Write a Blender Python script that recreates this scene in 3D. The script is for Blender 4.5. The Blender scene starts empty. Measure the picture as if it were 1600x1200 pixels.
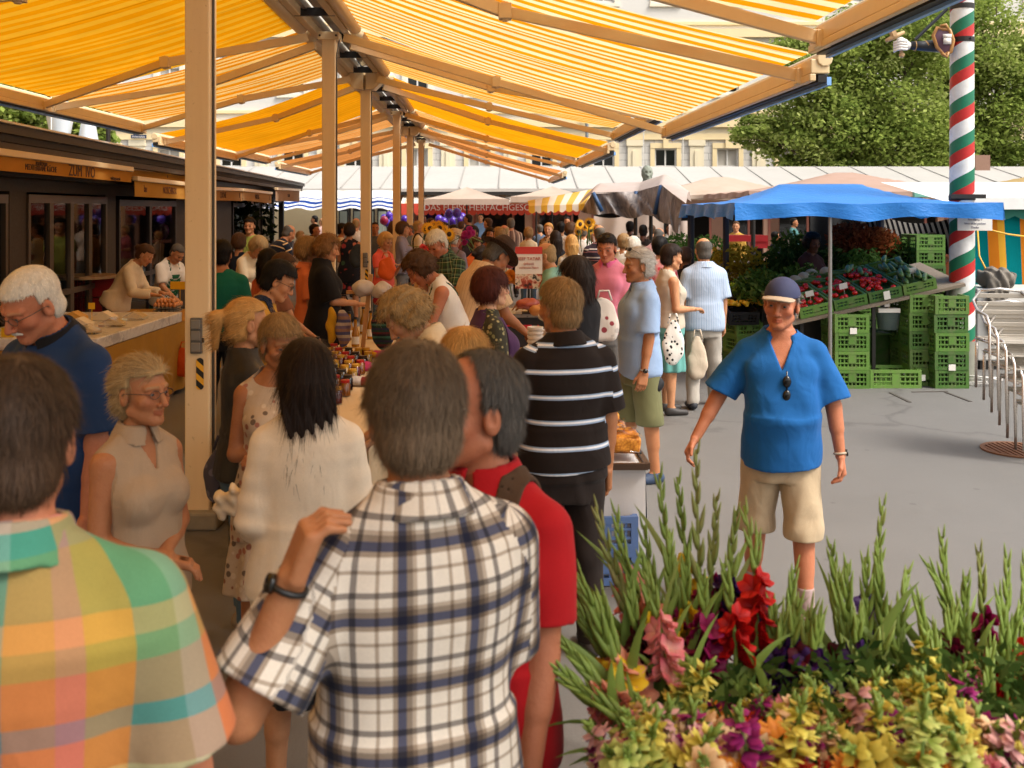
import bpy, math, random
import numpy as np
from mathutils import Vector, Matrix
R = math.radians
rng = np.random.default_rng(11)
random.seed(5)
scene = bpy.context.scene
COL = scene.collection
H_CAM, F_PX, HOR = 2.1, 1600.0, 326.0

def P(px, py, s):
    """photo pixel + pixels-per-metre -> world point"""
    return Vector(((px-800)/s, F_PX/s, H_CAM-(py-HOR)/s))
def GX(px, s):
    return (px-800)/s

# ---------------------------------------------------------------- objects
def tag(o, label=None, cat=None, group=None, kind=None):
    if label: o['label'] = label
    if cat: o['category'] = cat
    if group: o['group'] = group
    if kind: o['kind'] = kind
    return o
WL = {}
def empty(name, loc=(0,0,0), label=None, cat=None, group=None, rz=0):
    o = bpy.data.objects.new(name, None)
    o.empty_display_size = .1
    COL.objects.link(o); o.location = loc; o.rotation_euler = (0,0,rz)
    WL[o.name] = Vector(loc)
    return tag(o, label, cat, group)
def link_mesh(name, me, mats, parent=None, smooth=True):
    for m in (mats if isinstance(mats,(list,tuple)) else [mats]):
        me.materials.append(m)
    if smooth: me.shade_smooth()
    o = bpy.data.objects.new(name, me); COL.objects.link(o)
    if parent is not None: o.parent = parent
    return o
def copy_tree(o, loc=None, rz=None, label=None, parent=None, rot=None):
    c = o.copy(); COL.objects.link(c)
    if parent is not None: c.parent = parent
    if loc is not None: c.location = loc
    if rz is not None: c.rotation_euler = (0,0,rz)
    if rot is not None: c.rotation_euler = rot
    if label: c['label'] = label
    for ch in list(o.children): copy_tree(ch, parent=c)
    return c

class MB:
    """collects shapes into one mesh"""
    def __init__(s): s.v=[]; s.f=[]; s.m=[]; s.cur=0
    def mat(s,i): s.cur=i; return s
    def add(s, vs, fs):
        n=len(s.v); s.v.extend([tuple(x) for x in vs])
        s.f.extend([tuple(i+n for i in f) for f in fs]); s.m.extend([s.cur]*len(fs)); return s
    def box(s, c, d, M=None):
        hx,hy,hz=d[0]/2,d[1]/2,d[2]/2
        vs=[Vector((x,y,z)) for x in(-hx,hx) for y in(-hy,hy) for z in(-hz,hz)]
        if M is not None: vs=[M@v for v in vs]
        c=Vector(c); vs=[v+c for v in vs]
        return s.add(vs,[(0,1,3,2),(4,6,7,5),(0,4,5,1),(2,3,7,6),(0,2,6,4),(1,5,7,3)])
    def bx(s,x0,x1,y0,y1,z0,z1): return s.box(((x0+x1)/2,(y0+y1)/2,(z0+z1)/2),(x1-x0,y1-y0,z1-z0))
    def beam(s,a,b,w,h,up=(0,0,1)):
        a=Vector(a);b=Vector(b);d=(b-a);L=d.length;d.normalize()
        x=d.cross(Vector(up)).normalized(); z=x.cross(d)
        M=Matrix((x,d,z)).transposed()
        return s.box((a+b)/2,(w,L,h),M)
    def cyl(s,a,b,r0,r1=None,n=12,caps=True):
        r1=r0 if r1 is None else r1
        return s.tube([a,b],[r0,r1],n,caps)
    def tube(s,pts,r,n=8,caps=True):
        pts=[Vector(p) for p in pts]; m=len(pts)
        if not isinstance(r,(list,tuple)): r=[r]*m
        vs=[]; fs=[]; ref=None
        for i,p in enumerate(pts):
            t=(pts[min(i+1,m-1)]-pts[max(i-1,0)]).normalized()
            if ref is None: ref=Vector((1,0,0)) if abs(t.x)<.9 else Vector((0,1,0))
            x=(ref-t*ref.dot(t)).normalized(); y=t.cross(x); ref=x
            for k in range(n):
                a=2*math.pi*k/n; vs.append(p+(x*math.cos(a)+y*math.sin(a))*r[i])
        for i in range(m-1):
            for k in range(n):
                k2=(k+1)%n; fs.append((i*n+k,i*n+k2,(i+1)*n+k2,(i+1)*n+k))
        if caps: fs.append(tuple(range(n-1,-1,-1))); fs.append(tuple((m-1)*n+k for k in range(n)))
        return s.add(vs,fs)
    def ell(s,c,r,nu=12,nv=8,M=None,fn=None):
        c=Vector(c); vs=[];fs=[]
        if not isinstance(r,(tuple,list)): r=(r,r,r)
        for j in range(nv+1):
            th=math.pi*j/nv
            for i in range(nu):
                a=2*math.pi*i/nu
                v=Vector((math.sin(th)*math.cos(a)*r[0],math.sin(th)*math.sin(a)*r[1],math.cos(th)*r[2]))
                if fn: v=fn(v)
                if M is not None: v=M@v
                vs.append(c+v)
        for j in range(nv):
            for i in range(nu):
                i2=(i+1)%nu
                if j==0: fs.append((i,nu+i,nu+i2))
                elif j==nv-1: fs.append((j*nu+i,(j+1)*nu+i,j*nu+i2))
                else: fs.append((j*nu+i,(j+1)*nu+i,(j+1)*nu+i2,j*nu+i2))
        return s.add(vs,fs)
    def lathe(s,c,prof,n=16):
        c=Vector(c); vs=[];fs=[];m=len(prof)
        for (r,z) in prof:
            for k in range(n):
                a=2*math.pi*k/n; vs.append(c+Vector((r*math.cos(a),r*math.sin(a),z)))
        for i in range(m-1):
            for k in range(n):
                k2=(k+1)%n; fs.append((i*n+k,i*n+k2,(i+1)*n+k2,(i+1)*n+k))
        return s.add(vs,fs)
    def grid(s,fn,nu,nv):
        vs=[fn(i/nu,j/nv) for j in range(nv+1) for i in range(nu+1)]
        fs=[(j*(nu+1)+i,j*(nu+1)+i+1,(j+1)*(nu+1)+i+1,(j+1)*(nu+1)+i) for j in range(nv) for i in range(nu)]
        return s.add(vs,fs)
    def quad(s,a,b,c,d): return s.add([a,b,c,d],[(0,1,2,3)])
    def prism(s,poly,depth,M=None,c=(0,0,0)):
        """poly in local XZ, extruded along +Y"""
        n=len(poly); vs=[Vector((x,0,z)) for x,z in poly]+[Vector((x,depth,z)) for x,z in poly]
        if M is not None: vs=[M@v for v in vs]
        c=Vector(c); vs=[v+c for v in vs]
        fs=[tuple(range(n)),tuple(range(2*n-1,n-1,-1))]+[(i+n,(i+1)%n+n,(i+1)%n,i) for i in range(n)]
        return s.add(vs,fs)
    def build(s,name,mats,parent=None,smooth=False,bevel=0,local=False,auto=False):
        me=bpy.data.meshes.new(name)
        off=Vector((0,0,0))
        if parent is not None and not local:
            q=parent
            while q.parent is not None: q=q.parent
            off=WL.get(q.name,Vector((0,0,0)))
        me.from_pydata([(x-off.x,y-off.y,z-off.z) for x,y,z in s.v],[],s.f)
        me.polygons.foreach_set('material_index',s.m)
        me.update()
        o=link_mesh(name,me,mats,parent,smooth)
        if auto: me.set_sharp_from_angle(angle=R(40))
        if bevel:
            b=o.modifiers.new('b','BEVEL'); b.width=bevel; b.segments=2; b.limit_method='ANGLE'; b.angle_limit=R(40)
        return o
def np_mesh(name, V, F):
    me=bpy.data.meshes.new(name)
    V=np.asarray(V,np.float32); F=np.asarray(F,np.int32)
    nf,k=F.shape
    me.vertices.add(len(V)); me.vertices.foreach_set('co',V.ravel())
    me.loops.add(nf*k); me.loops.foreach_set('vertex_index',F.ravel())
    me.polygons.add(nf); me.polygons.foreach_set('loop_start',np.arange(0,nf*k,k,dtype=np.int32))
    me.update(calc_edges=True); me.validate()
    return me
def text_mesh(body, size, align='CENTER', ext=.002, xs=1.0):
    cu=bpy.data.curves.new('text','FONT'); cu.body=body; cu.size=size; cu.align_x=align; cu.align_y='CENTER'; cu.extrude=ext
    cu.resolution_u=3
    o=bpy.data.objects.new('text',cu); COL.objects.link(o)
    bpy.context.view_layer.update()
    me=bpy.data.meshes.new_from_object(o.evaluated_get(bpy.context.evaluated_depsgraph_get()))
    bpy.data.objects.remove(o); me.transform(Matrix.Diagonal((xs,1,1,1)))
    return me
def put_text(name, body, size, M, mat, parent, xs=1.0, align='CENTER'):
    """M: 4x4 world matrix of the text plane (x right, y up, z out)"""
    me=text_mesh(body,size,align,xs=xs); me.transform(M)
    q=parent
    while q.parent is not None: q=q.parent
    me.transform(Matrix.Translation(-WL.get(q.name,Vector((0,0,0)))))
    return link_mesh(name,me,mat,parent,False)
def frame(o,x,y,z): 
    M=Matrix((Vector(x).normalized(),Vector(y).normalized(),Vector(z).normalized())).transposed().to_4x4(); M.translation=Vector(o); return M

# ---------------------------------------------------------------- materials
def lin(c):
    if isinstance(c,str):
        c=c.lstrip('#'); c=[int(c[i:i+2],16)/255 for i in (0,2,4)]
        c=[x/12.92 if x<=.04045 else ((x+.055)/1.055)**2.4 for x in c]
    return (*c[:3],1.0)
class NT:
    def __init__(s,name):
        s.m=bpy.data.materials.new(name); s.m.use_nodes=True
        s.t=s.m.node_tree; s.t.nodes.clear()
        s.out=s.n('ShaderNodeOutputMaterial')
    def n(s,typ,**kw):
        nd=s.t.nodes.new(typ)
        for k,v in kw.items():
            if k in nd.inputs.keys() and not hasattr(nd,k): nd.inputs[k].default_value=v
            else: setattr(nd,k,v)
        return nd
    def l(s,a,b): s.t.links.new(a,b)
    def math(s,op,a,b=None,c=None):
        nd=s.n('ShaderNodeMath',operation=op)
        for i,x in enumerate((a,b,c)):
            if x is None: continue
            if hasattr(x,'is_output') or isinstance(x,bpy.types.NodeSocket): s.l(x,nd.inputs[i])
            else: nd.inputs[i].default_value=x
        return nd.outputs[0]
    def mix(s,fac,a,b,mode='MIX'):
        nd=s.n('ShaderNodeMix',data_type='RGBA',blend_type=mode,clamp_factor=True)
        for i,x in ((0,fac),(6,a),(7,b)):
            if isinstance(x,bpy.types.NodeSocket): s.l(x,nd.inputs[i])
            elif i==0: nd.inputs[i].default_value=x
            else: nd.inputs[i].default_value=lin(x)
        return nd.outputs[2]
    def ramp(s,fac,stops,interp='LINEAR'):
        nd=s.n('ShaderNodeValToRGB'); cr=nd.color_ramp; cr.interpolation=interp
        while len(cr.elements)<len(stops): cr.elements.new(1.0)
        for e,(p,c) in zip(cr.elements,stops): e.position=p; e.color=lin(c) if not isinstance(c,(int,float)) else (c,c,c,1)
        s.l(fac,nd.inputs[0]); return nd.outputs[0]
    def noise(s,vec,scale,detail=4,rough=.5,dist=0):
        nd=s.n('ShaderNodeTexNoise'); nd.inputs['Scale'].default_value=scale; nd.inputs['Detail'].default_value=detail
        nd.inputs['Roughness'].default_value=rough; nd.inputs['Distortion'].default_value=dist
        if vec is not None: s.l(vec,nd.inputs['Vector'])
        return nd.outputs[0]
    def obj(s): return s.n('ShaderNodeTexCoord').outputs['Object']
    def scale(s,vec,sc):
        nd=s.n('ShaderNodeMapping'); nd.inputs['Scale'].default_value=sc; s.l(vec,nd.inputs[0]); return nd.outputs[0]
    def attr(s,name):
        return s.n('ShaderNodeAttribute',attribute_name=name)
    def bsdf(s,color,rough=.7,metal=0,spec=.5,bump=None,bstr=.2,bdist=.01,**kw):
        b=s.n('ShaderNodeBsdfPrincipled')
        if isinstance(color,bpy.types.NodeSocket): s.l(color,b.inputs['Base Color'])
        else: b.inputs['Base Color'].default_value=lin(color)
        if isinstance(rough,bpy.types.NodeSocket): s.l(rough,b.inputs['Roughness'])
        else: b.inputs['Roughness'].default_value=rough
        b.inputs['Metallic'].default_value=metal; b.inputs['Specular IOR Level'].default_value=spec
        for k,v in kw.items(): b.inputs[k.replace('_',' ')].default_value=v
        if bump is not None:
            bn=s.n('ShaderNodeBump'); bn.inputs['Strength'].default_value=bstr; bn.inputs['Distance'].default_value=bdist
            s.l(bump,bn.inputs['Height']); s.l(bn.outputs[0],b.inputs['Normal'])
        return b.outputs[0]
    def done(s,sh): s.l(sh,s.out.inputs[0]); return s.m
MATS={}
def plain(name,color,rough=.6,metal=0,var=.12,scale=6,bump=0,spec=.5,**kw):
    """painted / plastic / wood-like surface with slight wear"""
    key=(name,)
    if key in MATS: return MATS[key]
    t=NT(name); o=t.obj(); n=t.noise(o,scale,5,.6)
    c=t.mix(n,[x*(1-var) for x in lin(color)[:3]],[min(1,x*(1+var)) for x in lin(color)[:3]])
    n2=t.noise(o,scale*9,3,.6)
    rr=t.math('ADD',t.math('MULTIPLY',n2,.25),rough-.12)
    MATS[key]=t.done(t.bsdf(c,rr,metal,spec,bump=n2 if bump else None,bstr=bump,**kw)); return MATS[key]
def glossy(name,color,rough=.15,spec=.5,**kw): return plain(name,color,rough+.1,0,.05,3,0,spec,**kw)
def glass(name,color='#ffffff',rough=.03,mixf=.85):
    if name in MATS: return MATS[name]
    t=NT(name); tr=t.n('ShaderNodeBsdfTransparent'); tr.inputs[0].default_value=lin(color)
    g=t.n('ShaderNodeBsdfGlossy'); g.inputs['Roughness'].default_value=rough
    fr=t.n('ShaderNodeFresnel'); fr.inputs[0].default_value=1.5
    mx=t.n('ShaderNodeMixShader'); t.l(t.math('ADD',fr.outputs[0],.02),mx.inputs[0]); t.l(tr.outputs[0],mx.inputs[1]); t.l(g.outputs[0],mx.inputs[2])
    MATS[name]=t.done(mx.outputs[0]); return MATS[name]
# ---------------------------------------------------------------- signed-distance people
f4=np.float32
def A3(*v): return np.array(v,f4)
def unit(v):
    v=np.asarray(v,f4); return v/ (np.linalg.norm(v)+1e-9)
def smin(a,b,k):
    h=np.clip(.5+.5*(b-a)/k,0,1); return b+(a-b)*h-k*h*(1-h)
def sd_cap(p,a,b,ra,rb):
    ab=b-a; q=p-a; t=np.clip(q@ab/(ab@ab+1e-9),0,1)
    q=q-t[:,None]*ab
    return np.sqrt((q*q).sum(1))-(ra+(rb-ra)*t)
def sd_ell(p,c,r):
    q=(p-c)/r; k0=np.sqrt((q*q).sum(1))+1e-6; q2=q/r; k1=np.sqrt((q2*q2).sum(1))+1e-6
    return k0*(k0-1)/k1
def sd_loft(p,sec,off=0.0,pw=2.3):
    z=p[:,2]; S=np.asarray(sec,f4)
    rx=np.interp(z,S[:,0],S[:,1]).astype(f4)+off; ry=np.interp(z,S[:,0],S[:,2]).astype(f4)+off; yc=np.interp(z,S[:,0],S[:,3]).astype(f4)
    q=(np.abs(p[:,0]/rx)**pw+np.abs((p[:,1]-yc)/ry)**pw)**(1/pw)
    d=(q-1)*np.minimum(rx,ry)
    return np.maximum(d,np.maximum(S[0,0]-z,z-S[-1,0]))
def rotm(yaw=0,pitch=0,roll=0):
    """pitch>0 bends forward (+Y down), yaw>0 turns left (CCW), roll>0 tilts to the right(+x)"""
    a,b,c=R(yaw),R(-pitch),R(roll)
    return np.array((Matrix.Rotation(a,3,'Z')@Matrix.Rotation(b,3,'X')@Matrix.Rotation(c,3,'Y')),f4)

def sparse_mesh(fn,lo,hi,h):
    lo=np.asarray(lo,f4); hi=np.asarray(hi,f4)
    nb=np.maximum(np.ceil((hi-lo)/(4*h)).astype(int),1)
    idx=np.stack(np.meshgrid(*[np.arange(n) for n in nb],indexing='ij'),-1).reshape(-1,3)
    cen=(lo+(idx*4+1.5)*h).astype(f4)
    dc=fn(cen).astype(f4)
    near=np.abs(dc)<4*h*1.25+.006
    Fc=dc.reshape(nb)
    Fg=np.repeat(np.repeat(np.repeat(Fc,4,0),4,1),4,2)
    b=idx[near]
    if len(b)==0: return np.zeros((0,3),f4),np.zeros((0,4),int)
    o=np.stack(np.meshgrid(*[np.arange(4)]*3,indexing='ij'),-1).reshape(-1,3)
    ii=(b[:,None,:]*4+o[None]).reshape(-1,3)
    vals=fn((lo+ii*h).astype(f4))
    Fg[ii[:,0],ii[:,1],ii[:,2]]=vals
    return surfnet(Fg,lo,h)
EDG=[(0,1),(2,3),(4,5),(6,7),(0,2),(1,3),(4,6),(5,7),(0,4),(1,5),(2,6),(3,7)]
def surfnet(F,lo,h):
    S=F<0
    c=[S[i:F.shape[0]-1+i,j:F.shape[1]-1+j,k:F.shape[2]-1+k] for i in(0,1) for j in(0,1) for k in(0,1)]
    cnt=sum(x.astype(np.int8) for x in c)
    act=(cnt>0)&(cnt<8)
    ix=np.argwhere(act)
    if len(ix)==0: return np.zeros((0,3),f4),np.zeros((0,4),int)
    offs=np.array([(i,j,k) for i in(0,1) for j in(0,1) for k in(0,1)])
    v=np.stack([F[ix[:,0]+o[0],ix[:,1]+o[1],ix[:,2]+o[2]] for o in offs],1)
    acc=np.zeros((len(ix),3),f4); n=np.zeros(len(ix),f4)
    for a,b in EDG:
        m=(v[:,a]<0)!=(v[:,b]<0)
        t=np.where(m,v[:,a]/(v[:,a]-v[:,b]+1e-12),0)
        p=offs[a]+(offs[b]-offs[a])*t[:,None]
        acc+=np.where(m[:,None],p,0); n+=m
    pos=(lo+(ix+acc/n[:,None])*h).astype(f4)
    vid=-np.ones(act.shape,np.int64); vid[ix[:,0],ix[:,1],ix[:,2]]=np.arange(len(ix))
    faces=[]
    for ax in range(3):
        a0=[slice(None)]*3; a1=[slice(None)]*3; a0[ax]=slice(0,-1); a1[ax]=slice(1,None)
        s0=S[tuple(a0)]; s1=S[tuple(a1)]
        e=np.argwhere(s0!=s1)
        u,w=[x for x in range(3) if x!=ax]
        ok=(e[:,u]>0)&(e[:,w]>0)&(e[:,u]<F.shape[u]-1)&(e[:,w]<F.shape[w]-1)
        e=e[ok]
        if len(e)==0: continue
        q=[]
        for du,dw in((-1,-1),(0,-1),(0,0),(-1,0)):
            x=e.copy(); x[:,u]+=du; x[:,w]+=dw; q.append(vid[x[:,0],x[:,1],x[:,2]])
        q=np.stack(q,1); inside=S[e[:,0],e[:,1],e[:,2]]
        flip=~inside if ax!=1 else inside
        q[flip]=q[flip][:,::-1]
        faces.append(q)
    return pos,np.concatenate(faces)

def set_col(me,name,arr):
    a=me.attributes.new(name,'FLOAT_COLOR','POINT')
    full=np.ones((len(me.vertices),4),f4); full[:,:arr.shape[1]]=arr
    a.data.foreach_set('color',full.ravel())
def set_cvec(me,name,arr):
    a=me.attributes.new(name,'FLOAT_VECTOR','CORNER'); a.data.foreach_set('vector',np.asarray(arr,f4).ravel())
def set_vec(me,name,arr):
    a=me.attributes.new(name,'FLOAT_VECTOR','POINT'); a.data.foreach_set('vector',np.asarray(arr,f4).ravel())

# --- cloth / skin / hair materials
def skin_mat(name,c):
    if name in MATS: return MATS[name]
    t=NT(name); o=t.obj(); n=t.noise(o,21,8,.78); n2=t.noise(o,130,4,.65)
    base=lin(c)[:3]
    col=t.mix(n,(base[0]*.80,base[1]*.66,base[2]*.60),(min(1,base[0]*1.12),base[1]*1.18,base[2]*1.22))
    col=t.mix(1.0,col,t.attr('tint').outputs[0],'MULTIPLY')
    MATS[name]=t.done(t.bsdf(col,t.ramp(n,[(.3,.62),(.7,.44)]),0,.3,bump=t.math('ADD',n2,t.math('MULTIPLY',n,1.2)),bstr=.45,bdist=.004,Subsurface_Weight=.05,Subsurface_Scale=.01)); return MATS[name]
def hair_mat(name,c):
    if name in MATS: return MATS[name]
    t=NT(name); o=t.obj(); n=t.noise(t.scale(o,(60,60,9)),1,4,.6); 
    base=lin(c)[:3]
    col=t.mix(n,[x*.62 for x in base],[min(1,x*1.3) for x in base])
    col=t.mix(1.0,col,t.attr('tint').outputs[0],'MULTIPLY')
    MATS[name]=t.done(t.bsdf(col,.6,0,.18,bump=n,bstr=.5,bdist=.006)); return MATS[name]
def weave(t): 
    u=t.attr('cuv').outputs['Vector']; return u
def stripes(t,coord,period,stops,off=0.0):
    f=t.math('FRACT',t.math('ADD',t.math('DIVIDE',coord,period),off)); return t.ramp(f,stops,'CONSTANT')
def cloth_mat(name,kind,*cs,period=.1,rough=.85,**kw):
    if name in MATS: return MATS[name]
    t=NT(name); uv=t.attr('cuv').outputs['Vector']; sp=t.n('ShaderNodeSeparateXYZ'); t.l(uv,sp.inputs[0]); u,v=sp.outputs[0],sp.outputs[1]
    o=t.obj(); w=t.noise(o,9,4,.6); fine=t.noise(o,420,2,.5)
    if kind=='plain': col=t.mix(w,[x*.9 for x in lin(cs[0])[:3]],[min(1,x*1.08) for x in lin(cs[0])[:3]])
    elif kind=='h': col=stripes(t,v,period,cs[0],kw.get('off',0))
    elif kind=='v': col=stripes(t,u,period,cs[0],kw.get('off',0))
    elif kind=='plaid':
        a=stripes(t,u,period,cs[0],kw.get('off',0)); b=stripes(t,v,period*kw.get('ratio',1),cs[1] if len(cs)>1 else cs[0],kw.get('offv',0))
        if kw.get('mul'): col=t.mix(1.0,a,b,'MULTIPLY')
        else: col=t.mix(.5,a,b)
    elif kind=='floral':
        vo=t.n('ShaderNodeTexVoronoi'); vo.inputs['Scale'].default_value=1/period; t.l(o,vo.inputs['Vector'])
        wn=t.n('ShaderNodeTexWhiteNoise'); t.l(vo.outputs['Color'],wn.inputs['Vector'])
        spot=t.ramp(t.math('ADD',vo.outputs['Distance'],t.math('MULTIPLY',w,.25)),[(0,1.0),(.45,1.0),(.52,0.0)])
        cc=t.ramp(wn.outputs[0],[(i/len(cs[1]),c) for i,c in enumerate(cs[1])],'CONSTANT')
        col=t.mix(spot,cs[0],cc)
    col=t.mix(1.0,col,t.ramp(fine,[(.3,(.86,.86,.86)),(.7,(1,1,1))]),'MULTIPLY')
    wr=t.noise(t.scale(o,(9,9,5.5)),1,2,.45,.8)
    bh=t.math('ADD',t.math('MULTIPLY',wr,1.0),t.math('MULTIPLY',fine,.05))
    MATS[name]=t.done(t.bsdf(col,rough,0,.2,bump=bh,bstr=kw.get('bump',.4),bdist=.02,Sheen_Weight=.05)); return MATS[name]

SKIN={'mid':'#b98660','tan':'#a56f4a','pale':'#c89a78','red':'#b27252','dark':'#84553a','deep':'#583624'}
HAIR={'grey':'#87807a','dkgrey':'#55504a','white':'#c9c2b4','brown':'#4a3220','dkbrown':'#241811','black':'#120e0c','blonde':'#b98d52','ltbrown':'#7a5836','ash':'#9a8058','sandy':'#8d6f49','auburn':'#4a1f16','silver':'#b5aea4','saltpep':'#5c544a','darkash':'#38281b','greybrown':'#5a4a39'}

MALE=dict(sw=.192,neck=.060,sec=[(.74,.155,.11,0),(.86,.168,.118,-.005),(.95,.166,.120,.0),(1.05,.155,.118,.008),(1.16,.158,.118,.008),(1.28,.172,.122,.0),(1.35,.176,.112,-.008),(1.41,.150,.092,-.016),(1.455,.095,.074,-.02),(1.50,.062,.062,-.02)])
FEM=dict(sw=.168,neck=.050,sec=[(.74,.165,.115,-.005),(.86,.178,.124,-.012),(.95,.166,.118,.0),(1.05,.140,.104,.006),(1.16,.142,.104,.006),(1.27,.156,.118,.012),(1.34,.152,.102,-.004),(1.40,.128,.084,-.014),(1.445,.085,.066,-.018),(1.50,.052,.054,-.018)])

def arm_dirs(name):
    return {'down':((.12,.03,-1),(.06,.18,-1)),'bent':((.12,.06,-1),(-.35,.9,-.05)),'fwd':((.16,.30,-.95),(-.22,.95,-.12)),'table':((.16,.34,-.93),(-.12,.85,-.62)),
            'fold':((.15,.1,-1),(-.95,.55,.1)),'hip':((.45,-.1,-1),(-.7,.3,-.5)),'back':((.1,-.3,-1),(0,.2,-1)),'crossed':((.1,.1,-1),(-.9,.7,-.25)),
            'phone':((.1,.25,-1),(-.35,.9,.55)),'reach':((.25,.85,-.5),(-.05,1,-.2)),'wide':((.5,.15,-.85),(.35,.4,-.85))}[name] if isinstance(name,str) else name

class Person: pass
def build_person(name_label, px, top, s, yaw, sex='m', hair=('short','grey'), skin='mid', shirt=None, bottom=None, arms=('down','down'),
                 lean=0, side=0, twist=0, head=(0,0,0), legs=None, build=1.0, belly=0.0, headscale=1.06, glasses=None, sunglass_up=None, cap=None, hat=None,
                 apron=None, shoe='#2a2522', vest=None, watch=None, zb=0.0, socks=None, res=1.0, group=None, curl=.5, age=0, smile=0, neckline='round', collar=None, fixed_k=None, extra=None, moustache=None, strap=None, hk=None):
    B=MALE if sex=='m' else FEM
    near=s>130
    h=(.0065 if s>600 else .0075 if s>270 else .011 if s>150 else .016 if s>85 else .022)*res
    hh=(.0038 if s>270 else .005 if s>200 else .007 if s>130 else .011 if s>85 else .016)*res
    sec=np.array(B['sec'],f4); 
    bx=1+(build-1)*1.0
    sec[:,1]*=np.interp(sec[:,0],[1.38,1.5],[bx,1]); sec[:,2]*=np.interp(sec[:,0],[1.38,1.5],[bx,1])
    bel=np.exp(-((sec[:,0]-1.08)/.11)**2)*belly; sec[:,2]+=bel*.5; sec[:,3]+=bel*.5; sec[:,1]+=bel*.3
    hipsec=sec[sec[:,0]<=1.06]; torsec=sec[sec[:,0]>=.86]
    piv=A3(0,0,.97)
    TR=rotm(twist,lean,side)
    tor=lambda p: (p-piv)@TR+piv          # world(local fig) -> torso frame  (R^T applied)
    tpt=lambda q: TR@(np.asarray(q,f4)-piv)+piv
    # head frame
    nb=tpt((0,-.02,1.49))
    HR=TR@rotm(head[0],head[1],head[2])
    hs=headscale
    hc=nb+HR@(A3(0,.028,.145)*hs)
    hl=lambda p: ((p-hc)@HR)/hs
    hpt=lambda q: HR@(np.asarray(q,f4)*hs)+hc
    # limbs
    sw=B['sw']*(1+(build-1)*.6); AR=[]
    af=(.92 if sex=='f' else 1.0)*(1+(build-1)*.5)
    for i,sd in enumerate((-1,1)):      # left(-x), right(+x)
        u,f=arm_dirs(arms[i]); u=unit(A3(u[0]*sd,u[1],u[2])); f=unit(A3(f[0]*sd,f[1],f[2]))
        sh=tpt((sd*(sw-.018),-.015,1.388)); el=sh+u*.285; wr=el+f*.25
        AR.append((sh,el,wr,u,f,sd))
    LG=[]
    lg=legs or ((.05,.03),(.05,-.03))   # (outward, forward) of thigh; optional knee bend
    for i,sd in enumerate((-1,1)):
        L=lg[i]; hp=A3(sd*.088,-.005,.90); th=unit(A3(sd*L[0],L[1],-1)); kn=hp+th*.42
        bend=L[2] if len(L)>2 else 0.0
        sh_=unit(A3(sd*L[0]*.6,L[1]-bend,-1)); an=kn+sh_*.40
        LG.append((hp,kn,an,sd))
    minz=min(l[2][2] for l in LG)-.085
    lf=(1+(build-1)*.6)
    def d_legs(p,off=0.0):
        d=None
        for hp,kn,an,sd in LG:
            a=sd_cap(p,hp,kn,.082*lf+off,.056*lf+off); b=sd_cap(p,kn,an,.054*lf+off,.036+off)
            c=sd_cap(p,kn+(an-kn)*.12+A3(0,-.012,0),kn+(an-kn)*.5+A3(0,-.01,0),.052*lf+off,.044*lf+off)
            e=smin(smin(a,b,.02),c,.02); d=e if d is None else np.minimum(d,e)
        return d
    def d_foot(p,off=0.0):
        d=None
        for hp,kn,an,sd in LG:
            a=an+A3(0,-.03,-.045); b=an+A3(sd*.02,.15,-.058)
            e=sd_cap(p,a,b,.036+off,.026+off); e=smin(e,sd_cap(p,an,an+A3(0,.05,-.05),.036+off,.034+off),.02)
            d=e if d is None else np.minimum(d,e)
        return d
    def hand_prims(i):
        sh,el,wr,u,f,sd=AR[i]
        n=unit(np.cross(f,A3(0,0,1))*(-sd)) if abs(f[2])>.75 else A3(0,0,-1)-f*(f@A3(0,0,-1))
        if abs(f[2])>.75: # hanging arm: palm faces body (inward)
            n=A3(-sd,0,0)-f*(f@A3(-sd,0,0))
        n=unit(n); t=unit(np.cross(f,n))   # sideways across palm
        if abs(f[2])>.75:
            if t[1]<0: t=-t                # thumb to the front
        else:
            if t[0]*sd>0: t=-t             # thumb toward body centre
        cu=curl if not isinstance(curl,(tuple,list)) else curl[i]
        pr=[]; 
        for j,(o,L) in enumerate(((.03,.07),(.010,.078),(-.010,.073),(-.029,.058))):
            b0=wr+f*.088+t*o; a1=.25+cu*.9
            d1=unit(f*math.cos(a1*.6)+n*math.sin(a1*.6)); d2=unit(f*math.cos(a1*1.35)+n*math.sin(a1*1.35))
            m=b0+d1*L*.5; e=m+d2*L*.5
            pr+= [(b0-f*.03,b0,.0095,.0095),(b0,m,.0095,.0088),(m,e,.0086,.0072)]
        th0=wr+f*.02+t*.022; th1=wr+f*.062+t*.052+n*.012; th2=th1+unit(f*.9+t*.15+n*.4)*.036
        pr+=[(th0,th1,.015,.0105),(th1,th2,.0105,.0085)]
        return pr,n,t
    HP=[hand_prims(0),hand_prims(1)]
    def d_hand(p,i):
        sh,el,wr,u,f,sd=AR[i]; pr,n,t=HP[i]
        q=p-(wr+f*.05); x=q@t; y=q@f; z=q@n
        ax=np.abs(x)-.026; ay=np.abs(y)-.038; az=np.abs(z)-.004
        d=np.sqrt(np.maximum(ax,0)**2+np.maximum(ay,0)**2+np.maximum(az,0)**2)-.0125
        for a,b,ra,rb in pr: d=smin(d,sd_cap(p,a,b,ra,rb),.006)
        return d
    def d_arm(p,i,off=0.0):
        sh,el,wr,u,f,sd=AR[i]
        d=smin(sd_cap(p,sh,el,.050*af+off,.040*af+off),sd_cap(p,el,wr,.040*af+off,.0265*af+off),.015)
        d=smin(d,sd_cap(p,el+f*.03,el+f*.11,.037*af+off,.036*af+off),.015)
        return smin(d,sd_ell(p,sh+A3(sd*-.01,0,-.005),A3(.054,.054,.056)*af+off),.03)
    fem=sex=='f'
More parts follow.
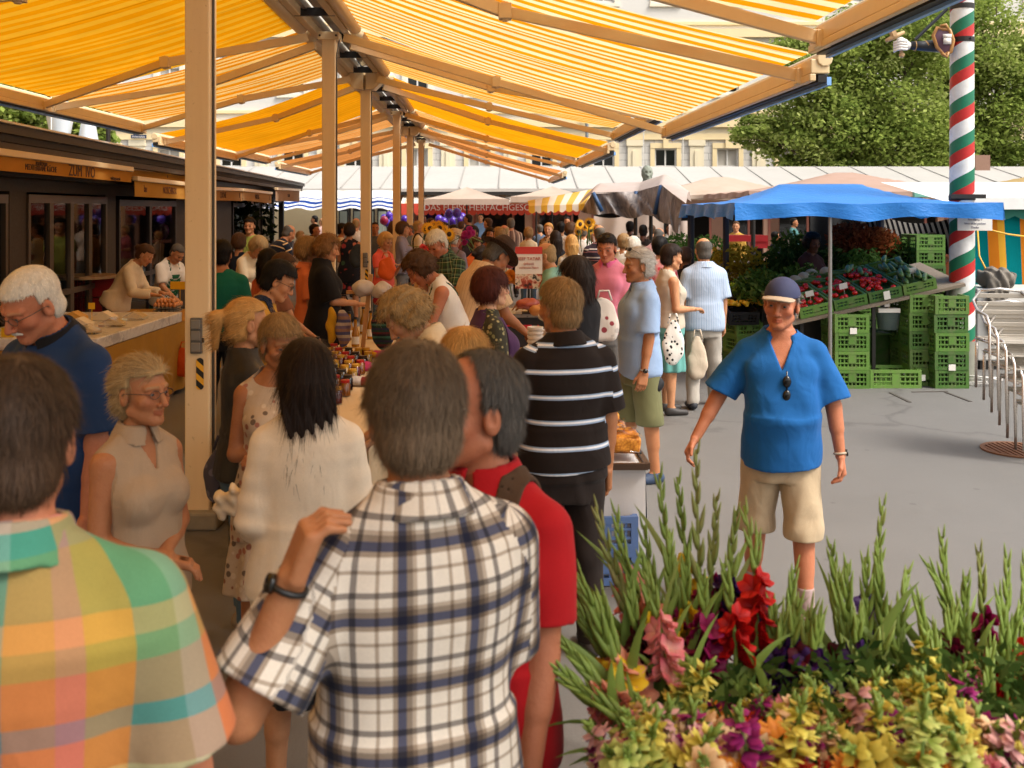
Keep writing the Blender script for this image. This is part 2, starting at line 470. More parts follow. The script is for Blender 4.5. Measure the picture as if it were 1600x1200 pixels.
    def d_torso(p,off=0.0):
        q=tor(p); d=sd_loft(q,torsec,off)
        if fem:
            for sd in(-1,1): d=smin(d,sd_ell(q,A3(sd*.07,.092,1.255),A3(.066,.058,.066)+off),.03)
        else:
            for sd in(-1,1): d=smin(d,sd_ell(q,A3(sd*.08,.075,1.30),A3(.085,.04,.06)+off),.04)
        if lean<60: # trapezius
            for sd in(-1,1): d=smin(d,sd_cap(q,A3(sd*.03,-.03,1.478),A3(sd*(sw-.03),-.018,1.402),.034+off,.032+off),.03)
        return smin(d,sd_loft(p,hipsec,off),.05)
    def d_head(p):
        q=hl(p); x=np.abs(q[:,0]); m=q.copy(); m[:,0]=x
        d=sd_ell(q,A3(0,-.014,.034),A3(.074,.096,.084))
        d=smin(d,sd_ell(q,A3(0,.026,-.032),A3(.060,.064,.086)),.03)
        d=smin(d,sd_cap(m,A3(.048,.0,-.066),A3(.014,.066,-.100),.020,.018),.022)
        d=smin(d,sd_ell(q,A3(0,.074,-.100),A3(.020,.016,.017)),.015)
        d=smin(d,sd_ell(m,A3(.042,.056,-.028),A3(.026,.026,.024)),.018)
        d=smin(d,sd_cap(m,A3(.012,.086,.020),A3(.046,.068,.020),.011,.010),.012)   # brow
        # sockets
        d=-smin(-d,sd_ell(m,A3(.033,.098,-.002),A3(.021,.018,.0135)),.010)
        d=smin(d,sd_ell(m,A3(.032,.0735,-.003),A3(.0170,.0160,.0140)),.003)
        d=np.maximum(d,-sd_ell(m,A3(.0325,.100,-.0025),A3(.0135,.0215,.0058)))
        # nose
        d=smin(d,sd_cap(q,A3(0,.084,.010),A3(0,.108+.003*age,-.038),.0085,.0125),.010)
        d=smin(d,sd_ell(m,A3(.0125,.095,-.043),A3(.009,.011,.008)),.006)
        # mouth
        up=.006*smile
        d=smin(d,sd_cap(m,A3(0,.091,-.066),A3(.020,.081,-.067+up),.0065,.004),.006)
        d=smin(d,sd_cap(m,A3(0,.089,-.077),A3(.018,.080,-.075+up),.0072,.004),.006)
        d=-smin(-d,sd_cap(m,A3(0,.0985,-.0715),A3(.023,.084,-.071+up*1.3),.0022,.0022),.003)
        if age and s>150:
            wz=np.sin(q[:,2]*520+6*x)*np.exp(-((q[:,2]-.052)/.018)**2)*(q[:,1]>.05); d=d-.0007*wz+.0008*np.exp(-((x-.058)/.010)**2)*np.sin(q[:,2]*700+x*200)*np.exp(-((q[:,2]+.002)/.014)**2)
        if age: # nasolabial folds
            d=-smin(-d,sd_cap(m,A3(.018,.093,-.043),A3(.032,.078,-.068),.002,.0015),.006)
        # ears
        qe=m-A3(.078,-.008,-.012); e=sd_ell(qe,A3(0,0,0),A3(.010,.020,.033)); e=np.maximum(e,-sd_ell(qe,A3(.012,.004,.004),A3(.008,.010,.018)))
        d=smin(d,e,.006)
        return d
    n0=tpt((0,-.025,1.44)); n1=hpt((0,-.02,-.07))
    nr=B['neck']*(1+(build-1)*.5)
    d_neck=lambda p: sd_cap(p,n0,n1,nr+.004,nr-.006)
    def d_body(p):
        d=d_torso(p)
        d=smin(d,d_legs(p),.03)
        for i in(0,1):
            d=smin(d,d_arm(p,i),.025); d=smin(d,d_hand(p,i),.012)
        d=smin(d,d_neck(p),.03)
        d=smin(d,d_head(p),.02)
        return np.minimum(d,d_foot(p))
    # ---- scale and place
    topz=max(hpt((0,-.014,.118))[2],hpt((0,.03,.10))[2])
    if hair[0] in('curly','bob','long','bun','pony','fluffy'): topz+=.012*hs
    if hk: topz+=hk
    Ztop=H_CAM-(top-HOR)/s-zb
    k=Ztop/(topz-minz) if fixed_k is None else fixed_k
    yw=R(yaw); cs,sn=math.cos(yw),math.sin(yw)
    hx,hy=hc[0]*k,hc[1]*k
    wx=GX(px,s)-(hx*cs-hy*sn); wy=F_PX/s-(hx*sn+hy*cs)*1.0
    root=empty('person',(wx,wy,zb),name_label,'person',group,yw)
    pr=Person(); pr.root=root; pr.k=k; pr.AR=AR; pr.hpt=hpt; pr.tpt=tpt; pr.s=s
    fin=lambda V: (V-A3(0,0,minz))*k
    Mroot=Matrix.Translation(root.location)@Matrix.Rotation(yw,4,'Z')
    pr.world=lambda q: Mroot@Vector([float(x) for x in fin(np.asarray(q,f4))])
    pr.fin=fin
    allpts=np.array([a for A in AR for a in A[:3]]+[A[2]+A[4]*.2 for A in AR]+[l for L in LG for l in L[:3]]+[hc,n0,tpt((0,0,1.2))],f4)
    lo=allpts.min(0)-.26; hi=allpts.max(0)+.26; lo[2]=minz-.03; hi[2]=max(hi[2],topz+.06)
    smat=skin_mat('skin_'+skin,SKIN[skin])
    # ---- body
    V,F=sparse_mesh(d_body,lo,hi,h)
    boxes=[]
    if hh<h*.95:
        boxes.append((hc-A3(.15,.15,.17)*hs,hc+A3(.15,.15,.17)*hs,hh))
        if s>150:
            for i in(0,1):
                c=AR[i][2]+AR[i][4]*.085; boxes.append((c-.125,c+.125,hh*1.1))
    if boxes:
        fc=V[F].mean(1); keep=np.ones(len(F),bool)
        for a,b,_ in boxes: keep&=~((fc>a+h*2.5)&(fc<b-h*2.5)).all(1)
        F=F[keep]; VV=[V];FF=[F];n=len(V)
        for a,b,g in boxes:
            v,f=sparse_mesh(d_body,a,b,g)
            if len(v): VV.append(v);FF.append(f+n);n+=len(v)
        V=np.concatenate(VV);F=np.concatenate(FF)
    q=hl(V); ax=np.abs(q[:,0]); tint=np.ones((len(V),3),f4)
    lips=(ax<.024)&(q[:,1]>.072)&(np.abs(q[:,2]+.071)<.0105)
    tint[lips]=(.86,.62,.60)
    blush=np.exp(-(((ax-.045)/.022)**2+((q[:,2]+.035)/.022)**2))*(q[:,1]>.02); tint*=1-blush[:,None]*A3(0,.16,.16)
    nose=np.exp(-((ax/.014)**2+((q[:,2]+.040)/.014)**2))*(q[:,1]>.09); tint*=1-nose[:,None]*A3(0,.14,.14)
    hcol=lin(HAIR[hair[1]])[:3]; sk=lin(SKIN[skin])[:3]
    bt=[min(1.6,hcol[i]/sk[i]*.9) for i in range(3)]
    brow=(np.abs(ax-.033)<.022)&(q[:,1]>.05)&(np.abs(q[:,2]-(.0235-(ax-.03)**2*8))<.0045)
    if fem: brow&=(np.abs(q[:,2]-.024)<.0035)
    tint[brow]=tint[brow]*.35+np.array(bt,f4)*.65
    if s<150:
        eye=(np.abs(ax-.032)<.015)&(q[:,1]>.055)&(np.abs(q[:,2]+.002)<.008); tint[eye]=(.22,.18,.16)
    else:
        lid=(np.abs(ax-.032)<.020)&(q[:,1]>.055)&(np.abs(q[:,2]+.003)<.013); tint[lid]*=A3(.84,.76,.74)
    me=np_mesh('body',fin(V),F); set_col(me,'tint',np.clip(tint,0,1.6)); body=link_mesh('body',me,smat,root)
    # eyes
    if s>150 and not (glasses and glasses.get('dark')):
        for sd in(-1,1):
            M=MB(); c=hpt((sd*.032,.0745,-.003)); 
            v=[];rr=.0125*hs
            mb=MB(); mb.ell((0,0,0),rr,14,10)
            vs=np.array(mb.v,f4); loc=vs@np.array(Matrix.Rotation(R(-90),3,'X'),f4).T
            wv=fin(loc@HR.T+c)
            me=np_mesh('eye',wv,np.array([f if len(f)==4 else (*f,f[-1]) for f in mb.f])) if False else None
            me=bpy.data.meshes.new('eye'); me.from_pydata([tuple(map(float,x)) for x in wv],[],mb.f); me.update()
            yy=loc[:,1]/rr; e=np.ones((len(loc),3),f4)*A3(.75,.72,.68); e[yy>.78]=(.10,.12,.13); e[yy>.93]=(.01,.01,.01)
            set_col(me,'tint',e); link_mesh('eye',me,EYE(),root)
    # ---- clothes
    ph=rng.uniform(0,6.28,8)
    def folds(p,amp,fx=1.0):
        q=tor(p); x,y,z=q[:,0],q[:,1],q[:,2]
        a=np.sin(24*fx*x+ph[0]+3*np.sin(7*z+ph[1])+9*y)+np.sin(17*fx*y-11*x+ph[2]+2.5*np.sin(9*z+ph[3]))
        b=np.sin(34*z+10*x+ph[4]+2*np.sin(13*x+ph[5]))*np.exp(-((z-1.02)/.10)**2)
        c=np.sin(21*(z*.8+np.abs(x)*1.1)+ph[6]+2.2*np.sin(8*y+ph[7]+5*z))*np.exp(-((z-1.22)/.12)**2)
        return (a*.5+b*.22+c*.55)*amp
    def cut_neck(p,kind):
        q=tor(p)
        c=sd_cap(p,n0+(n1-n0)*.05,n1,nr+.012,nr+.03)
        if kind=='v': # V opening
            dz=1.50-q[:,2]; w=np.maximum(.075-dz*.40,-1); 
            v=np.maximum(np.maximum(np.abs(q[:,0])-w, .045-q[:,1]),1.315-q[:,2]); c=np.minimum(c,v)
        elif kind=='open':
            dz=1.50-q[:,2]; w=np.maximum(.055-dz*.36,-1); v=np.maximum(np.maximum(np.abs(q[:,0])-w,.045-q[:,1]),1.34-q[:,2]); c=np.minimum(c,v)
        elif kind=='wide':
            c=np.minimum(c,sd_ell(q,A3(0,.01,1.475),A3(.11,.09,.055)))
        return c
    def cuv_for(V,F,armsegs=True):
        q=tor(V); U=np.stack([np.arctan2(q[:,0],np.abs(q[:,1])+.10)*.225,q[:,2],q[:,1]],1)
        if not armsegs: return U[F].reshape(-1,3)
        A=U.copy(); m=np.zeros(len(V),bool); dt=sd_loft(q,torsec,.012)
        for i in(0,1):
            sh,el,wr,u,f,sd=AR[i]; side=(V@TR[:,0] if lean<60 else V[:,0])*sd>0
            da=sd_cap(V,sh,el,.062,.056); db=sd_cap(V,el,wr,.05,.045); d=np.minimum(da,db)
            w=V-sh; bx_=unit(np.cross(u,A3(0,1,0))); by_=np.cross(u,bx_)
            au=np.arctan2(w@by_,w@bx_)*.085; av=-(w@u); lo_arm=db<da-.01; av=np.where(lo_arm,-(.285+(V-el)@f),av)
            A[side,0]=au[side]; A[side,1]=av[side]+1.40; m|=side&(d<dt-.006)
        fm=m[F].mean(1)>.5
        return np.where(fm[:,None,None],A[F],U[F]).reshape(-1,3)
    def cmesh(nm,fn,mat,hstep=None,cuv=True):
        V,F=sparse_mesh(fn,lo,hi,hstep or h)
        if not len(V): return None
        me=np_mesh(nm,fin(V),F); (set_cvec(me,'cuv',cuv_for(V,F,not (shirt or {}).get('planar'))) if cuv is True else set_vec(me,'cuv',cuv(V) if callable(cuv) else V))
        return link_mesh(nm,me,mat,root)
    if shirt:
        mat,sl,hem=shirt['mat'],shirt.get('sleeve',.55),shirt.get('hem',.86)
        loose=shirt.get('loose',.012); sleeve_loose=shirt.get('sl_loose',.020 if sex=='m' else .014)
        nk=shirt.get('neck',neckline)
        csec=torsec.copy()
        csec=np.vstack([[.70,hipsec[0,1],hipsec[0,2],hipsec[0,3]],csec]).astype(f4)
        drape=shirt.get('drape',.9)
        if not fem or drape>0.5:
            zc=1.28; rxc=np.interp(zc,csec[:,0],csec[:,1]); ryc=np.interp(zc,csec[:,0],csec[:,2]+csec[:,3])
            low=csec[:,0]<zc
            csec[low,1]=np.maximum(csec[low,1],rxc*drape)
            # front drape
            fr=csec[:,2]+csec[:,3]; 
            mx=np.maximum.accumulate(fr[::-1])[::-1]
            nf=np.where(low,np.maximum(fr,(.35*fr+.65*mx)),fr); csec[:,2]+=(nf-fr)/2; csec[:,3]+=(nf-fr)/2
        if shirt.get('flare'): 
            fl=np.clip((1.05-csec[:,0])/.35,0,1)*shirt['flare']; csec[:,1]+=fl; csec[:,2]+=fl
        def d_shirt(p):
            q=tor(p)
            d=sd_loft(q,csec,loose)
            if fem:
                for sd in(-1,1): d=smin(d,sd_ell(q,A3(sd*.07,.092,1.255),A3(.066,.058,.066)+loose*.8),.035)
            for sd in(-1,1): d=smin(d,sd_cap(q,A3(sd*.03,-.03,1.478),A3(sd*(sw-.03),-.018,1.402),.034+loose*.8,.034+loose*.8),.035)
            d=smin(d,d_torso(p,0.0)-loose*.95,.012)
            d=np.minimum(d,smin(d_torso(p,0.0),d_legs(p),.03)-.012)
            if lean>20: d=smin(d,np.maximum(sd_loft(p,hipsec,loose),hem-.02-p[:,2]),.05)
            for i in(0,1):
                sh,el,wr,u,f,sd=AR[i]
                if sl<=0:
                    # sleeveless: cut the arm
                    d=np.maximum(d,-(sd_cap(p,sh+u*.05,el,.066*af,.05)))
                    continue
                if sl<=1:
                    e=sh+u*.285*sl
                    a=sd_cap(p,sh-A3(0,0,.006),sh+u*.285*(sl+.25),.051*af+sleeve_loose*.45,.048*af+sleeve_loose*1.3)
                    a=np.maximum(a,(p-e)@u)
                else:
                    a=sd_cap(p,sh-A3(0,0,.006),el,.051*af+sleeve_loose*.4,.044*af+sleeve_loose*.75)
                    fl_=min(1.0,sl-1); e=el+f*.25*fl_
                    a=smin(a,np.maximum(sd_cap(p,el,el+f*.25*(fl_+.2),.045*af+sleeve_loose*.7,.036*af+sleeve_loose*.8),(p-e)@f),.015)
                    a=a-.004*np.sin(((p-sh)@u)*70+ph[6])*np.clip(((p-sh)@u)/.285,0,1)
                d=smin(d,a,.03)
            d=np.minimum(d-folds(p,shirt.get('fold',.0035)),d_torso(p)-.006)
            d=np.maximum(d,hem+.012*np.sin(q[:,0]*9+ph[7])-q[:,2])
            d=np.maximum(d,-cut_neck(p,nk))
            if shirt.get('opening'):  # open cardigan / jacket front
                d=np.maximum(d,-np.maximum(np.abs(q[:,0])-shirt['opening'],.04-q[:,1]))
            if collar and collar!='none':
                c0=n0+(n1-n0)*.40; cd=unit(n1-n0); w=p-c0; tz=w@cd; rr=np.sqrt(np.maximum((w*w).sum(1)-tz*tz,1e-9))
                rad=nr+.011+.40*np.clip(.034-tz,0,.08)
                ring=np.maximum(np.abs(rr-rad)-.0065,np.abs(tz-.008)-.026)
                gap=np.maximum(np.abs(q[:,0])-.012-.35*np.clip(1.5-q[:,2],0,.1),.0-q[:,1]); ring=np.maximum(ring,-gap)
                d=np.minimum(d,ring)
            return d
        sh_o=cmesh(shirt.get('name','shirt'),d_shirt,mat)
        if collar and collar!='none' and collar is not True:
            def d_col(p):
                q=tor(p); c0=n0+(n1-n0)*.40; cd=unit(n1-n0); w=p-c0; tz=w@cd; rr=np.sqrt(np.maximum((w*w).sum(1)-tz*tz,1e-9))
                rad=nr+.0135+.42*np.clip(.034-tz,0,.08); ring=np.maximum(np.abs(rr-rad)-.0075,np.abs(tz+.002)-.034)
                return np.maximum(ring,-np.maximum(np.abs(q[:,0])-.010-.35*np.clip(1.5-q[:,2],0,.1),-q[:,1]))
            V,F=sparse_mesh(d_col,n0-.16,n0+.16,min(h,.0065)); me=np_mesh('collar',fin(V),F); set_vec(me,'cuv',np.stack([np.arctan2(V[:,0],V[:,1])*.08,V[:,2],V[:,1]],1)); link_mesh('collar',me,collar,sh_o)
    if vest:
        def d_vest(p):
            q=tor(p); d=sd_loft(q,np.vstack([[.62,.2,.14,0],csec[csec[:,0]>.72]]).astype(f4),loose+.016)
            for sd in(-1,1): d=smin(d,sd_cap(q,A3(sd*.03,-.03,1.475),A3(sd*(sw-.05),-.02,1.405),.048,.044),.03)
            if fem:
                for sd in(-1,1): d=smin(d,sd_ell(q,A3(sd*.07,.092,1.255),A3(.066,.058,.066)+.03),.035)
            d=d-folds(p,.006); d=np.maximum(d,vest.get('hem',.7)-q[:,2]); d=np.maximum(d,-cut_neck(p,'wide'))
            d=np.maximum(d,-np.maximum(np.abs(q[:,0])-.035-.05*np.clip(1.3-q[:,2],-.3,.6),.02-q[:,1]))
            for i in(0,1): d=np.maximum(d,-sd_cap(p,AR[i][0]+AR[i][3]*.02,AR[i][1],.085,.075))
            return d
        cmesh('vest',d_vest,vest['mat'])
    if bottom:
        mat,hem=bottom['mat'],bottom.get('hem',.06); kind=bottom.get('kind','trousers'); lo_=bottom.get('loose',.016)
        waist=bottom.get('waist',1.02 if kind=='skirt' or not shirt else min(1.0,shirt.get('hem',.86)+.07))
        def d_bot(p):
            d=sd_loft(p,hipsec,lo_*.6)
            if kind=='skirt':
                fl=bottom.get('flare',.06); S=np.array([(hem-.02,.19+fl,.15+fl,0),(.62,.19+fl*.6,.14+fl*.6,0),(.86,hipsec[1,1]+.012,hipsec[1,2]+.012,-.005),(1.0,.165*bx,.125*bx,0),(1.06,.15*bx,.12*bx,0)],f4)
                d=sd_loft(p,S,0.0,2.0); ang=np.arctan2(p[:,1],p[:,0]); d=d-.010*np.sin(ang*11+ph[0])*np.clip((.9-p[:,2])/.3,0,1); d=np.minimum(d,np.maximum(d_torso(p)-.009,.76-p[:,2]))
            else:
                for hp,kn,an,sd in LG:
                    a=sd_cap(p,hp,kn,.084*lf+lo_,.060*lf+lo_*(1.4 if kind=='shorts' else 1.0)); 
                    b=sd_cap(p,kn,an,.058*lf+lo_*(1.5 if kind=='shorts' else .9),.047+lo_*.9)
                    e=smin(a,b,.03); d=smin(d,e,.012)
                d=np.minimum(d,np.maximum(np.minimum(d_torso(p),d_legs(p))-.009,hem+.1-p[:,2]))
                d=d-.0035*(np.sin(26*p[:,2]+14*p[:,0]+ph[1]+2*np.sin(9*p[:,0]*3+ph[2]))*.8+np.sin(40*p[:,0]+ph[3]+3*np.sin(8*p[:,2]))*.5)
            d=np.maximum(d,np.maximum(hem+(minz if kind!='skirt' else 0)*0-p[:,2],p[:,2]-waist))
            return d
        cmesh(bottom.get('name',kind),d_bot,mat,cuv=lambda V: np.stack([V[:,0],V[:,2],V[:,1]],1))
    if apron:
        def d_ap(p):
            q=tor(p); d=sd_loft(q,csec,loose+.014); d=np.minimum(d,np.maximum(sd_loft(p,np.array([(.4,.22,.17,0),(.95,.19,.15,.0),(1.06,.17,.14,0)],f4),.0),-(p[:,1]+.02)))
            inner=d+.012; d=np.maximum(d,-inner)
            bib=np.maximum(np.abs(q[:,0])-np.interp(q[:,2],[.9,1.08,1.34],[.22,.17,.09]),q[:,2]-1.33)
            d=np.maximum(d,np.maximum(bib,-.03-q[:,1])); d=np.maximum(d,.45-p[:,2])
            strapd=np.maximum(np.abs(np.abs(q[:,0])-.085)-.013,np.maximum(np.abs(sd_loft(q,csec,loose+.006))-.006,1.30-q[:,2]))
            return np.minimum(d,strapd)
        cmesh('apron',d_ap,apron)
    if socks:
        for L_ in (0,1):
            sdx=LG[L_][3]
            cmesh('sock',lambda p: np.maximum(np.maximum(np.minimum(d_legs(p,.004),d_foot(p,.003)),p[:,2]-(minz+.21)),-p[:,0]*sdx),socks,cuv=lambda V:V)
    if shoe:
        smt=shoe if not isinstance(shoe,str) else plain('shoe_leather_'+shoe.strip('#'),shoe,.6)
        for i,(hp,kn,an,sd) in enumerate(LG):
            def d_shoe(p,an=an,sd=sd):
                a=an+A3(0,-.03,-.045); b=an+A3(sd*.02,.155,-.058)
                e=sd_cap(p,a,b,.043,.034); e=smin(e,sd_cap(p,an+A3(0,-.01,-.02),an+A3(0,.05,-.05),.044,.040),.02)
                return np.maximum(np.maximum(e,p[:,2]-(an[2]+.0)),minz+.001-p[:,2])
            V,F=sparse_mesh(d_shoe,an-A3(.12,.12,.12),an+A3(.12,.24,.08),max(h*.8,.007))
            if len(V): me=np_mesh('shoe',fin(V),F); set_vec(me,'cuv',V); link_mesh('shoe',me,smt,root)
    if moustache:
        V,F=sparse_mesh(lambda p:(lambda q:np.minimum(sd_cap(q,A3(.003,.098,-.056),A3(.026,.086,-.063),.0065,.004),sd_cap(q,A3(-.003,.098,-.056),A3(-.026,.086,-.063),.0065,.004)))(hl(p))*hs,hc-.14,hc+.14,.004)
        me=np_mesh('moustache',fin(V),F); set_col(me,'tint',np.ones((len(V),3),f4)); link_mesh('moustache',me,hair_mat('hair_'+moustache,HAIR[moustache]),root)
    # ---- hair
    st,hc_name=hair[0],hair[1]
    if st!='none':
        hm=hair_mat('hair_'+hc_name,HAIR[hc_name])
        th=hair[2] if len(hair)>2 else {'short':.014,'crop':.007,'bald':.007,'curly':.034,'fluffy':.026,'bob':.026,'long':.024,'bun':.013,'pony':.014,'swept':.020}[st]
        def d_hair(p):
            q=hl(p); m=q.copy(); m[:,0]=np.abs(q[:,0]); x,y,z=m[:,0],q[:,1],q[:,2]
            d=sd_ell(q,A3(0,-.014,.034),A3(.074,.096,.084)+th)
            d=np.maximum(d,-z-.16)
            lowback=smin(d,sd_ell(q,A3(0,-.045,-.04),A3(.066+th*.5,.058+th*.6,.06)),.02)
            d=lowback
            nz=np.sin(70*x+9*y+ph[0]+4*np.sin(40*z))*np.sin(55*y+ph[1]+3*np.sin(35*x))*np.sin(62*z+ph[2])
            amp=.010 if st=='curly' else .005 if st in('fluffy',) else .0012
            d=d-amp*nz
            if st=='bald':
                region=np.minimum(.6*(z-.30),1) # nothing on top
                side=np.maximum(y-.018,np.maximum(-(z+.085),z-.062-np.clip(-y-.03,0,.04)*.7))
                keep=side
            else:
                fl=.058 if st not in('bob','long') else .05
                front=fl-z+np.clip(y,-.1,.1)*(.10)
                if 'recede' in hair: front=np.maximum(front,y+.030-.9*np.clip(x-.035,0,.05))
                sideb=np.maximum(y-.012,-(z+.088)-np.clip(.02+y,-.02,.08)*0.0)
                ear=np.maximum(np.maximum(.03+z*-1-.05,0)*0-1,-1)
                keep=np.minimum(front,sideb)
                # ear notch
                keep=np.maximum(keep,-np.maximum(np.maximum(np.abs(y+.004)-.020,z-.022),.055-x)) if st not in('bob','long','curly') else keep
            d=np.maximum(d,keep)
            if st in('bob','curly','long','fluffy'):
                L={'bob':-.085,'curly':-.075,'fluffy':-.055,'long':-.07}[st]
                b=sd_ell(q,A3(0,-.030,-.005),A3(.080+th,.088+th,.10))
                b=np.maximum(b,np.maximum(L-z,y-np.interp(z,[-.04,.04],[.020,.045])))
                if st in('curly','fluffy'): b=b-amp*nz*1.2
                d=smin(d,b,.012)
            if st in('bob','long') and 'fringe' in hair:
                d=smin(d,np.maximum(sd_ell(q,A3(0,.0,.03),A3(.078+th*.5,.098+th*.5,.085)),np.maximum(.018-z,-y)),.008)
            if st=='bun': d=smin(d,sd_ell(q,A3(0,-.125,.02),A3(.04,.036,.038)),.012)
            if st=='pony':
                d=smin(d,sd_cap(q,A3(0,-.11,.055),A3(0,-.155,.035),.022,.034),.015); d=smin(d,sd_cap(q,A3(0,-.155,.035),A3(0,-.16,-.11),.034,.015),.02)
            return d*hs
        def d_long(p):
            w=p-hpt((0,-.03,-.02)); dn=unit(unit(hpt((0,0,-.2))-hpt((0,0,0)))*.5+A3(0,0,-1)*.6)
            back=-(HR@A3(0,1,0)); back=unit(back-dn*(back@dn)); sx=np.cross(dn,back)
            a=w@dn; b=w@back; c=w@sx; L=hair[3] if len(hair)>3 and not isinstance(hair[3],str) else .30
            wid=np.interp(a,[0,.08,L*.8,L],[.098,.102,.088,.07]); thk=np.interp(a,[0,.1,L],[.085,.055,.032]); yo=np.interp(a,[0,.1,L],[.03,.05,.058])
            r=np.sqrt((c/wid)**2+((b-yo)/thk)**2); d=(r-1)*np.minimum(wid,thk)
            d=d-.004*np.sin(c*160+3*np.sin(a*20+ph[4]))-.02*np.clip((a-L*.7)/L,0,1)*np.sin(c*60+ph[5])
            d=np.maximum(d,np.maximum(-a,a-L-.02*np.sin(c*50+ph[6])))
            fr=(p-hc)@(HR@A3(0,1,0)); return np.maximum(d,fr-.03)
        def dh(p):
            d=d_hair(p)
            if st=='long': d=smin(d,d_long(p),.03)
            return d
        blo=hc-A3(.22,.24,.22)*hs; bhi=hc+A3(.22,.24,.2)*hs
        if st=='long': blo=blo-A3(.1,.1,.32)
        if cap or hat:
            dh0=dh; dh=lambda p: np.maximum(dh0(p),(hl(p)[:,2]-.045)*hs)
        V,F=sparse_mesh(dh,blo,bhi,min(hh*1.25,h))
        if len(V):
            tn=np.ones((len(V),3),f4)
            if st in('short','crop','bald') and 'sides' in hair:
                qq=hl(V); w=np.clip((.05-qq[:,2])/.08,0,1)[:,None]; tn=tn*(1-w)+np.array([[1.5,1.5,1.55]],f4)*w
            # strands
            ns=0 if s<70 else int(250 if s<130 else 900 if s<200 else 2200 if s<330 else 7000 if s<600 else 20000)
            if ns:
                fa=rng.integers(0,len(F),ns); T=V[F[fa]]; w=rng.dirichlet((1,1,1,1),ns).astype(f4); root_p=(T*w[:,:,None]).sum(1)
                nr_=np.cross(T[:,1]-T[:,0],T[:,3]-T[:,0]); nr_/=np.linalg.norm(nr_,axis=1,keepdims=True)+1e-9
                e=.002; g=np.stack([dh(root_p+A3(e,0,0))-dh(root_p-A3(e,0,0)),dh(root_p+A3(0,e,0))-dh(root_p-A3(0,e,0)),dh(root_p+A3(0,0,e))-dh(root_p-A3(0,0,e))],1)
                nr_=g/(np.linalg.norm(g,axis=1,keepdims=True)+1e-9)
                wh=hpt((.01,-.045,.115)); up=HR@A3(0,0,1)
                fl=root_p-wh; fl/=np.linalg.norm(fl,axis=1,keepdims=True)+1e-9; fl=fl-up*.5
                if st=='long': 
                    lowm=(hl(root_p)[:,2]<-.03)[:,None]; fl=np.where(lowm,A3(0,0,-1)[None],fl)
                if st in('swept','pony','bun'): 
                    fl=np.repeat((HR@A3(0,-1,.0))[None],ns,0)+0*fl; fl=fl-up*.25
                fl=fl-nr_*(fl*nr_).sum(1,keepdims=True); fl/=np.linalg.norm(fl,axis=1,keepdims=True)+1e-9
                fl=fl+rng.normal(0,.28 if st in('curly','fluffy') else .16,(ns,3)); 
                Ls={'short':.032,'crop':.012,'bald':.016,'curly':.045,'fluffy':.045,'bob':.06,'long':.09,'bun':.05,'pony':.06,'swept':.055}[st]*rng.uniform(.6,1.3,ns)[:,None]
                lift={'short':.42,'crop':.6,'bald':.4,'curly':.6,'fluffy':.5,'bob':.10,'long':.06,'bun':.06,'pony':.06,'swept':.16}[st]
                ww=max(.0006,.42/s)*.9
                d0=fl+nr_*lift; d0/=np.linalg.norm(d0,axis=1,keepdims=True)
                d1=fl+nr_*(lift*-.15)+A3(0,0,-.25); d1/=np.linalg.norm(d1,axis=1,keepdims=True)
                p0=root_p-nr_*.003; p1=p0+d0*Ls*.5; p2=p1+d1*Ls*.5
                sx=np.cross(d0,nr_); sx/=np.linalg.norm(sx,axis=1,keepdims=True)+1e-9; sx=sx*ww
                RV=np.stack([p0-sx,p0+sx,p1-sx*.8,p1+sx*.8,p2-sx*.25,p2+sx*.25],1).reshape(-1,3)
                b0=(np.arange(ns)*6)[:,None]; RF=np.concatenate([b0+np.array([[0,1,3,2]]),b0+np.array([[2,3,5,4]])])
                tv=np.repeat(rng.uniform(.6,1.5,ns),6)[:,None]*np.ones((1,3))
                if st in('short','crop','bald') and 'sides' in hair:
                    w_=np.clip((.05-hl(RV)[:,2:3])/.08,0,1); tv=tv*(1+.5*w_)
                n=len(V); V=np.concatenate([V,RV.astype(f4)]); F=np.concatenate([F,RF+n]); tn=np.concatenate([tn,tv.astype(f4)])
            me=np_mesh('hair',fin(V),F); set_col(me,'tint',tn); link_mesh('hair',me,hm,root)
    # ---- glasses etc
    tow=lambda q: tuple(float(x) for x in fin(hpt(q)))
    def glasses_obj(nm,zo,yo,dark,col,tilt=0):
        M=MB(); 
        def g(x,y,z):
            if tilt: 
                a=R(tilt); y,z=y*math.cos(a)-z*math.sin(a),y*math.sin(a)+z*math.cos(a)
            return tow((x,y+yo,z+zo))
        for sd in(-1,1):
            pts=[g(sd*.034+.021*math.cos(a),.101-.25*abs(.034*sd+.021*math.cos(a))**2*8,.0145*math.sin(a)) for a in np.linspace(0,2*math.pi,17)]
            M.tube(pts,.0016*k*(1.3 if s<330 else 1),5,False)
            M.tube([g(sd*.056,.094,.004),g(sd*.078,.05,.006),g(sd*.084,.0,.004),g(sd*.083,-.02,-.012)],.0017*k,5)
            if dark:
                M.mat(1); c=g(sd*.034,.0985,0); n=len(M.v); M.add([c]+pts[:-1],[(0,i+1,(i+1)%16+1) for i in range(16)]); M.mat(0)
        M.tube([g(-.013,.102,.002),g(0,.104,.005),g(.013,.102,.002)],.0016*k,5)
        o=M.build(nm,[plain('spectacle_frame_'+col.strip('#'),col,.35),glossy('tinted_lens','#0c0b0b',.05)],root,True,local=True)
    if glasses: glasses_obj('glasses',-.002,0,glasses.get('dark',False),glasses.get('col','#2a1c16'))
    if sunglass_up: glasses_obj('sunglasses',.062,-.012,True,'#15120f',tilt=38)
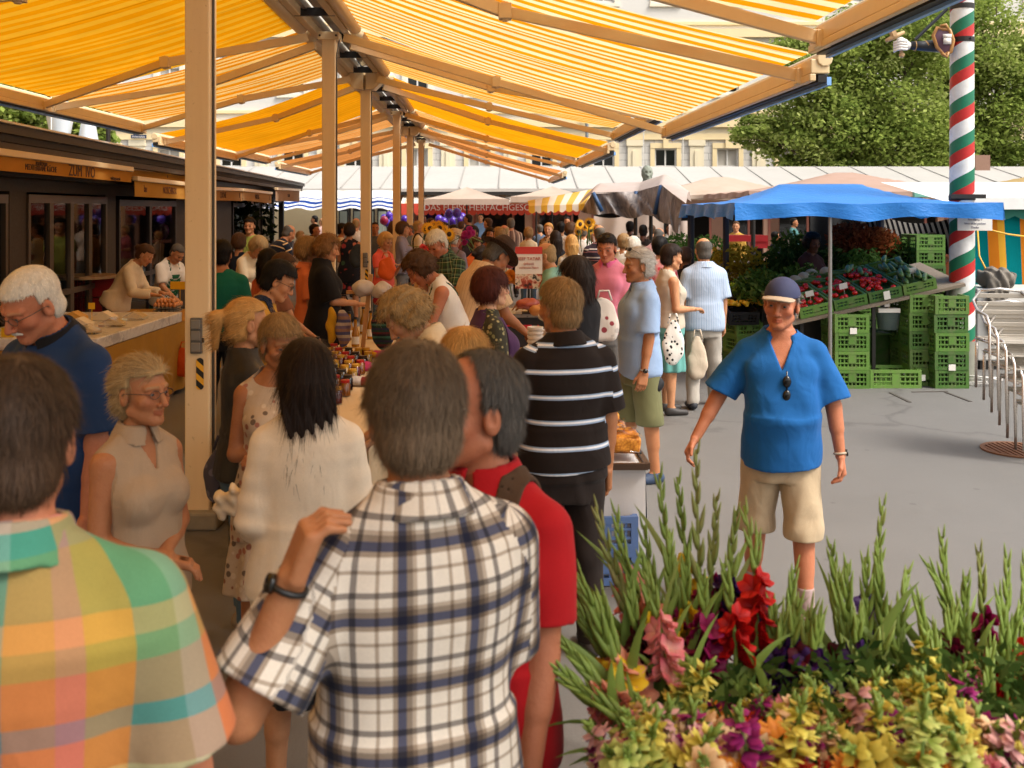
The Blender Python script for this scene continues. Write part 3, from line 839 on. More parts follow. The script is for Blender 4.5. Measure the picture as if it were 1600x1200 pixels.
    if cap:
        def d_cap(p):
            q=hl(p); d=sd_ell(q,A3(0,-.012,.040),A3(.086,.107,.092)); d=np.maximum(d,-(sd_ell(q,A3(0,-.012,.036),A3(.080,.101,.086)))); d=np.maximum(d,.036-q[:,2]+.06*np.clip(q[:,1],-.1,.1)*0)
            return d*hs
        def d_brim(p):
            q=hl(p); x,y,z=q[:,0],q[:,1],q[:,2]
            zz=.047-.13*np.clip(y-.07,0,.1)-2.6*x*x; d=np.maximum(np.abs(z-zz)-.004,np.sqrt((x/.078)**2+((y-.075)/.082)**2)*.08-.08); return np.maximum(d,.06-y)*hs*.8
        V,F=sparse_mesh(d_cap,hc-.2,hc+.22,.0045); me=np_mesh('cap',fin(V),F); set_vec(me,'cuv',hl(V)); co=link_mesh('cap',me,cap[0],root)
        V,F=sparse_mesh(d_brim,hc-.2,hc+.26,.004); me=np_mesh('brim',fin(V),F); set_vec(me,'cuv',hl(V)); link_mesh('brim',me,cap[1],co)
    if hat:
        kind,m1,m2=hat
        def d_hat(p):
            q=hl(p); x,y,z=q[:,0],q[:,1],q[:,2]; r=np.sqrt(x*x+(y+.012)**2*.82)
            if kind=='felt':
                crown=np.maximum(r-np.interp(z,[.03,.10,.155],[.094,.085,.06]),z-.155+.25*np.clip(.04-np.abs(x),0,.04)); 
                brim=np.maximum(np.abs(z-.040+.10*np.clip(r-.09,0,.1)-1.2*x*x)-.004,r-.155)
            else:
                crown=np.maximum(r-np.interp(z,[.03,.10,.135],[.096,.09,.08]),z-.135)
                brim=np.maximum(np.abs(z-.045+.5*np.clip(r-.09,0,.1))-.004,r-.135)
            crown=np.maximum(crown,.035-z); crown=np.maximum(crown,-np.maximum(r-.082,z-.08))
            return smin(crown,brim,.012)*hs
        V,F=sparse_mesh(d_hat,hc-.26,hc+.28,max(.006,h*.6)); me=np_mesh('hat',fin(V),F); set_vec(me,'cuv',hl(V)); ho=link_mesh('hat',me,m1,root)
        V,F=sparse_mesh(lambda p:(lambda q:np.maximum(np.abs(np.sqrt(q[:,0]**2+(q[:,1]+.012)**2*.82)-.093)-.004,np.abs(q[:,2]-.055)-.010))(hl(p))*hs,hc-.2,hc+.2,.005)
        me=np_mesh('hat_band',fin(V),F); set_vec(me,'cuv',hl(V)); link_mesh('hat_band',me,m2,ho)
    if watch:
        for i,col in watch:
            wr,f=AR[i][2],AR[i][4]; M=MB(); x=unit(np.cross(f,A3(.3,.9,.2))); y=np.cross(f,x)
            c=wr-f*.012; pts=[tuple(map(float,fin(c+(x*math.cos(a)+y*math.sin(a))*(.0315*af)))) for a in np.linspace(0,2*math.pi,15)]
            M.tube(pts,.006*k,6,False)
            n=HP[i][1]; d=c-n*.035*af
            M.mat(1); M.cyl(tuple(map(float,fin(d+n*.006))),tuple(map(float,fin(d-n*.004))),.018*k,.017*k,12)
            M.build('watch',[plain('watch_strap_'+col.strip('#'),col,.4),glossy('watch_face','#b9b4a8' if col!='#0d0c0b' else '#15130f',.1)],root,True,local=True)
    if strap:  # bag strap across torso front/back
        a,b,w,mt=strap
        def d_st(p):
            q=tor(p); base=sd_loft(q,csec,loose+.004); base=smin(base,sd_cap(q,A3(a*.03,-.03,1.475),A3(a*(sw-.04),-.02,1.425),.052,.05),.03)
            n=unit(A3(.62*a,0,.78)) if b=='cross' else A3(1,0,0)
            off=(q-A3(a*.085,0,1.45))@n if b=='cross' else q[:,0]-a*.095
            d=np.maximum(np.abs(base)-.005,np.abs(off)-w); return np.maximum(d,(1.12 if b!='cross' else .95)-q[:,2])
        cmesh('strap',d_st,mt,min(h,.009),cuv=lambda V:V)
    print('PERSON %-58s k=%.2f h=%.2f z=%.1f verts=%d'%(name_label[:58],k,Ztop+zb,F_PX/s,sum(len(c.data.vertices) for c in root.children if c.type=='MESH')))
    return pr
def EYE():
    if 'eye' in MATS: return MATS['eye']
    t=NT('eye'); MATS['eye']=t.done(t.bsdf(t.attr('tint').outputs[0],.12,0,.5)); return MATS['eye']
# ---------------------------------------------------------------- world, camera, sun
w=bpy.data.worlds.new('World'); scene.world=w; w.use_nodes=True
nt=w.node_tree; bg=nt.nodes['Background']; sky=nt.nodes.new('ShaderNodeTexSky'); sky.sky_type='NISHITA'; sky.sun_disc=False
SUN_EL,SUN_AZ=R(52),R(118)       # azimuth of the sun measured from +Y towards +X
sky.sun_elevation=SUN_EL; sky.sun_rotation=SUN_AZ; sky.air_density=1.2; sky.dust_density=6.0; sky.ozone_density=.6
hs=nt.nodes.new('ShaderNodeHueSaturation'); hs.inputs['Saturation'].default_value=.35     # bright white overcast
nt.links.new(sky.outputs[0],hs.inputs['Color']); nt.links.new(hs.outputs[0],bg.inputs[0]); bg.inputs[1].default_value=.15
sl=bpy.data.lights.new('sun','SUN'); sl.energy=1.5; sl.angle=R(14); sl.color=(1.0,.95,.87)
so=bpy.data.objects.new('sun',sl); COL.objects.link(so)
sd_=Vector((math.sin(SUN_AZ)*math.cos(SUN_EL),math.cos(SUN_AZ)*math.cos(SUN_EL),math.sin(SUN_EL)))
so.rotation_euler=sd_.to_track_quat('Z','Y').to_euler(); so.location=(20,-20,30)
cam=bpy.data.cameras.new('camera'); co=bpy.data.objects.new('camera',cam); COL.objects.link(co); scene.camera=co
cam.sensor_width=36; cam.lens=36; cam.shift_y=-(600-HOR)/1600; cam.clip_end=2000; cam.clip_start=.05
co.location=(0,0,H_CAM); co.rotation_euler=(R(90),0,0)
cam.dof.use_dof=True; cam.dof.focus_distance=9.0; cam.dof.aperture_fstop=5.0
scene.view_settings.view_transform='Standard'; scene.view_settings.look='None'; scene.view_settings.exposure=.88; scene.view_settings.gamma=1
scene.cycles.use_denoising=True; scene.cycles.max_bounces=8; scene.cycles.transparent_max_bounces=12

# ---------------------------------------------------------------- ground
t=NT('asphalt'); o=t.obj(); n1=t.noise(o,.35,5,.6); n2=t.noise(o,2.2,5,.65); n3=t.noise(o,90,3,.6); n4=t.noise(t.scale(o,(1,1,1)),380,2,.5)
col=t.ramp(n1,[(.3,(.140,.132,.121)),(.7,(.185,.176,.164))])
col=t.mix(t.math('MULTIPLY',n2,.55),col,(.205,.196,.183))
col=t.mix(t.ramp(n3,[(.35,0.0),(.75,.35)]),col,(.11,.105,.10))
gv=t.n('ShaderNodeTexVoronoi'); gv.inputs['Scale'].default_value=2.3; t.l(o,gv.inputs['Vector']); gum=t.ramp(gv.outputs['Distance'],[(.0,.55),(.05,.5),(.07,0.0)])
cv=t.n('ShaderNodeTexVoronoi'); cv.feature='DISTANCE_TO_EDGE'; cv.inputs['Scale'].default_value=.16; nd_=t.n('ShaderNodeVectorMath',operation='MULTIPLY_ADD'); nz3=t.n('ShaderNodeTexNoise'); nz3.inputs['Scale'].default_value=1.4; nz3.inputs['Detail'].default_value=6; t.l(o,nz3.inputs['Vector']); t.l(nz3.outputs['Color'],nd_.inputs[0]); nd_.inputs[1].default_value=(1.6,1.6,0); t.l(o,nd_.inputs[2]); t.l(nd_.outputs[0],cv.inputs['Vector'])
col=t.mix(t.ramp(cv.outputs['Distance'],[(.0,.45),(.006,.32),(.011,0.0)]),col,(.08,.075,.07))
col=t.mix(gum,col,(.085,.08,.075))
pv_=t.n('ShaderNodeTexVoronoi'); pv_.inputs['Scale'].default_value=.16; t.l(nd_.outputs[0],pv_.inputs['Vector']); wn_=t.n('ShaderNodeTexWhiteNoise'); t.l(pv_.outputs['Color'],wn_.inputs['Vector']); col=t.mix(1.0,col,t.ramp(wn_.outputs[0],[(0,(.80,.80,.80)),(1,(1.0,1.0,1.0))]),'MULTIPLY')
st=t.ramp(t.noise(o,1.1,4,.7,.8),[(.60,0.0),(.70,.42)])
col=t.mix(st,col,(.12,.112,.10))
asph=t.done(t.bsdf(col,t.math('ADD',t.math('MULTIPLY',n2,.25),.55),0,.4,bump=t.math('ADD',n3,n4),bstr=.35,bdist=.006))
g=MB().quad((-400,-60,0),(400,-60,0),(400,500,0),(-400,500,0)).build('ground',asph); tag(g,kind='structure')
# tar joints and a covered slot in the tarmac beside the vegetable stall
jm=plain('tar_joint','#4a443e',.8)
mb=MB()
for (xa,ya,sa),(xb,yb,sb) in [((1391,614,0),(1422,629,0),),((1477,613,0),(1517,628,0)),((1425,613,0),(1480,612,0))]:
    A=Vector((GX(xa,(ya-HOR)/H_CAM),1600/((ya-HOR)/H_CAM),.004)); Bp=Vector((GX(xb,(yb-HOR)/H_CAM),1600/((yb-HOR)/H_CAM),.004))
    mb.beam(A,Bp,.035,.006)
o=mb.build('tar_joints',jm); tag(o,kind='structure')

# ---------------------------------------------------------------- awning row
def RW(off,z,Z): return Vector((-1.857-.03125*z+off,z,Z))
t=NT('cream_paint'); o_=t.obj(); n=t.noise(t.scale(o_,(9,9,.7)),1,5,.65); n2=t.noise(o_,26,5,.7)
cc=t.mix(n,lin('#d8bd92')[:3],lin('#ead3ac')[:3]); cc=t.mix(t.ramp(n2,[(.62,0.0),(.72,.5)]),cc,lin('#9c8260')[:3])
cream=t.done(t.bsdf(cc,.45,0,.4,bump=n2,bstr=.06))
cream2=plain('cream_powder_coat','#dcc295',.4,0,.08,8)
alu=plain('bare_aluminium','#b9b2a8',.3,.8,.1,12)
darkm=plain('dark_metal','#2a2623',.45,.4)
greyp=plain('grey_plastic','#57544f',.5)
def fabric(name,c1,c2,period=.25,thin=None,tr=.46):
    t=NT(name); uv=t.attr('cuv').outputs['Vector']; sp=t.n('ShaderNodeSeparateXYZ'); t.l(uv,sp.inputs[0])
    stops=thin or [(0,c1),(.5,c2)]
    f=t.math('FRACT',t.math('DIVIDE',sp.outputs[0],period)); col=t.ramp(f,stops,'CONSTANT')
    w=t.noise(t.obj(),1.3,5,.6); col=t.mix(1.0,col,t.ramp(w,[(.3,(.84,.82,.78)),(.7,(1,1,1))]),'MULTIPLY')
    if period==.25 and not thin: col=t.mix(t.ramp(t.math('FRACT',t.math('DIVIDE',sp.outputs[0],1.19)),[(0,.38),(.018,0.0)],'CONSTANT'),col,'#a8660a')
    d=t.n('ShaderNodeBsdfDiffuse'); tl=t.n('ShaderNodeBsdfTranslucent'); gm=t.n('ShaderNodeGamma'); gm.inputs[1].default_value=1.2; t.l(col,gm.inputs[0]); t.l(col,d.inputs[0]); t.l(gm.outputs[0],tl.inputs[0])
    mx=t.n('ShaderNodeMixShader'); mx.inputs[0].default_value=tr; t.l(d.outputs[0],mx.inputs[1]); t.l(tl.outputs[0],mx.inputs[2])
    return t.done(mx.outputs[0])
OR,YE,CR='#f08a06','#f7b52a','#fbe3b4'
FAB={'yellow':fabric('awning_yellow_stripe','#f5aa14','#f9c03a',tr=.42),'light':fabric('awning_orange_white_stripe','#f2a41a','#fae6bc'),
     'mid':fabric('awning_orange_cream_stripe','#f0a01e','#f8d58e'),'deep':fabric('awning_deep_yellow','#f3a410','#f6b426'),'orange':fabric('awning_pale_orange','#f3a040','#f8c98a'),
     'peach':fabric('awning_peach','#dc9450','#e6aa70')}
def awning(side,z0,z1,off,fz,fab,label,rz=4.28,arms=True):
    a=empty('awning',RW(0,(z0+z1)/2,rz),label,'awning','retractable awnings along the ridge beam')
    in_=.30
    mb=MB(); nu,nv=int(14*max(1,(z1-z0)/6)),14; us=[]
    def fn(i,j):
        z=z0+(z1-z0)*i; q=in_+(off-in_)*j
        sag=-.10*math.sin(math.pi*j)*(1-.25*math.sin(math.pi*i))-.02*math.sin(i*23+2*j)*math.sin(math.pi*j)-.008*math.sin(i*57)*math.sin(math.pi*j)
        us.append((z,q,0)); return RW(side*q,z,rz+.06+(fz-rz+.02)*j+sag)
    mb.grid(fn,nu,nv); f=mb.build('fabric',FAB[fab],a,True); set_vec(f.data,'cuv',np.array(us))
    mb=MB(); p0=RW(side*(off+.05),z0-.05,fz-.02); p1=RW(side*(off+.05),z1+.05,fz-.02)
    mb.beam(p0,p1,.13,.10); mb.beam(p0+Vector((-side*.05,0,-.075)),p1+Vector((-side*.05,0,-.075)),.045,.05); mb.cyl(p0+Vector((side*.03,-.01,.05)),p1+Vector((side*.03,.01,.05)),.055,n=10)
    mb.build('front_bar',cream2,a,False,bevel=.008)
    mb=MB(); mb.beam(p0+Vector((side*.02,0,-.082)),p1+Vector((side*.02,0,-.082)),.07,.05); mb.build('drip_channel',darkm,a)
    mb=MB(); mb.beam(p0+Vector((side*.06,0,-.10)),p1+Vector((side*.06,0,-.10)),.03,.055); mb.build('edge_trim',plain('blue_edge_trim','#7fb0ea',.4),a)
    mb=MB(); mb.cyl(RW(side*.33,z0,rz+.03),RW(side*.33,z1,rz+.03),.085,n=14); mb.build('roller',cream2,a,True)
    for zz,dz in((z0+.18,1),(z1-.18,-1)):
        e0=RW(side*.22,zz,rz-.12); el=RW(side*off*.50,zz+dz*.75,rz-.12+(fz-rz)*.42-.04); e1=RW(side*(off-.0),zz,fz-.06)
        if abs(off)>3.9 and dz<0: el=RW(side*off*.5,zz-.25,rz-.1+(fz-rz)*.45-.05)
        mb=MB(); mb.beam(e0,el,.055,.10); mb.beam(el,e1,.050,.085); mb.box(el,(.10,.12,.12)); mb.box(e1,(.10,.10,.11)); mb.cyl(el-Vector((0,0,.075)),el+Vector((0,0,.075)),.03,n=10)
        mb.build('folding_arm',cream2,a,False,bevel=.006)
    return a
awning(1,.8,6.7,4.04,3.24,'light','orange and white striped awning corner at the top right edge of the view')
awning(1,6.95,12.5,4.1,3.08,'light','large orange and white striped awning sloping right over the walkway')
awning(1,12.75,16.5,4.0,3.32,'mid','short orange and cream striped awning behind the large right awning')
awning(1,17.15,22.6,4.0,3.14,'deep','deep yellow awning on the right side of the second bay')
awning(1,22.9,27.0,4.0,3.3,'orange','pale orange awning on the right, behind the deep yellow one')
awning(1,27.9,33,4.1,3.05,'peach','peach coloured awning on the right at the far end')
awning(-1,-5,6.7,3.4,3.4,'yellow','yellow striped awning overhead at the near left, unseen, lengthened backwards for warm light')  # out of view; run behind the camera added to warm the foreground light
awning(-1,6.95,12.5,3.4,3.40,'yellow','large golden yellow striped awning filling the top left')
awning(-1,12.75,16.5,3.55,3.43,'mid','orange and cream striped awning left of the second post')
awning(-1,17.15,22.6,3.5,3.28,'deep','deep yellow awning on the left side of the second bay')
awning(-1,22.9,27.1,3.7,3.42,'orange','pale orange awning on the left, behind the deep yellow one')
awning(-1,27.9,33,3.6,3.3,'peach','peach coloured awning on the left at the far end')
for (za,zb_,lab) in((-5,16.6,'near bay ridge beam of aluminium rails carrying the awnings'),(16.85,27.1,'middle bay ridge beam of aluminium rails carrying deep yellow awnings'),(27.3,33.2,'far bay ridge beam carrying peach awnings')):
    r=empty('ridge_beam',RW(0,(za+zb_)/2,4.2),lab,'awning beam','ridge beams of the awning row')
    mb=MB()
    for dx,dz,w_,h_ in((-.11,.10,.05,.09),(.11,.10,.05,.09),(0,.16,.12,.05)): mb.beam(RW(dx,za,4.28+dz),RW(dx,zb_,4.28+dz),w_,h_)
    mb.build('rail',alu,r,False,bevel=.006)
    mb=MB()
    for sd in(-1,1): mb.beam(RW(sd*.20,za,4.34),RW(sd*.20,zb_,4.34),.09,.15)
    mb.build('cassette',cream2,r,False,bevel=.01)
    mb=MB()
    z=za+.5
    while z<zb_: 
        mb.box(RW(0,z,4.31),(.46,.05,.09)); z+=1.6
    mb.build('crossbar',darkm,r)
def post(i,z,bracket,lab):
    p=empty('awning_post',RW(0,z,0),lab,'post','cream posts under the awning ridge')
    mb=MB(); c=RW(0,z,0); mb.box((c.x,c.y,2.10),(.165,.165,4.18)); mb.build('column',cream,p,False,bevel=.012)
    MB().box((c.x,c.y,.06),(.30,.30,.12)).build('base_plate',plain('concrete_plinth','#8a8272',.85,0,.2,14,.3),p,False,bevel=.02)
    MB().box((c.x,c.y,4.22),(.26,.24,.10)).build('cap_plate',cream2,p,False,bevel=.01)
    mb=MB(); mb.tube([(c.x+.0925,c.y-.03,.12),(c.x+.0925,c.y-.03,4.0),(c.x+.13,c.y-.03,4.2)],.009,6); mb.build('cable',greyp,p,True)
    for bx_ in(-.10,.10): MB().cyl((c.x+bx_,c.y-.121,4.22),(c.x+bx_,c.y-.135,4.22),.014,n=6).build('bolt',darkm,p)
    if bracket:
        for sd in(-1,1):
            mb=MB(); mb.prism([(sd*.02,-.20),(sd*.16,-.20),(sd*.38,.02),(sd*.36,.15),(sd*.10,.17),(sd*.02,.10)],.26,c=(c.x,c.y-.22,4.22)); mb.build('bracket',cream2,p,False,bevel=.008)
    if i in(0,1,2):
        # socket box and hazard sticker on the camera side
        zz=2.1-(517-326)/235-.02
        mb=MB(); mb.box((c.x+.0,c.y-.095,zz),(.075,.03,.235)); so_=mb.build('socket_box',greyp,p,False,bevel=.006)
        for k in(-1,0,1):
            MB().box((c.x,c.y-.114,zz+k*.075),(.062,.014,.062)).build('socket',plain('grey_socket','#75716a',.4),so_,False,bevel=.006)
        mb=MB(); mb.box((c.x+.0435,c.y-.095,zz-.03),(.012,.02,.03)); mb.build('switch',darkm,so_)
        t=NT('hazard_stripes'); sp=t.n('ShaderNodeSeparateXYZ'); t.l(t.obj(),sp.inputs[0])
        if 'haz' not in MATS:
            f=t.math('FRACT',t.math('DIVIDE',t.math('ADD',t.math('MULTIPLY',sp.outputs[0],.9),sp.outputs[2]),.085)); MATS['haz']=t.done(t.bsdf(t.ramp(f,[(0,'#17130d'),(.5,'#e0a81c')],'CONSTANT'),.5))
        zs=2.1-(581-326)/235; mb=MB(); 
        pts=[(.025*math.cos(a)*1.0,(.08 if math.sin(a)>0 else -.08)+.025*math.sin(a)) for a in np.linspace(0,2*math.pi,21)[:-1]]
        mb.prism([(x+.02,zv) for x,zv in pts],.004,c=(c.x,c.y-.0875,zs)); mb.build('hazard_sticker',MATS['haz'],p)
    return p
PZ=[6.81,12.65,16.7,22.85,27.2,32.3]
PL=['nearest cream square post with grey socket box and hazard sticker','second cream post behind the woman in black','third cream post with winged bracket and hazard sticker','fourth cream post, orange lit, beside the lilac topped woman','fifth cream post with winged bracket','slim farthest cream post of the row']
for i,z in enumerate(PZ): post(i,z,i in(2,4),PL[i])

# ---------------------------------------------------------------- kiosk row on the left
def KX(off,z): return -5.6-.0835*(z-10)+off
kw=plain('kiosk_brown_panel','#33271c',.6,0,.25,4); kdark=plain('kiosk_dark_interior','#120e0b',.8); kalu=plain('bronze_aluminium','#57493a',.4,.35,.12,6)
roofm=plain('kiosk_bitumen_roof','#3a342f',.8,0,.2,3); fasc=plain('kiosk_dark_fascia','#191512',.55,0,.25,5); soff=plain('kiosk_soffit_boards','#463a30',.6,0,.2,3)
gl=glass('window_glass')
kz0,kz1=5.0,34.0
k=empty('market_kiosk',(KX(0,18),18,0),'long low market kiosk with dark flat roof and glazed front','kiosk')
mb=MB()
def kbx(o0,o1,z0,z1,Za,Zb): 
    a=[(KX(o0,z0),z0),(KX(o1,z0),z0),(KX(o1,z1),z1),(KX(o0,z1),z1)]
    mb.add([(x,y,Za) for x,y in a]+[(x,y,Zb) for x,y in a],[(3,2,1,0),(4,5,6,7),(0,1,5,4),(1,2,6,5),(2,3,7,6),(3,0,4,7)])
mb.mat(0); kbx(-4.2,-4.0,kz0,kz1,0,2.68); kbx(-4.0,-.05,kz0,kz0+.15,0,2.68); kbx(-4.0,-1.2,kz1-.15,kz1,0,2.68); kbx(-.12,0,kz0,kz1,2.30,2.60)
for z0,z1 in((5.2,9.6),(11.7,12.2),(15.2,15.7),(19.5,20.4),(22.6,25.0),(29.0,29.4)): kbx(-.12,.0,z0,z1,0,2.30)
mb.mat(1); kbx(-4.0,-.12,kz0,kz1,2.60,2.66); kbx(-3.9,-.2,kz0,kz1,.0,.02)
for zz in (11.9,15.4,22.9): kbx(-4.0,-.15,zz,zz+.1,0.03,2.59)
mb.build('wall',[kw,kdark],k)
mb=MB(); kbx(-4.5,.60,kz0-.3,kz1+.5,2.765,2.855); mb.build('roof',roofm,k)
mb=MB(); kbx(.58,.66,kz0-.3,kz1+.5,2.84,2.925); mb.build('gutter',plain('gutter_metal','#2f2822',.5,.2),k)
mb=MB(); kbx(.60,.72,kz0-.3,kz1+.5,2.93,2.95); mb.build('roof_edge',plain('zinc_edge','#d9d6d0',.35,.3),k)
mb=MB(); kbx(0,.58,kz0-.3,kz1+.5,2.685,2.76); mb.build('soffit',soff,k)
mb=MB(); kbx(0,.30,kz0,kz1-.2,2.45,2.685); mb.build('fascia',fasc,k)
# folding glass front (four leaves) and further panes
def kwin(za,zb_,Za,Zb,n,mat=kalu,fw=.055):
    for i in range(n):
        a=za+(zb_-za)*i/n; b=za+(zb_-za)*(i+1)/n; m=MB()
        m.beam((KX(.0,a+.03),a+.03,Za),(KX(.0,a+.03),a+.03,Zb),fw,.06,up=(0,1,0)); m.beam((KX(.0,b-.03),b-.03,Za),(KX(.0,b-.03),b-.03,Zb),fw,.06,up=(0,1,0))
        m.beam((KX(0,a),a,Za+.05),(KX(0,b),b,Za+.05),.06,.10); m.beam((KX(0,a),a,Zb-.05),(KX(0,b),b,Zb-.05),.06,.10)
        if Za<.5: m.beam((KX(0,a),a,1.0),(KX(0,b),b,1.0),.055,.07)
        f=m.build('window',mat,k)
        MB().quad((KX(-.01,a+.05),a+.05,Za+.1),(KX(-.01,b-.05),b-.05,Za+.1),(KX(-.01,b-.05),b-.05,Zb-.1),(KX(-.01,a+.05),a+.05,Zb-.1)).build('pane',gl,f)
kwin(9.7,11.6,.05,2.26,2); kwin(12.2,15.2,.05,2.27,4); kwin(15.8,19.4,.05,2.24,2,plain('dark_window_frame','#2a2320',.45)); kwin(20.5,22.5,.05,2.24,2,plain('dark_window_frame','#2a2320',.45)); kwin(25.1,28.9,.05,2.24,2,darkm); kwin(29.5,31.5,.05,2.24,1,darkm)
for z in(31.6,33.8): MB().bx(KX(-.1,z),KX(.05,z),z-.08,z+.08,0,2.68).build('corner_post',plain('black_post','#1a1715',.5),k)
# rooftop vents
def vent(px,pytop,s,r,lab,flare):
    x=GX(px,s); y=1600/s; zt=2.1-(pytop-326)/s; v=empty('roof_vent',(x,y,2.855),lab,'vent')
    zm=2.855
    if flare: pr_=[(r*.72,zm-2.855),(r*.72,zt-.75-2.855),(r*1.3,zt-.2-2.855),(r*1.3,zt-2.855),(r*1.22,zt-2.855),(r*.6,zt-.75-2.855)]
    else: pr_=[(r,zm-2.855),(r,zt-.42-2.855),(r*1.25,zt-.38-2.855),(r*.8,zt-2.855),(0.0,zt-2.855)]
    MB().lathe((x,y,2.855),pr_,18).build('duct',plain('galvanised_duct','#cfd6da',.35,.25,.08,6),v,True,auto=True)
    MB().lathe((x,y,2.8555),[(r*1.5,0),(r*1.5,.06),(r*.9,.12)],18).build('collar',plain('galvanised_duct','#cfd6da',.35),v,True,auto=True)
vent(94,160,94,.17,'tall pale metal vent widening at the top on the kiosk roof',True)
vent(138,186,94,.13,'short white metal vent on the kiosk roof',False)
mb=MB(); mb.ell((GX(118,100),16,2.95),(.13,.13,.11)); mb.lathe((GX(118,100),16,2.855),[(.1,0),(.1,.06)],12); tag(mb.build('roof_dome',plain('red_plastic_dome','#c4695a',.4),smooth=True),'small red plastic dome between the vents on the kiosk roof','roof dome')
mb=MB(); mb.cyl((GX(169,90),1600/90,2.855),(GX(169,90),1600/90,4.2),.04,n=10); mb.box((GX(169,90),1600/90,2.88),(.16,.16,.06)); tag(mb.build('roof_pipe',darkm),'thin dark vertical pipe on the kiosk roof','pipe')
mb=MB(); mb.cyl((GX(80,100),16,2.855),(GX(80,100),16,4.3),.012,n=6); mb.box((GX(80,100),16,2.88),(.1,.1,.05)); tag(mb.build('roof_rod',plain('white_rod','#d8d4cc',.4)),'thin white rod beside the tall vent','rod')
# sign awnings with lettering
def sign_awning(pa,pb,off,yt,yb,fab,label,texts,tm='#4a2c14'):
    """valance between photo columns pa..pb, depth scale sa,sb"""
    sa,sb=(666.4-pa)/(4.165+off),(666.4-pb)/(4.165+off)
    A=P(pa,(yt[0]),sa);B_=P(pb,yt[1],sb);A2=P(pa,yb[0],sa);B2=P(pb,yb[1],sb)
    s_=empty('sign_awning',((A.x+B_.x)/2,(A.y+B_.y)/2,A2.z),label,'sign awning','sign awnings on the kiosk front')
    m=MB(); d=(B_-A).normalized(); nrm=Vector((d.y,-d.x,0)).normalized(); nrm=nrm if nrm.x>0 else -nrm
    m.add([A,B_,B2,A2,A-nrm*.01,B_-nrm*.01,B2-nrm*.01,A2-nrm*.01],[(0,1,2,3),(7,6,5,4),(4,5,1,0),(3,2,6,7),(0,3,7,4),(1,5,6,2)]); v=m.build('valance',fab,s_)
    m=MB(); m.beam(A+Vector((0,0,.02)),B_+Vector((0,0,.02)),.08,.07); m.build('front_rail',cream2,s_,bevel=.01)
    m=MB(); m.add([A,B_,B_-nrm*.55+Vector((0,0,.10)),A-nrm*.55+Vector((0,0,.10))],[(0,1,2,3)]); m.build('awning_top',fab,s_)
    L=(B_-A).length
    for txt,u,vv,size,xs in texts:
        c=A.lerp(B_,u).lerp(A2.lerp(B2,u),vv)+nrm*.004
        up=(A-A2).normalized(); put_text('lettering',txt,size,frame(c,d,up,nrm),plain('sign_ink'+tm.strip('#'),tm,.7),v,xs)
    return s_
sf=fabric('sign_fabric_ochre','#d9a054','#d9a054',tr=.25); sf2=fabric('sign_fabric_yellow','#e0b060','#d9a85a',tr=.25); sf3=fabric('sign_fabric_beige','#c9ad88','#c9ad88',tr=.25)
sign_awning(-60,205,0,(233,267),(261,285),sf,'ochre sign awning lettered ZUM IVO over the glazed front',[('ivankovan',.36,.27,.085,1),('MEDITERRANE KÜCHE',.36,.62,.09,1),('ZUM  IVO',.61,.55,.19,1.15),('mittagsmenü',.86,.80,.075,1.1)])
sign_awning(205,292,.18,(264,272),(277,284),sf2,'narrow upper sign band behind the ZUM IVO awning',[('o',.6,.5,.1,1)])
sign_awning(211,305,0,(281,291),(307,312),sf2,'yellow sign awning with small red emblem left of the nearest post',[('lau',.14,.5,.15,1),('NOSCHBOX',.52,.5,.16,1),('Y',.94,.5,.2,1)],'#6a3a22')
sign_awning(322,379,0,(296,298),(313,314),sf3,'beige sign awning lettered CHÖNIE right of the nearest post',[('CHÖNIE',.42,.5,.17,1),('B',.9,.5,.16,1)])
sign_awning(380,424,0,(298,303),(313,318),sf3,'beige sign awning lettered MARKTIGES beside CHÖNIE',[('MARKTIG',.45,.5,.17,.9),('B',.92,.5,.16,1)])
sign_awning(431,468,-.05,(296,298),(314,315),fabric('sign_fabric_greybeige','#c2b2a0','#c2b2a0',tr=.25),'pale grey sign awning at the far end of the kiosk',[('VITAMINE',.5,.5,.13,.9)])

# ---------------------------------------------------------------- market hall across the back
hz=40.0; hs_=40.0
roofpale=plain('pale_sheet_metal_roof','#aaa6a0',.5,.0,.12,.6)
hall=empty('market_hall',(6,hz,0),'long market hall with pale sheet metal roof across the square','market hall')
mb=MB(); X0,X1=-15.5,34
def slope(u,v): return Vector((X0+(X1-X0)*u,hz-1.2+5.2*v,2.86+1.05*v))
mb.add([slope(0,0),slope(1,0),slope(1,1),slope(0,1)],[(0,1,2,3)]); mb.add([slope(0,0)-Vector((0,0,.12)),slope(1,0)-Vector((0,0,.12)),slope(1,0),slope(0,0)],[(0,1,2,3)])
mb.add([slope(0,1),slope(1,1),Vector((X1,hz+10,2.9)),Vector((X0,hz+10,2.9))],[(0,1,2,3)])
mb.build('roof',roofpale,hall)
mb=MB()
for i in range(34):
    u=i/33; mb.beam(slope(u,0)+Vector((0,0,.03)),slope(u+.012*0,1)+Vector((0,0,.01)),.05,.02)
mb.build('roof_seam',plain('roof_seam_metal','#9c9892',.5,.1),hall)
mb=MB(); mb.bx(X0,X1,hz-1.18,hz-1.0,2.62,2.74); mb.build('gutter',fasc,hall)
mb=MB(); mb.bx(X0,X1,hz,hz+.2,2.25,2.85); mb.bx(X0,X1,hz+4,hz+4.1,0,2.9)
x=X0
rr=random.Random(3)
while x<X1:
    wd=rr.uniform(.35,.7); mb.bx(x,x+wd,hz,hz+.2,0,2.25); x+=wd+rr.uniform(1.4,2.2)
mb.build('wall',plain('hall_wall_salmon','#b58a72',.75,0,.15,2),hall)
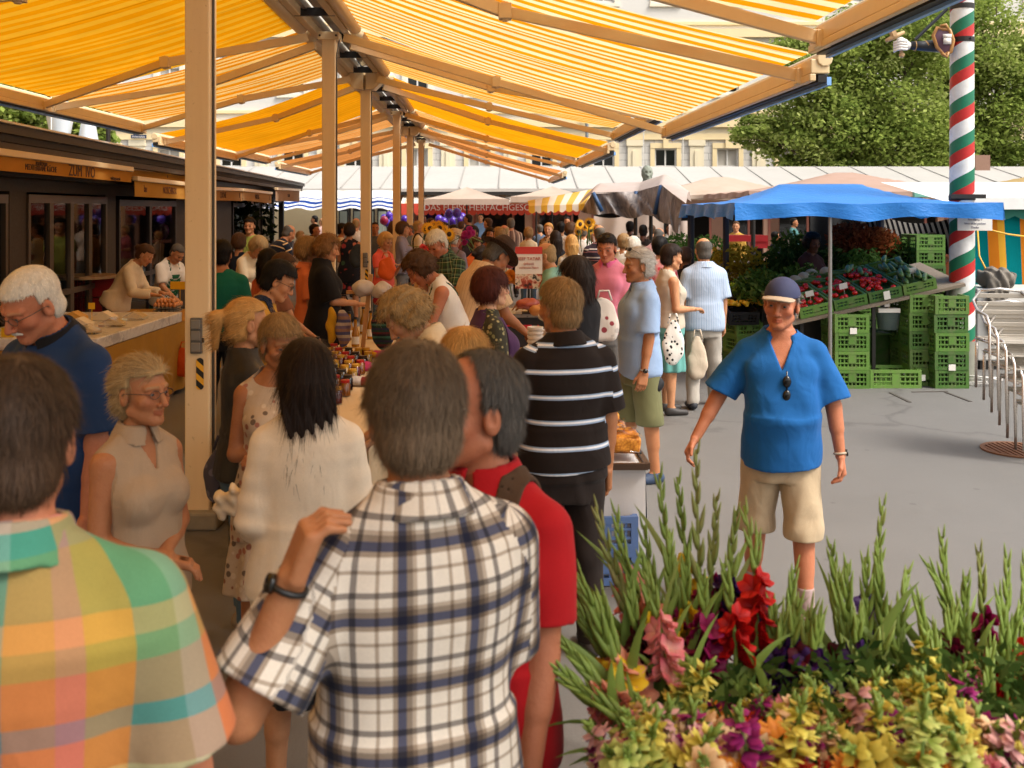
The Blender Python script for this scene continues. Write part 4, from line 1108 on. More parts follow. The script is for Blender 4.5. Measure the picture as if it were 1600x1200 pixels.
mb=MB(); mb.bx(X0,X1,hz+.25,hz+3.9,0.02,.1); mb.bx(X0,X1,hz+.25,hz+3.9,2.4,2.5); mb.bx(X0,X1,hz+3.8,hz+3.95,.1,2.4); mb.build('interior',plain('hall_dark_interior','#2c231d',.8),hall)
x=X0+.2; fr=plain('red_brown_frame','#8a4a36',.5)
while x<X1-1.5:
    m=MB(); m.bx(x,x+.09,hz-.03,hz+.04,0,2.25); m.bx(x+1.5,x+1.59,hz-.03,hz+.04,0,2.25); m.bx(x,x+1.59,hz-.031,hz+.04,2.12,2.25); m.bx(x,x+1.59,hz-.032,hz+.04,.8,.9); f=m.build('window',fr,hall)
    MB().quad((x+.09,hz,.9),(x+1.5,hz,.9),(x+1.5,hz,2.12),(x+.09,hz,2.12)).build('pane',gl,f); x+=2.3
mb=MB(); mb.bx(GX(1520,37),GX(1543,37),43,43.6,3.5,4.35); mb.build('chimney',plain('brick_chimney','#8a6a58',.85,0,.25,20,.3),hall)
# butcher awning with red valance and lettering
ba=empty('shop_awning',(GX(740,42),38,2.1),'butcher awning with red valance lettered DAS FLEISCHERFACHGESCHÄFT','shop awning')
za=38.2; xs0,xs1=GX(626,1600/za),GX(906,1600/za); zt=2.1-(318-326)*za/1600; zb2=2.1-(331-326)*za/1600
mb=MB(); mb.bx(xs0,xs1,za-.015,za+.015,zb2,zt)
for i in range(26):
    xx=xs0+(xs1-xs0)*(i+.5)/26; mb.cyl((xx,za-.013,zb2),(xx,za+.013,zb2),(xs1-xs0)/52,n=12)
vl=mb.build('valance',plain('red_valance','#c8432c',.7),ba)
mb=MB(); us=[]
def fn(u,v): us.append((xs0+(xs1-xs0)*u,0,0)); return Vector((xs0+(xs1-xs0)*u,za+1.6*v,zt+.52*v))
mb.grid(fn,40,1); f=mb.build('fabric',fabric('butcher_awning_stripe','#f0d2b0','#fbf3e6',.5,tr=.45),ba); set_vec(f.data,'cuv',np.array(us))
put_text('lettering','DAS FLEISCHERFACHGESCHÄFT',.335,frame((GX(662,1600/za),za-.03,(zt+zb2)/2+.0),(1,0,0),(0,0,1),(0,-1,0)),plain('white_letter','#efe6dc',.6),vl,xs=1.0,align='LEFT')
def parasol(pl,pa,pr,yl,ya,yr,z,lab,fab,pole=True,name='parasol'):
    s=1600/z; o=empty(name,(GX(pa,s),z+1.2,0),lab,name)
    xl,xa,xr=GX(pl,s),GX(pa,s),GX(pr,s); ze=2.1-((yl+yr)/2-326)/s; zp=2.1-(ya-326)/s
    dep=(xr-xl)*.42; c=[(xl,z),(xr,z),(xr,z+2*dep),(xl,z+2*dep)]; ap=Vector((xa,z+dep,zp)); m=MB()
    for i in range(4):
        a=Vector((*c[i],ze)); b=Vector((*c[(i+1)%4],ze)); nn=6
        vs=[];fs=[]
        for r_ in range(nn+1):
            for q in range(nn+1):
                p=a.lerp(b,q/nn).lerp(ap,r_/nn); p.z-=.10*math.sin(math.pi*r_/nn)*(1-.6*abs(q/nn-.5)*2); vs.append(p)
        fs=[(r_*(nn+1)+q,r_*(nn+1)+q+1,(r_+1)*(nn+1)+q+1,(r_+1)*(nn+1)+q) for r_ in range(nn) for q in range(nn)]
        m.add(vs,fs); m.quad(a,b,b-Vector((0,0,.2)),a-Vector((0,0,.2)))
    m.build('canopy',fab,o,True,auto=True)
    if pole:
        MB().cyl((xa,z+dep,0),(xa,z+dep,zp-.02),.035,n=10).build('pole',darkm,o)
        m=MB()
        for i in range(4): m.beam((xa,z+dep,zp-.12),(c[i][0],c[i][1],ze+.01),.025,.03)
        m.build('rib',darkm,o)
    return o
wfab=fabric('white_parasol_cloth','#e9e2d8','#e9e2d8',tr=.4)
parasol(661,727,796,313,291,309,35.8,'white parasol over the left part of the butcher front',wfab)
parasol(797,865,930,308,290,306,35.8,'white parasol over the right part of the butcher front',wfab)
# terrace awning, blue and white
bw=empty('striped_awning',(GX(515,44),36,2.1),'white terrace awning with blue edge stripes at the end of the kiosk row','striped awning')
mb=MB(); us=[]; xa,xb=GX(412,44),GX(614,44)
def fn(u,v):
    us.append((v*1.0,0,0)); return Vector((xa+(xb-xa)*u+ (-.35*v if u>.5 else .0)*1,36.4+3.0*v,2.08+.0*u+.85*v**.8+.05*math.sin(u*30)*(1-v)))
mb.grid(fn,24,16)
f=mb.build('fabric',fabric('blue_white_stripe','#fff','#fff',1.0,thin=[(0,'#f0f0f2'),(.05,'#2a4fa0'),(.10,'#f2f2f2'),(.17,'#2a4fa0'),(.26,'#f4f4f4'),(.36,'#5a78b8'),(.40,'#f4f4f4')],tr=.4),bw); set_vec(f.data,'cuv',np.array(us))
mb=MB(); 
for x in(xa+.1,GX(545,44),xb-.15): mb.cyl((x,36.6,0),(x,36.6,2.1),.04,n=8)
mb.build('pole',darkm,bw)
# terrace kiosk behind
tk=empty('terrace_kiosk',(-6.5,38.6,0),'beige terrace kiosk with dark framed windows behind the first posts','kiosk')
mb=MB(); mb.bx(GX(425,41.5),GX(618,41.5),38.55,38.9,0,2.72); mb.build('wall',plain('beige_render','#d6c39a',.8,0,.08,2),tk)
for a,b in((530,545),(552,566),(572,586),(590,606)):
    m=MB(); m.bx(GX(a,41.5),GX(b,41.5),38.46,38.54,.2,2.35); f=m.build('window',plain('black_frame','#191613',.4),tk)
    MB().bx(GX(a+2,41.5),GX(b-2,41.5),38.44,38.455,.9,2.0).build('pane',glossy('pale_reflecting_pane','#8f9486',.08),f)
# ---------------------------------------------------------------- big facade behind
bz=62.0; bs=1600/bz
def BX(px): return GX(px,bs)
def BZ(py): return 2.1-(py-326)/bs
t=NT('facade_plaster'); o_=t.obj(); n=t.noise(o_,.5,5,.6); n2=t.noise(o_,6,4,.6)
FW=t.done(t.bsdf(t.mix(n,(.60,.57,.51),(.70,.67,.62)),.85,bump=n2,bstr=.15))
t=NT('facade_rusticated'); o_=t.obj(); br=t.n('ShaderNodeTexBrick'); br.inputs['Scale'].default_value=1.0; br.inputs['Brick Width'].default_value=1.1; br.inputs['Row Height'].default_value=.42; br.inputs['Mortar Size'].default_value=.018
mp=t.n('ShaderNodeMapping'); mp.inputs['Rotation'].default_value=(R(90),0,0); t.l(o_,mp.inputs[0]); t.l(mp.outputs[0],br.inputs['Vector'])
br.inputs['Color1'].default_value=(.56,.53,.48,1); br.inputs['Color2'].default_value=(.62,.59,.54,1); br.inputs['Mortar'].default_value=(.36,.34,.31,1)
FR=t.done(t.bsdf(br.outputs[0],.85,bump=br.outputs['Fac'],bstr=.6,bdist=-.03))
FY=plain('facade_yellow_trim','#e9d2a2',.8,0,.08,1.5); FG=plain('facade_yellow_wall','#e6d8b8',.85,0,.08,.8)
bd=empty('town_house',(2,bz,0),'grand pale yellow town house with tall windows behind the market hall','building')
bx0,bx1=BX(-420),BX(2000); top=24.0
win=[5.54+3.76*i for i in range(-13,9)]
rows=[(2.9,5.75),(9.1,11.6),(14.6,17.2),(19.2,21.8)]; ww=1.3
mb=MB()
# wall built from strips around the window openings
def wall_strip(za,zb_,openz,m):
    mb.cur=m
    if openz is None: mb.bx(bx0,bx1,bz,bz+.5,za,zb_); return
    oa,ob=openz; mb.bx(bx0,bx1,bz,bz+.5,za,oa); mb.bx(bx0,bx1,bz,bz+.5,ob,zb_)
    x=bx0
    for c in win+[None]:
        e=bx1 if c is None else c-ww/2
        mb.bx(x,e,bz,bz+.5,oa,ob)
        if c is not None: x=c+ww/2
wall_strip(0,6.7,rows[0],1); wall_strip(6.7,12.7,rows[1],0); wall_strip(12.7,18.2,rows[2],0); wall_strip(18.2,top,rows[3],0)
mb.build('wall',[FW,FR],bd)
mb=MB()
for z_,h_,d_ in((6.45,.35,.12),(7.25,.45,.28),(7.95,.18,.16),(12.7,.5,.32),(13.3,.18,.14),(18.3,.4,.25),(23.6,.8,.7)):
    mb.bx(bx0,bx1,bz-d_,bz-.002,z_-h_/2,z_+h_/2)
mb.build('cornice',FY,bd)
mb=MB(); mb.bx(bx0,bx1,bz-.04,bz-.001,6.63,7.02); mb.build('frieze',FG,bd)
mb=MB()
for c in win:
    x=c+1.88; 
    mb.bx(x-.42,x+.42,bz-.10,bz-.003,0,6.27); mb.bx(x-.5,x+.5,bz-.16,bz-.004,5.9,6.26); mb.bx(x-.14,x+.14,bz-.16,bz-.101,3.6,5.6)
mb.build('pilaster',FG,bd)
mb=MB(); mb.bx(bx0,bx1,bz+.9,bz+1.2,0,top); mb.build('interior',plain('dark_rooms','#1d1a18',.9),bd)
wframe=plain('white_window_frame','#d8d4cc',.5); blind=plain('window_blind','#b7b0a4',.8,0,.05,1)
for ri,(za,zb_) in enumerate(rows[:3]):
    for i,c in enumerate(win):
        if c<bx0+2 or c>bx1-2: continue
        m=MB(); m.mat(0); s0=.07
        for xx in(c-ww/2+.04,c,c+ww/2-.04): m.bx(xx-.045,xx+.045,bz+.12,bz+.20,za,zb_)
        for zz in(za+.05,za+(zb_-za)*.62,zb_-.05): m.bx(c-ww/2,c+ww/2,bz+.115,bz+.195,zz-.05,zz+.05)
        m.mat(1)
        m.bx(c-ww/2-.28,c-ww/2-.01,bz-.08,bz-.002,za-.1,zb_); m.bx(c+ww/2+.01,c+ww/2+.28,bz-.08,bz-.002,za-.1,zb_); m.bx(c-ww/2-.28,c+ww/2+.28,bz-.10,bz-.002,zb_+.002,zb_+.32); m.bx(c-.16,c+.16,bz-.18,bz-.101,zb_+.0,zb_+.5)
        m.bx(c-ww/2-.32,c+ww/2+.32,bz-.14,bz-.002,za-.28,za-.102)
        if ri==1: m.bx(c-.9,c+.9,bz-.3,bz-.003,zb_+.5,zb_+.62)
        f=m.build('window',[wframe,FY if ri==0 else plain('facade_pale_trim','#e6dcc6',.8)],bd)
        if (i*7+ri*3)%5 in(0,2): MB().bx(c-ww/2,c+ww/2,bz+.22,bz+.24,za+.02,zb_-.02).build('blind',blind,f)
        else: MB().quad((c-ww/2,bz+.16,za),(c+ww/2,bz+.16,za),(c+ww/2,bz+.16,zb_),(c-ww/2,bz+.16,zb_)).build('pane',glossy('dark_window_pane','#20211f',.05),f)
# dark arched portal canopy
mb=MB(); xc=BX(893); pts=[(.95*math.cos(a),.95*math.sin(a)) for a in np.linspace(0,math.pi,17)]; mb.prism([(x,z) for x,z in pts],.35,c=(xc,bz-.45,BZ(262)-.6)); mb.bx(xc-.95,xc+.95,bz-.44,bz-.11,0,BZ(262)-.6); mb.build('portal',plain('dark_portal','#33302d',.5),bd)
mb=MB(); mb.cyl((BX(916),bz-.5,0),(BX(916),bz-.5,8.2),.10,n=8); mb.build('drainpipe',plain('grey_drainpipe','#7f8588',.5,.3),bd)
# small blue street sign on the facade at the far left
ss=empty('street_sign',(GX(214,26),61.8,7),'small dark framed street name plate on the pale house, far left','street sign')
MB().bx(GX(203,26),GX(227,26),61.70,61.74,6.28+.05,6.55).build('plate',plain('sign_plate_navy','#20304f',.4),ss)
put_text('lettering','Kaiserplatz',.17,frame((GX(215,26),61.69,6.44),(1,0,0),(0,0,1),(0,-1,0)),plain('white_letter','#efe6dc',.6),ss)
# cable lines in front of the facade
mb=MB()
for xa_,za_,xb_,zb3 in((BX(995),3.9,BX(1003),9),(BX(1060),3.9,BX(1061),9.4)): mb.cyl((xa_,60.5,za_-3.9),(xb_,60.5,zb3),.03,n=5)
tag(mb.build('guy_wire',plain('white_rod','#d8d4cc',.4)),'thin pale guy wires rising before the town house','wire')

# ---------------------------------------------------------------- trees
def leaf_mat(name,c1,c2,c3):
    t=NT(name); oi=t.attr('tint').outputs['Vector']; sp=t.n('ShaderNodeSeparateXYZ'); t.l(oi,sp.inputs[0])
    col=t.ramp(sp.outputs[0],[(0,c1),(.55,c2),(1,c3)])
    d=t.n('ShaderNodeBsdfDiffuse'); tl=t.n('ShaderNodeBsdfTranslucent'); t.l(col,d.inputs[0]); t.l(col,tl.inputs[0]); mx=t.n('ShaderNodeMixShader'); mx.inputs[0].default_value=.42; t.l(d.outputs[0],mx.inputs[1]); t.l(tl.outputs[0],mx.inputs[2])
    return t.done(mx.outputs[0])
LEAF=leaf_mat('plane_tree_leaf',(.14,.20,.040),(.31,.38,.085),(.48,.52,.19))
bark=plain('bark','#5a4c3c',.9,0,.3,9,.5)
def tree(x,y,blobs,lab,n_per,leaf,seed,trunk_r=.28):
    g=np.random.default_rng(seed); tr=empty('tree',(x,y,0),lab,'tree')
    zc=np.mean([b[2] for b in blobs]); fork=max(1.8,min(b[2]-b[3]*1.0 for b in blobs)); m=MB()
    m.tube([(x,y,0),(x+.1,y,fork*.5),(x,y,fork)],[trunk_r,trunk_r*.8,trunk_r*.7],10)
    for bx_,by_,bz_,br_ in blobs:
        mid=Vector((x+(bx_-x)*.45,y+(by_-y)*.5,fork+(bz_-fork)*.55)); m.tube([(x,y,fork-.1),mid,(bx_,by_,bz_)],[trunk_r*.5,trunk_r*.28,.05],7)
        for q in range(5):
            e=g.normal(0,1,3); e/=np.linalg.norm(e); m.tube([mid.lerp(Vector((bx_,by_,bz_)),.5),Vector((bx_,by_,bz_))+Vector(e)*br_*.85],[.07,.02],5)
    m.build('trunk',bark,tr,True)
    V=[];T=[]
    for bx_,by_,bz_,br_ in blobs:
        nc=int(18+br_*11)
        # twig clusters on the shell of each blob
        dirs=g.normal(0,1,(nc,3)); dirs/=np.linalg.norm(dirs,axis=1,keepdims=True); rad=br_*g.uniform(.45,1.08,nc)**.8
        cc=np.array([bx_,by_,bz_])+dirs*rad[:,None]*np.array([1,.9,.8])
        for c in cc:
            k=int(n_per*g.uniform(.3,1.7)); cr=br_*g.uniform(.12,.30)
            p=c+g.normal(0,1,(k,3))*cr*np.array([1,1,.55]); 
            a=g.normal(0,1,(k,3)); a[:,2]*=.6; a/=np.linalg.norm(a,axis=1,keepdims=True); b=np.cross(a,g.normal(0,1,(k,3))+np.array([0,0,.9])); b/=np.linalg.norm(b,axis=1,keepdims=True)
            L=leaf*g.uniform(.6,1.25,(k,1)); q=np.stack([p-a*L,p+b*L*.6,p+a*L,p-b*L*.6],1); V.append(q.reshape(-1,3)); tv=np.clip(g.normal(.45,.2)+g.normal(0,.16,k),0,1); T.append(np.repeat(tv,4))
    V=np.concatenate(V)-np.array([x,y,0]); T=np.concatenate(T); F=np.arange(len(V)).reshape(-1,4)
    me=np_mesh('crown',V,F); a=me.attributes.new('tint','FLOAT_VECTOR','POINT'); a.data.foreach_set('vector',np.repeat(T.astype(f4),3)); link_mesh('crown',me,LEAF,tr,False)
    return tr
ts=33.0; TZ=1600/ts
def TB(px,py,r,dy=0): return (GX(px,ts),TZ+dy,2.1-(py-326)/ts,r)
tree(GX(1400,ts),TZ,[TB(1235,235,1.5),TB(1180,205,.9),TB(1265,150,2.0),TB(1250,85,1.3),TB(1330,95,2.2),TB(1320,200,2.2),TB(1410,150,2.5),TB(1420,60,2.2),TB(1395,230,1.9),TB(1345,45,1.3),TB(1300,255,1.4),TB(1460,235,1.6)],'large leafy plane tree behind the market hall, left of the striped pole',165,.12,4,.35)
tree(GX(1560,31),1600/31,[TB(1540,90,2.4,3),TB(1590,170,2.6,3),TB(1530,190,1.7,3),TB(1600,40,2.5,3),TB(1640,110,2.6,3),TB(1555,240,1.4,3),TB(1480,25,1.5,3),TB(1620,240,1.8,3)],'leafy plane tree right of the striped pole',165,.12,9,.35)
def TL(px,py,r): return (GX(px,60),1600/60,2.1-(py-326)/60,r)
tree(GX(30,60),1600/60,[TL(-60,180,1.4),TL(20,195,1.2),TL(70,200,.8),TL(120,195,.7),TL(10,150,1.3),TL(105,175,.75),TL(145,205,.5)],'dark green tree showing above the kiosk roof at the far left',80,.10,12,.2)

sky_block=empty('town_house',(-27,4,0),'unseen ochre block added left of the kiosk row to cut low sky light','building')  # added out of view; holds back low sky light from the left
MB().bx(-30,-22,-24,30,0,15).build('wall',plain('ochre_render','#a98a58',.85,0,.1,1),sky_block)
# ---------------------------------------------------------------- produce stall on the right
t=NT('green_crate_plastic'); oi=t.n('ShaderNodeObjectInfo'); n=t.noise(t.obj(),11,5,.7); cc=t.ramp(oi.outputs['Random'],[(0,'#3a5f24'),(.35,'#4c7429'),(.7,'#628838'),(1,'#537030')]); cc=t.mix(t.ramp(n,[(.45,0.0),(.75,.55)]),cc,lin('#6f6a50')[:3])
crate_m=t.done(t.bsdf(cc,.5,0,.35,bump=n,bstr=.1)); crate_d=plain('black_crate_plastic','#17181a',.5); crate_b=plain('blue_crate_plastic','#5a76a8',.45)
def crate_mesh(W=.40,D=.60,Hh=.215,name='crate',mat=None,nsl=3):
    """slatted crate, base centre at the origin, short side along X"""
    m=MB(); t_=.022
    for sx in(-1,1):
        for sy in(-1,1): m.box((sx*(W/2-.02),sy*(D/2-.02),Hh/2),(.04,.04,Hh))
    m.box((0,0,.012),(W-.02,D-.02,.02))
    for sx in(-1,1):
        x=sx*(W/2-t_/2)
        m.box((x,0,Hh-.018),(t_+.004,D-.081,.036)); m.box((x,0,.02),(t_+.004,D-.081,.038))
        for k in range(1,nsl): m.box((x,0,.02+(Hh-.04)*k/nsl),(t_*.6,D-.081,.016))
        for k in range(9): m.box((x-sx*.003,(-.5+(k+.5)/9)*(D-.09),Hh/2),(t_*.35,.014,Hh-.06))
        m.box((x,0,Hh*.5),(t_*.9,.09,Hh-.07))
    for sy in(-1,1):
        y=sy*(D/2-t_/2)
        m.box((0,y,Hh-.018),(W-.081,t_+.004,.036)); m.box((0,y,.02),(W-.081,t_+.004,.038))
        for k in range(1,nsl): m.box((0,y,.02+(Hh-.04)*k/nsl),(W-.081,t_*.6,.016))
        for k in range(7): m.box(((-.5+(k+.5)/7)*(W-.09),y-sy*.003,Hh/2),(.014,t_*.35,Hh-.06))
        m.box((0,y,Hh*.62),(.085,t_*.9,Hh*.5))
    return m
crates={}
def crate(kind,loc,rot,label,group):
    if kind not in crates:
        m=crate_mesh(*{'green':(.40,.60,.215),'flat':(.40,.60,.13),'black':(.40,.55,.17),'blue':(.40,.36,.19)}[kind],mat=None,nsl=3 if kind!='flat' else 2)
        o=m.build('crate',{'green':crate_m,'flat':crate_m,'black':crate_d,'blue':crate_b}[kind],None); crates[kind]=o; WL[o.name]=Vector((0,0,0))
    else:
        o=crates[kind].copy(); COL.objects.link(o)
    o.location=loc; o.rotation_euler=rot; tag(o,label,'crate',group); return o
pap=plain('white_paper','#d9d4ca',.8)
def stack(px,s,n,rz,lab,grp,z0=0,kind='green',h=.217):
    x=GX(px,s); y=1600/s
    for i in range(n):
        w_=['lowest','second','third','fourth','fifth','sixth','seventh','eighth'][i] if i<n-1 else 'topmost'
        crate(kind,(x+rng.normal(0,.004),y+.3+rng.normal(0,.004),z0+i*h),(0,0,rz+rng.normal(0,.01)),'green crate, %s of the %s'%(w_,lab),grp)
G1='green crates stacked at the vegetable stall'
stack(1487,134,5,.02,'tall stack beside the striped pole',G1)
stack(1447,132,5,.03,'shaded stack left of the tall right one',G1)
stack(1333,134,4,-.03,'stack below the tomato board',G1)
stack(1455,112,8,0.0,'tall back stack behind the young man',G1)
stack(1343,117,5,R(90),'dark stack behind the tomatoes',G1)
stack(1160,120,3,R(20),'stack under the lemons',G1)
stack(1118,112,2,R(12),'low stack beside the beige trousered man',G1)
crate('green',(GX(1401,134),1600/134+.22,0),(0,0,R(90)),'single empty green crate lying on the tarmac between the stacks',G1)
crate('green',(GX(1385,128),1600/128+.35,.30),(R(98),0,0),'green crate stood up on its side behind the single crate',G1)
# tilted display board with eight crates
ang=math.atan2((503-443)/132,(1505-1240)/132); base=P(1240,503,132); dx=Vector((math.cos(ang),0,math.sin(ang))); dy=Vector((0,math.cos(R(9)),math.sin(R(9))));  nz=dx.cross(dy).normalized(); dy=nz.cross(dx)
rk=empty('display_board',base+dx*1.0,'tilted wooden display board carrying tomato crates','display board')
Mx=Matrix((dx,dy,nz)).transposed()
m=MB(); m.box(base+dx*1.02+dy*.62-nz*.02,(2.12,1.26,.035),Mx); m.build('board',plain('grey_wood_board','#7d6f5e',.7,0,.2,8,.2),rk)
for u in(.12,1.0,1.9):
    for v in(.1,1.15):
        p=base+dx*u+dy*v-nz*.045; MB().box((p.x,p.y,p.z/2),(.04,.04,p.z)).build('leg',darkm,rk)
eul=Mx.to_euler(); slots=[]
names=['first','second','third','fourth']; rowsn=['front','back']
for r_ in(0,1):
    for c in range(4):
        o=base+dx*(.30+c*.42)+dy*(.33+r_*.61)+nz*(.002)
        crate('flat',o,eul,'low green crate, %s from the left in the %s row of the tilted board'%(names[c],rowsn[r_]),'crates on the tilted board'); slots.append(o)
tomat=glossy('tomato_skin','#b01812',.12); toml=plain('tomato_leaf','#2f5a20',.6)
def proto_tomato(r):
    m=MB(); m.mat(0); m.ell((0,0,r*.85),(r,r,r*.85),10,7); m.mat(1)
    for k in range(5):
        a=k*1.257; m.add([(0,0,r*1.69),(r*.5*math.cos(a),r*.5*math.sin(a),r*1.74),(r*.2*math.cos(a+.5),r*.2*math.sin(a+.5),r*1.72)],[(0,1,2)])
    return m.build('tomato',[tomat,toml],None,True)
def scatter(proto,pts,label,cat,group,rnd=True):
    for i,p in enumerate(pts):
        o=proto if i==0 else proto.copy()
        if i: COL.objects.link(o)
        o.location=p; o.rotation_euler=(random.uniform(-.4,.4),random.uniform(-.4,.4),random.uniform(0,6.3)) if rnd else (0,0,0)
        tag(o,label,cat,group)
pts=[]
for si in(0,1,2,4,5,6):
    big=si in(2,6)
    n=26 if big else 18
    for k in range(n):
        u,v=random.uniform(-.15,.15),random.uniform(-.26,.26); h=.07+random.uniform(0,.05)+(.03 if big else 0)*random.random()
        pts.append(slots[si]+dx*u+dy*v+nz*h)
scatter(proto_tomato(.034),pts,'ripe red tomato in the green crates on the tilted board','tomato','tomatoes on the tilted board')
zm=NT('zucchini_skin'); n_=zm.noise(zm.scale(zm.obj(),(9,9,2)),3,4,.7); ZM=zm.done(zm.bsdf(zm.ramp(n_,[(.35,(.028,.075,.018)),(.6,(.10,.19,.05)),(.8,(.25,.33,.12))]),.35))
def proto_zuc(L=.30,r=.032):
    m=MB(); m.tube([(-L/2,0,r),(-L*.3,.008,r),(0,.012,r),(L*.3,.006,r),(L*.45,0,r),(L*.5,-.004,r)],[r*.55,r*1.0,r*.98,r*.85,r*.45,r*.38],9); return m.build('zucchini',ZM,None,True)
z=proto_zuc(); WL[z.name]=Vector()
for k in range(26):
    si=[3,7,3,7,6][k%5]; o=z if k==0 else z.copy()
    if k: COL.objects.link(o)
    o.location=slots[si]+dx*random.uniform(-.13,.13)+dy*random.uniform(-.2,.2)+nz*(.06+.045*(k//7)); o.rotation_euler=(eul.x,eul.y,R(75+random.uniform(-18,18))); tag(o,'dark green striped zucchini heaped at the right end of the tilted board','zucchini','zucchini on the tilted board')
for q_ in(.34,.76,1.62):
    m=MB(); c=base+dx*q_+dy*.34+nz*.19; m.box(c,(.10,.004,.07),Mx); m.cyl(c-nz*.12,c,.003,n=5); tag(m.build('price_card',pap),{.34:'white price card stuck among the first front tomatoes',.76:'white price card stuck among the second crate of tomatoes',1.62:'white price card stuck before the zucchini'}[q_],'price card')
for k_,(px,py,s) in enumerate(((1487,574,134),(1333,517,134),(1440,590,133))):
    m=MB(); c=P(px,py,s); m.box(c+Vector((0,-.012,0)),(.08,.004,.07)); tag(m.build('crate_label',pap),'white paper label on a green crate, '+['tall stack by the pole','stack below the tomato board','shaded stack'][k_],'label')
m=MB(); c=base+dx*1.14-dy*.012+nz*.07; m.box(c,(.075,.006,.10),Mx); tag(m.build('price_card',pap),'white price card clipped to a front tomato crate','price card')
m=MB(); c=base+dx*.06+dy*.2+nz*.10; m.box(c,(.03,.30,.17),Mx); m.box(c+dx*.012,(.012,.18,.07),Mx); tag(m.build('wooden_box',plain('pale_box_wood','#c9a877',.7,0,.15,10)),'pale wooden box end beside the capped man\'s ear','wooden box')
# lemons and peppers left of the capped man
lb=P(1160,520,121); 
crate('black',(lb.x,lb.y+.3,.66),(R(14),0,R(6)),'black slatted crate full of lemons on green crates','crates of lemons and peppers')
crate('black',(lb.x+.16,lb.y+.82,.80),(R(14),0,R(6)),'black slatted crate full of green peppers behind the lemons','crates of lemons and peppers')
crate('black',(lb.x+.46,lb.y+.42,.68),(R(14),0,R(4)),'black slatted crate right of the lemon crate','crates of lemons and peppers')
def proto_lemon():
    m=MB(); m.ell((0,0,.028),(.036,.028,.028),10,7,fn=lambda v: Vector((v.x*(1.0+.25*abs(v.x/.036)**6),v.y,v.z))); return m.build('lemon',plain('lemon_skin','#dfae1e',.4,0,.06,30,.2),None,True)
scatter(proto_lemon(),[(lb.x+random.uniform(-.16,.55),lb.y+.3+random.uniform(-.22,.2),.80+random.uniform(0,.035)+.02) for _ in range(48)],'yellow lemon in a black crate at the left end of the vegetable stall','lemon','lemons in black crates')
def proto_pepper():
    m=MB(); m.ell((0,0,.05),(.042,.042,.055),14,8,fn=lambda v: v*(1+.10*math.cos(3*math.atan2(v.y,v.x)))); m.cyl((0,0,.10),(.006,0,.125),.008,.006,6); return m.build('green_pepper',glossy('pepper_skin','#6f9c1e',.15),None,True)
scatter(proto_pepper(),[(lb.x+.14+random.uniform(-.17,.17),lb.y+.82+random.uniform(-.24,.22),.95+random.uniform(0,.08)) for _ in range(34)],'bright green bell pepper heaped behind the lemons','pepper','green peppers')
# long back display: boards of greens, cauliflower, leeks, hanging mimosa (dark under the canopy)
vd=empty('vegetable_counter',(3.4,14.2,0),'long dark vegetable counter stepping up under the blue canopy','market counter')
m=MB()
for k in range(4): m.box((3.75+.1*k,14.3+.6*k,.33+.10*k),(2.3,.58,.66+.20*k))
m.build('step',plain('dark_counter_wood','#3a3128',.8,0,.2,5),vd)
def leafclump(name,c,r,n,leaf,mat,label,cat,group=None,seed=0,squash=.6):
    g=np.random.default_rng(seed); p=g.normal(0,1,(n,3)); p/=np.linalg.norm(p,axis=1,keepdims=True); p=np.array(c)+p*(g.uniform(0,1,(n,1))**.45)*np.array(r)*.85
    a=g.normal(0,1,(n,3)); a/=np.linalg.norm(a,axis=1,keepdims=True); b=np.cross(a,g.normal(0,1,(n,3))); b/=np.linalg.norm(b,axis=1,keepdims=True)
    L=leaf*g.uniform(.6,1.4,(n,1)); q=np.stack([p-a*L,p+b*L*.4,p+a*L,p-b*L*.4],1).reshape(-1,3)-np.array(c)
    me=np_mesh(name,q,np.arange(len(q)).reshape(-1,4)); at=me.attributes.new('tint','FLOAT_VECTOR','POINT'); at.data.foreach_set('vector',np.repeat(np.repeat(np.clip(g.normal(.5,.25,n),0,1),4).astype(f4),3))
    o=link_mesh(name,me,mat,None,False); o.location=c; tag(o,label,cat,group); return o
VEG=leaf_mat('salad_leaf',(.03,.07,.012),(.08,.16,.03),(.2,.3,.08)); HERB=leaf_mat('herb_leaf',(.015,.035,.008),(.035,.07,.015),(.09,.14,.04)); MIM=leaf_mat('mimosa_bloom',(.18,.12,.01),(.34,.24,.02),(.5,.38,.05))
for i,(px,py,s,r,mt,lb_,ct) in enumerate([(1150,415,108,.55,MIM,'bushy heap of yellow mimosa blossom left of the blue stall','mimosa'),(1215,420,108,.5,HERB,'dark bundle of herbs beside the mimosa','herbs'),(1255,445,114,.5,VEG,'bundle of leafy greens beneath the capped man\'s shoulder line','greens'),(1100,400,95,.6,HERB,'dark pile of herbs behind the striped shirt man','herbs'),(1060,390,90,.5,HERB,'low pile of dark greens behind the white topped woman','greens'),(1190,450,118,.45,VEG,'loose lettuce heads behind the peppers','lettuce'),(1400,400,108,.5,HERB,'dark herb bundle hanging at the back of the stall','herbs'),(1330,372,108,.42,leaf_mat('dried_pepper',(.10,.02,.01),(.2,.05,.02),(.3,.1,.04)),'dark red braid of dried peppers hanging behind the stall pole','dried peppers'),(1370,380,108,.40,leaf_mat('dried_pepper2',(.12,.03,.01),(.22,.06,.02),(.3,.12,.04)),'second dark red braid of dried peppers, right of the first','dried peppers')]):
    c=P(px,py,s); leafclump('vegetable_heap',tuple(c),(r,r,r*.7),900,.05,mt,lb_,ct,seed=i)
